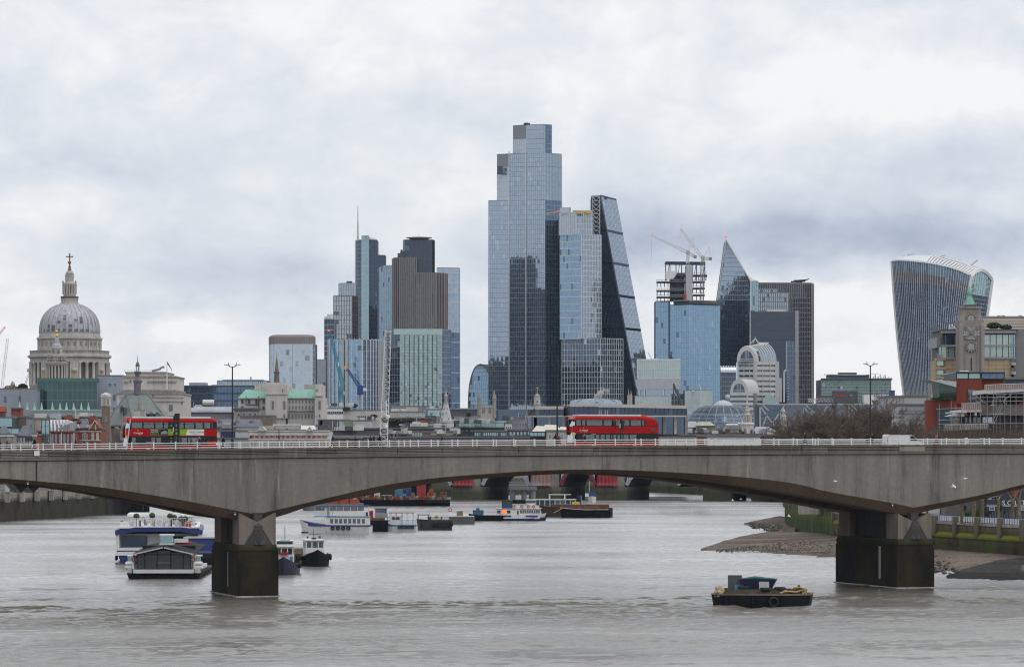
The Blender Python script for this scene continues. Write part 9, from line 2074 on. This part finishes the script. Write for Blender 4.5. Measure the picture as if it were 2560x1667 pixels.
mb=MB();mb.torus((1.4,-2.95,.65),.45,.13,'y',14,6);mb.build('tyre_fender',rubber,T,local=True);mb=MB();mb.tube((3.9,-.1,1.4),(3.9,-.1,2.4),.14,.14,8);mb.build('bollard',rust,T,local=True)
for seg,m in (([(-5,-2,1.5),(-4.8,-1.4,2.2),(-4.2,-2.2,1.7),(-4.9,-2.5,1.1)],rope_m),([(2,-2.6,1.55),(2.6,-2.2,1.75),(3.4,-1.6,1.6),(4.3,-1.2,1.8),(4.6,-.8,1.5)],rope_m),([(3.2,-1.3,2.0),(3.9,-1.0,2.2),(4.6,-.9,1.9),(4.2,-1.4,1.5)],mat('ochre_rope',(.33,.24,.06),.9,.3,3))):
 for j in range(4): tb(T,'mooring_rope',m,.07,[Vector(p)+Vector((rnd.uniform(-.3,.3),rnd.uniform(-.2,.2),rnd.uniform(-.05,.15))) for p in seg])
# people and stalls on the north embankment under the left arch
em=[grey_d,offwhite,red_p,teal_p,blue_p,stone_b];Yb=850
for k,(px0,px1,py,m,nm,lb) in enumerate(((163,198,1215,teal_p,'hoarding','turquoise hoarding on the far left embankment'),(97,112,1228,red_p,'awning','small red awning on the far left embankment'),(12,20,1207,stone_p,'kiosk','pale arched kiosk at the far left embankment'),(33,43,1210,white,'kiosk','white panelled kiosk on the far left embankment'),(46,66,1216,grey_d,'shelter','dark glass shelter on the far left embankment'),(6,18,1231,brick_d,'parked_car','dark parked car behind the far left parapet'))):
 Y=lerp(806,880,(px0+px1)/520)+10;mb=MB();mb.box(Xp(px0,Y),Y,Gz,Xp(px1,Y),Y+2.5,Zp(py,Y));mb.box(Xp(px0,Y)-.2,Y-.2,Zp(py,Y),Xp(px1,Y)+.2,Y+2.7,Zp(py,Y)+.25);tag(mb.build(nm,m),lb,nm.replace('_',' '))
for k,px in enumerate((25,84,130,222)): bare_tree(('leftmost','second','third','rightmost')[k]+' shaded plane tree on the far left embankment',px,850+k*14,Gz,13,bark,3,.9,.3,.45,group='plane trees on the far left embankment')
# ------------------------------------------------------------------ buses, van, lamps, people, birds
def text_mesh(s,size,m,ex=.006):
 fc=bpy.data.curves.new('lettering','FONT');fc.body=s;fc.size=size;fc.extrude=ex;fc.offset=size*.012;o=bpy.data.objects.new('tmp',fc);COL.objects.link(o)
 me=bpy.data.meshes.new_from_object(o.evaluated_get(bpy.context.evaluated_depsgraph_get()));bpy.data.objects.remove(o);me.materials.clear();me.materials.append(m);return me
def lettering(T,s,x,y,z,size,m,nm='lettering'):
 o=put(nm,text_mesh(s,size,m),T,(x,y,z),0,world=False);o.rotation_euler=(R(90),0,0);return o
busred=mat('bus_red',(.36,.005,.006),.35,.05,.8,spec=.2);busblk=mat('bus_black',(.010,.010,.012),.25,.1,.8);bg_=clearglass('bus_glass',(.55,.68,.65),.72)
lime=mat('lime_print',(.25,.40,.03),.5,.02,1);seatm=mat('bus_seat',(.05,.05,.07),.8,.2,2)
def bus(label,px,L,new):
 v=7.2;u=b_uv(px,v);p=BP(u,v,ez(u)+ROAD_Z);T=thing('double_decker_bus',label,'bus',p,AB+math.asin((ez(u+5)-ez(u-5))/10)*0,'red double decker buses on the bridge');W=1.26;x0,x1=-L/2,L/2
 # skirts, middle band and floors (the driver's end at -x)
 def side(nm,m,za,zb,a=x0,b=x1,t=.05,e=0.0):
  mb=MB()
  for s in (-1,1): mb.box(a,s*(W+e)-t/2,za,b,s*(W+e)+t/2,zb)
  return mb.build(nm,m,T,local=True)
 side('skirt',busred,.30,1.05);side('skirt_base',busblk,.18,.30)
 side('middle_panel',busred,2.16,3.06 if not new else 3.02);side('waist_band',busblk,1.05,1.22,e=.004);side('lower_head',busblk,1.98,2.16,e=.003);side('upper_sill',busblk,3.0,3.08,e=.004)
 bx(T,'floor',grey_d,(x0+.1,-W+.05,.35,x1-.1,W-.05,.45),(x0+.2,-W+.05,2.3,x1-.2,W-.05,2.4));bx(T,'underbody',black,(x0+.3,-W+.1,.15,x1-.3,W-.1,.36))
 # roof, rounded along its edges; the newer bus falls in a curve to the tail
 n=22;rings=[];rr=MB()
 for i in range(n+1):
  t=i/n;x=lerp(x0+.05,x1,t);zt=4.40;zl=3.78
  if new: k=max(0,(t-.80)/.20);zt=4.42-1.42*(1-math.sqrt(max(0,1-k*k)));zl=min(3.80,zt-.12);f=max(0,(.10-t)/.10);zt-=.5*f**2
  else: k=max(0,(t-.94)/.06);zt-=.35*k**2;f=max(0,(.03-t)/.03);zt-=.10*f
  zz=zt-zl;rings.append([(x,-W,zl),(x,-W+.02,zl+zz*.45),(x,-W+.16,zl+zz*.82),(x,-W+.42,zt),(x,W-.42,zt),(x,W-.16,zl+zz*.82),(x,W-.02,zl+zz*.45),(x,W,zl)])
 rr.loft(rings);rr.build('roof',busred,T,local=True,smooth=False)
 bx(T,'white_roof_panel',white,(x0+.7,-W+.10,4.27,x1-(2.2 if new else .7),W-.10,4.44))
 if new: mb=MB();tail=[(x1-1.9,3.0),(x1-1.9,3.8)]+[(x1-2.22+2.22*k,min(3.82,4.40-1.42*(1-math.sqrt(1-k*k)))) for k in (.5,.7,.82,.9,.96,.99,1)]+[(x1+.02,2.16),(x1-1.9,2.16)];mb.loft([[(x,-W-.02,z) for x,z in tail],[(x,W+.02,z) for x,z in tail]]);mb.build('tail',busred,T,local=True);bx(T,'engine_grille',brick_d,(x1-1.0,-W-.05,2.35,x1-.5,-W-.02,2.8));bx(T,'tail_glass',busblk,(x1-.05,-W,1.05,x1+.02,W,2.16));bx(T,'lower_blank',busblk,(x1-2.7,-W-.03,1.2,x1,-W-.01,2.0))
 else: bx(T,'tail',busred,(x1-.06,-W,.3,x1+.03,W,2.2));bx(T,'tail_panel',busred,(x1-.05,-W,2.16,x1+.03,W,3.82));bx(T,'lower_blank',busblk,(x1-1.9,-W-.03,1.2,x1,-W-.01,2.1));bx(T,'rear_quarter',busblk,(x1-.5,-W-.035,3.06,x1,-W-.01,3.80));bx(T,'tail_corner',busred,(x1-1.1,-W-.04,.9,x1,-W-.02,1.62))
 # front: raked windscreen
 mb=MB();a=[(x0-.02,-W,.35),(x0-.02,W,.35),(x0+.02,W,1.0),(x0+.02,-W,1.0)];mb.poly(*a);mb.build('front_panel',busred,T,local=True)
 mb=MB();mb.poly((x0+.02,-W,1.0),(x0+.02,W,1.0),(x0+.30,W,2.25),(x0+.30,-W,2.25));mb.poly((x0+.30,-W,3.0),(x0+.30,W,3.0),(x0+.52,W,3.85),(x0+.52,-W,3.85));mb.build('windscreen',glass('windscreen_%d' % new,(.08,.10,.11),(.55,.6,.62),.10,.05),T,local=True)
 mb=MB();mb.poly((x0+.29,-W,2.25),(x0+.29,W,2.25),(x0+.30,W,3.0),(x0+.30,-W,3.0));mb.build('destination_panel',busred if new else grey_l,T,local=True)
 mb=MB();mb.bar((x0-.0,-W-.03,.4),(x0+.48,-W-.03,4.2),.13,.03,(0,-1,0)) if not new else mb.bar((x0+.02,-W-.02,1.1),(x0+.25,-W-.02,2.2),.2,.03,(0,-1,0));mb.build('windscreen_pillar',grey_l,T,local=True)
 bx(T,'mirror',yellow_p,(x0-.15,-W-.3,1.85,x0+.05,-W-.12,2.25))
 # windows and pillars
 ups=[.55,1.95,3.35,4.4,5.75,6.9,8.15,9.2,10.1] if not new else [.35,1.1,1.7,3.9,5.1,6.3,7.4,8.9,9.3]
 for s in (-1,1):
  for a in ups:
   if a<L-.5: bx(T,'pillar',busblk,(x0+a-.08,s*W-.04,3.06,x0+a+.10,s*W+.05,3.80))
  for a,b in zip(ups,ups[1:]):
   if b<L-.3: bx(T,'upper_window',bg_,(x0+a+.1,s*W-.01,3.08,x0+b-.08,s*W+.01,3.78))
  bx(T,'upper_head',busblk,(x0+.4,s*W-.03,3.76,x1-(1.9 if new else .1),s*W+.035,3.81));bx(T,'vent_bar',busblk,(x0+2,s*W-.015,3.56,x1-2.6,s*W+.02,3.60))
  lows=[.6,1.2,2.9,3.5,4.2,4.9,5.7,6.5,7.3,8.3]
  for k,(a,b) in enumerate(zip(lows,lows[1:])): bx(T,'lower_window',busblk if k in ((1,4) if not new else (0,)) else bg_,(x0+a+.06,s*W-.01,1.22,x0+b-.06,s*W+.01,1.98));bx(T,'pillar',busblk,(x0+a-.08,s*W-.04,1.22,x0+a+.07,s*W+.05,1.98))
 for k in range(9):
  bx(T,'seat',seatm,(x0+1.4+k*.95,-1.0,2.4,x0+1.6+k*.95,-.3,3.3),(x0+1.4+k*.95,.3,2.4,x0+1.6+k*.95,1.0,3.3))
  if k>2: bx(T,'seat',seatm,(x0+1.4+k*.95,-1.0,.5,x0+1.6+k*.95,-.3,1.5),(x0+1.4+k*.95,.3,.5,x0+1.6+k*.95,1.0,1.5))
 for wx in (x0+2.6,x1-3.2):
  for s in (-1,1):
   mb=MB();mb.lathe([(.01,-.14),(.47,-.14),(.47,.14),(.01,.14)],0,0,18);mb.xf(Matrix.Translation((wx,s*(W-.12),.47)) @ Matrix.Rotation(R(90),4,'X'));w=mb.build('wheel',rubber,T,local=True);mb=MB();mb.lathe([(.01,-.02),(.26,-.02),(.26,.02),(.01,.02)],0,0,14);mb.xf(Matrix.Translation((wx,s*(W+.04),.47)) @ Matrix.Rotation(R(90),4,'X'));mb.build('hub',grey_l,w,local=True)
 # operator lettering and crown dot
 lettering(T,'ARRIVA',x0+1.16,-W-.03,2.42,.24,white);mb=MB();mb.torus((x0+.98,-W-.03,2.51),.09,.02,'y',14,4);mb.build('round_logo',white,T,local=True);bx(T,'orange_badge',yellow_p,(x0+1.3,-W-.035,2.76,x0+1.42,-W-.025,2.86));lettering(T,'LONDON',x0+1.4,-W-.03,2.31,.09,white)
 if new: lettering(T,'LT713',x0+1.0,-W-.03,2.22,.08,white);lettering(T,'59 Euston',x0+2.4,-W-.052,2.02,.14,offwhite);bx(T,'panel_line',brick_d,(x0+2.0,-W-.028,2.27,x1-2.4,-W-.02,2.285),(x0+2.0,-W-.028,2.92,x1-2.4,-W-.02,2.935))
 else:
  lettering(T,'243 Waterloo',x0+2.3,-W-.05,1.42,.13,offwhite);y=-W-.03;a0=x0+2.85;bx(T,'advert_border',lime,(a0-.03,y-.01,2.24,a0+6.43,y,2.98));bx(T,'advert_black',busblk,(a0,y-.02,2.27,a0+2.1,y-.008,2.95));bx(T,'advert_lime',lime,(a0+2.1,y-.02,2.27,a0+4.2,y-.008,2.95));mb=MB();mb.add([(a0+4.2,y-.02,2.27),(a0+6.4,y-.02,2.27),(a0+6.4,y-.02,2.95),(a0+4.5,y-.02,2.95)],[(0,1,2,3)]);mb.build('advert_white',white,T,local=True)
  for s,dx,z,sz,m in (('EVERYTHING',.08,2.78,.15,white),('ELECTRIC',.08,2.58,.20,white),('LONDON',.08,2.36,.20,lime),('DISCOVER',2.4,2.72,.24,busblk),('EVERYTHING',2.4,2.50,.18,white),('EXCEL LONDON',4.7,2.54,.22,busblk),('THE FUTURE OF ELECTRIC DRIVING',4.62,2.78,.085,busblk),('28 - 30 MARCH 2024',4.9,2.40,.085,busblk)): lettering(T,s,a0+dx,y-.022,z,sz,m)
  mb=MB();mb.loft([[(a0+1.2,y-.022,2.4),(a0+1.3,y-.022,2.62),(a0+1.6,y-.022,2.78),(a0+1.9,y-.022,2.76),(a0+2.05,y-.022,2.6),(a0+2.05,y-.022,2.4)],[(a0+1.2,y-.03,2.4),(a0+1.3,y-.03,2.62),(a0+1.6,y-.03,2.78),(a0+1.9,y-.03,2.76),(a0+2.05,y-.03,2.6),(a0+2.05,y-.03,2.4)]]);mb.build('advert_car',greyp,T,local=True)
bus('red bus with flat tail and long printed advert on its side',424,10.8,0);bus('red bus with rounded tail and plain sides',1531,11.1,1)
def van():
 u=b_uv(2256,17.2);p=BP(u,17.2,ez(u)+ROAD_Z);T=thing('white_van','white panel van driving right along the far lane of the bridge','van',p,AB);W=.95
 pr=[(-2.45,.35),(-2.5,1.0),(-2.38,1.9),(-2.2,1.98),(.7,1.98),(1.15,1.86),(1.75,1.22),(2.45,.98),(2.55,.6),(2.5,.35)]
 mb=MB();c=lambda s,k: [(x,s*W*k,z) for x,z in pr];mb.loft([c(-1,.93),c(-1,1),c(1,1),c(1,.93)]);mb.build('body',white,T,local=True)
 for s in (-1,1): y=s*(W+.01);mb=MB();mb.poly((.75,y,1.22),(1.62,y,1.22),(1.12,y,1.78),(.72,y,1.80));mb.build('side_window',busblk,T,local=True);bx(T,'mirror',black,(1.45,s*(W+.08)-.08,1.2,1.6,s*(W+.08)+.08,1.42));bx(T,'door_line',grey_l,(.66,y-.005,.5,.69,y+.005,1.85),(-1.0,y-.005,.5,-.98,y+.005,1.85),(-2.3,y-.005,1.2,.6,y+.005,1.22));bx(T,'tail_lamp',red_p,(-2.5,s*(W-.06)-.05,1.0,-2.42,s*(W-.06)+.07,1.5))
 mb=MB();mb.poly((1.72,-W*.85,1.26),(1.72,W*.85,1.26),(1.2,W*.85,1.84),(1.2,-W*.85,1.84));mb.xf(Matrix.Translation((.03,0,.02)));mb.build('windscreen',busblk,T,local=True)
 for wx in (-1.55,1.6):
  for s in (-1,1): mb=MB();mb.lathe([(.01,-.1),(.34,-.1),(.34,.1),(.01,.1)],0,0,16);mb.xf(Matrix.Translation((wx,s*(W-.06),.34)) @ Matrix.Rotation(R(90),4,'X'));mb.build('wheel',rubber,T,local=True)
van()
# lamp posts and the traffic signals seen from behind
for px,pt,v,lb in ((581,916,.75,'left tall black lamp post with twin heads beside the left bus'),(1393,914,.75,'middle tall black lamp post with twin heads left of the right bus'),(2176,913,.75,'right tall black lamp post with twin heads left of the white van')):
 u=b_uv(px,v);p=BP(u,v,ez(u)+PAVE_Z);T=thing('street_lamp',lb,'street lamp',p,AB,'black twin lamp posts on the bridge');h=Zp(pt,p.y)-p.z
 mb=MB();mb.lathe([(.16,0),(.16,1.4),(.11,1.5),(.07,h)],0,0,8);mb.build('post',black,T,local=True)
 for s in (-1,1): mb=MB();mb.tube((0,0,h-.15),(s*.45,0,h+.1),.045,.04,5);arm=mb.build('lamp_arm',black,T,local=True);mb=MB();mb.loft([[(s*.3,-.09,h+.08),(s*.3,.09,h+.08),(s*.3,.09,h+.16),(s*.3,-.09,h+.16)],[(s*.95,-.12,h+.16),(s*.95,.12,h+.16),(s*.95,.1,h+.22),(s*.95,-.1,h+.22)]]);mb.tube((s*.45,0,h+.15),(s*.5,0,h+.5),.05,.02,5);mb.build('lamp_head',black,arm,local=True)
u=b_uv(441,4.4);p=BP(u,4.4,ez(u)+PAVE_Z);T=thing('signal_post','thick black twin signal column in front of the left bus','traffic signal',p,AB);h=Zp(1033,p.y)-p.z
for dx in (-.24,.24): bx(T,'column',black,(dx-.12,-.14,0,dx+.12,.14,h-.3))
for k in range(9): bx(T,'cross_plate',black,(-.24,-.1,.4+k*h/9.5,.24,.1,.62+k*h/9.5))
bx(T,'head',black,(-.2,-.2,h-.6,.36,.2,h));bx(T,'white_label',white,(-.40,-.2,2.35,-.34,-.15,2.9))
u=b_uv(1552,4.4);p=BP(u,4.4,ez(u)+PAVE_Z);T=thing('traffic_light','black traffic light seen from the back before the right bus','traffic signal',p,AB);bx(T,'pole',black,(-.07,-.07,0,.07,.07,3.6));bx(T,'signal_head',black,(.02,-.18,2.35,.42,.18,3.4));bx(T,'side_plate',grey_l,(-.16,-.1,2.5,-.06,.1,3.0))
T=thing('street_sign','small white plate on a post just right of the left bus','sign',BP(b_uv(547,4.4),4.4,ez(b_uv(547,4.4))+PAVE_Z),AB);bx(T,'post',grey,(-.04,-.04,0,.04,.04,1.0));bx(T,'plate',white,(-.35,-.06,.75,.4,-.03,1.05))
# pedestrians: one skinned body each, grown from a posed skeleton
def person_mesh(step,lean=0.0,arm=.12,seat=False):
 j={};J=[];E=[];Rr=[]
 def add(n,p,r,par=None): j[n]=len(J);J.append(p);Rr.append(r);(E.append((j[par],j[n])) if par else None)
 add('pelvis',(0,0,.95),(.19,.16));add('waist',(0+lean*.1,0,1.12),(.19,.16),'pelvis');add('chest',(lean*.3,0,1.34),(.20,.16),'waist');add('neck',(lean*.45,0,1.50),(.06,.06),'chest');add('jaw',(lean*.5+.02,0,1.58),(.075,.07),'neck');add('head',(lean*.5+.01,0,1.67),(.105,.10),'jaw');add('crown',(lean*.5,0,1.74),(.06,.06),'head')
 for s,n in ((-1,'l'),(1,'r')):
  k=step*s
  add('sh'+n,(lean*.3,s*.20,1.42),(.085,.085),'chest');add('el'+n,(lean*.3-k*.5-.02,s*.27,1.14),(.07,.07),'sh'+n);add('wr'+n,(lean*.3-k*.7+arm,s*.22,.92),(.035,.035),'el'+n);add('hd'+n,(lean*.3-k*.75+arm+.04,s*.21,.83),(.035,.045),'wr'+n)
  add('hip'+n,(0,s*.10,.86),(.13,.13),'pelvis')
  if seat: add('kn'+n,(.40,s*.1,.80-k*.3),(.065,.065),'hip'+n);add('an'+n,(.25+k*.2,s*.1,.42-k*.3),(.05,.05),'kn'+n)
  else: add('kn'+n,(k*.75+.05,s*.10,.50),(.065,.065),'hip'+n);add('an'+n,(k*1.3-(.1 if k<0 else 0),s*.10,.09 if k>=0 else .16),(.045,.045),'kn'+n)
  a=J[-1];add('to'+n,(a[0]+.15,a[1],a[2]-.05),(.035,.03),'an'+n)
 me=bpy.data.meshes.new('body_skeleton');me.from_pydata(J,E,[]);o=bpy.data.objects.new('tmp',me);COL.objects.link(o);sk=o.modifiers.new('skin','SKIN');sk.use_smooth_shade=True
 for v,r in zip(me.skin_vertices[0].data,Rr): v.radius=r
 me.skin_vertices[0].data[0].use_root=True;ss=o.modifiers.new('sub','SUBSURF');ss.levels=1
 out=bpy.data.meshes.new_from_object(o.evaluated_get(bpy.context.evaluated_depsgraph_get()));bpy.data.objects.remove(o);out.name='body';out.materials.clear()
 for _ in range(4): out.materials.append(None)
 for p in out.polygons:
  z,y=p.center.z,abs(p.center.y);p.material_index=3 if z>1.72 or (z>1.5 and p.center.x<lean*.5+.035) else 0 if z>1.5 or (z<.90 and y>.185) else 1 if z>.68 else 2
 return out
pm_=[person_mesh(.22),person_mesh(-.22,.12),person_mesh(.12,.05),person_mesh(.03,.05,.25)]
cl={k: mat('cloth_'+k,c,.9,.15,4) for k,c in dict(black=(.012,.012,.014),navy=(.02,.025,.05),brown=(.09,.055,.035),blue=(.16,.22,.36),grey=(.12,.12,.13),white=(.60,.60,.60),pink=(.32,.10,.14),hair=(.03,.02,.015),fair=(.30,.20,.10),grey_hair=(.42,.42,.41),red=(.2,.03,.03)).items()}
def person(px,v,face,coat,trou,hair,label,pose,s=1.0,at=None):
 u=b_uv(px,v);loc=at or BP(u,v,ez(u)+PAVE_Z);o=bpy.data.objects.new('person',pm_[pose]);COL.objects.link(o);o.location=loc;o.scale=(s,)*3;o.rotation_euler=(0,0,AB+(math.pi if face<0 else 0) if abs(face)==1 else face)
 for k,m in enumerate((skinm,cl[coat],cl[trou],cl[hair])): o.material_slots[k].link='OBJECT';o.material_slots[k].material=m
 return tag(o,label,'person','people walking over the bridge' if at is None else None)
PPL=[(-1,-1,'black','black','hair','person cut by the left picture edge in black'),(17,1,'brown','navy','fair','brown haired person in brown coat near the left edge'),(25,-1,'blue','black','grey_hair','white haired person in light blue jacket near the left edge'),(86,-1,'black','black','hair','person in long black coat above the white joint cover'),(188,1,'black','navy','hair','person in black leaning forward below the arched brick window'),(499,-1,'black','black','fair','fair haired person in black before the right end of the left bus'),(558,-1,'black','navy','hair','person in black jacket left of the left lamp post'),(831,1,'black','black','hair','person in dark hooded coat right of the white brick building'),(889,-1,'navy','black','hair','person in navy walking left of the crane boom'),(926,1,'black','black','hair','left one of the close pair in black by the crane boom'),(935,-1,'black','navy','hair','right one of the close pair in black by the crane boom'),(949,1,'black','black','hair','person in black passing in front of the crane boom'),(986,-1,'grey','black','hair','shorter person in grey right of the crane boom'),(1104,1,'black','black','hair','tall person in black striding below the white steeple'),(1281,-1,'grey','black','fair','person in grey jacket left of the middle lamp post'),(1389,1,'black','black','hair','person in black close left of the middle lamp post'),(1399,-1,'red','black','fair','person in dark red close right of the middle lamp post'),(1462,-1,'black','black','hair','person with white collar before the front of the right bus'),(1908,1,'brown','grey','fair','person in brown between the two stone steeples'),(2013,-1,'black','black','hair','person in black before the left bare trees'),(2168,1,'black','black','hair','person in black left of the right lamp post'),(2181,-1,'black','navy','hair','person in black right of the right lamp post'),(2341,1,'pink','black','hair','person in dark pink right of the white van')]
for k,(px,f,c,t,h,lb) in enumerate(PPL): person(px,2.2+1.3*((k*7) % 3)/2,f,c,t,h,lb,k % 3,.99+.03*((k*5) % 4))
person(0,0,R(150),'pink','grey','hair','lone person in pink top standing on the shingle spit',3,1.0,at=(Xp(1949.5,552),552,.62))
def cyclist(px,v,coat,label):
 u=b_uv(px,v);b=BP(u,v,ez(u)+ROAD_Z);T=thing('bicycle','bicycle ridden by the '+label,'bicycle',b,AB)
 for x_ in (-.52,.52): mb=MB();mb.torus((x_,0,.34),.32,.025,'y',18,5);mb.build('wheel',rubber,T,local=True)
 tb(T,'frame',black,.022,[(-.52,0,.34),(-.08,0,.30),(-.18,0,.88),(-.52,0,.34)],[(-.08,0,.30),(.40,0,.82),(-.16,0,.80)],[(.40,0,.98),(.52,0,.34)]);tb(T,'handlebar',black,.02,[(.42,-.25,1.0),(.40,.25,1.0)]);bx(T,'saddle',black,(-.30,-.07,.88,-.04,.07,.93))
 o=bpy.data.objects.new('person',cyc_mesh);COL.objects.link(o);o.location=BP(u-.17,v,ez(u)+ROAD_Z+.05);o.rotation_euler=(0,0,AB);tag(o,label,'person','people walking over the bridge')
 for k,m in enumerate((skinm,cl[coat],cl['black'],cl['hair'])): o.material_slots[k].link='OBJECT';o.material_slots[k].material=m
cyc_mesh=person_mesh(.1,.5,.45,True)
cyclist(2417,15.5,'white','cyclist in white top behind the bridge railing at right');cyclist(2453,15.8,'blue','cyclist in blue top at the right end of the bridge')
# gulls
gm=[white,grey_l,black]
def gull(px,py,Y,span,roll,rz,flap,label):
 T=thing('gull',label,'bird',P(px,py,Y),rz,'gulls over the river');T.rotation_euler=(roll,0,rz);WM[T.name]=Matrix.Translation(T.location) @ T.rotation_euler.to_matrix().to_4x4();s=span/2
 mb=MB();mb.loft([[(x,r*math.cos(a),r*math.sin(a)) for a in (0,1.26,2.5,3.77,5.03)] for x,r in ((-.30,.01),(-.2,.05),(0,.075),(.14,.055),(.2,.045),(.26,.01))]);mb.poly((-.28,-.02,0),(-.28,.02,0),(-.42,.08,0),(-.42,-.08,0));mb.build('body',white,T,local=True)
 for k in (-1,1): mb=MB();a=[(.10,k*.05,.03),(.12,k*s*.45,flap*.6),(-.05,k*s,flap*.5),(-.14,k*s*.5,flap*.55),(-.12,k*.05,.03)];mb.add(a+[(x,y,z-.02) for x,y,z in a],[(0,1,2,3,4),(9,8,7,6,5)]+[(i,(i+1) % 5,5+(i+1) % 5,5+i) for i in range(5)]);mb.build('wing',white if k<0 else grey_l,T,local=True)
for a in ((2385,1216,370,.95,.5,.4,.22,'gull gliding before the bridge face above the right pier, largest'),(2414,1196,372,.6,.2,-.5,.05,'faint gull seen edge on above the right pier'),(2089,1203,375,.5,.3,.8,.15,'small gull before the bridge face left of the right pier'),(1973,1290,600,1.1,.5,.3,.3,'gull flying before the green round wall'),(1820,1218,640,.9,.2,-.4,.1,'gull crossing the dark rail bridge pier, highest of the group'),(1832,1251,640,.9,.4,.2,.3,'gull low over the water by the rail pier, leftmost of the pair'),(1852,1248,640,.9,-.3,.1,.3,'gull low over the water by the rail pier, rightmost of the pair')): gull(*a)
# ------------------------------------------------------------------ thin blue-grey air over the city
hz=bpy.data.materials.new('haze');hz.use_nodes=True;nt=hz.node_tree;nt.nodes.clear()
o_=nt.nodes.new('ShaderNodeOutputMaterial');pv=nt.nodes.new('ShaderNodeVolumePrincipled');pv.inputs['Color'].default_value=(.55,.74,1,1);pv.inputs['Density'].default_value=1.9e-5;pv.inputs['Anisotropy'].default_value=.2
nt.links.new(pv.outputs[0],o_.inputs['Volume'])
mb=MB();mb.box(-3600,-400,-3.5,3600,4600,330);tag(mb.build('haze',hz),kind='stuff')
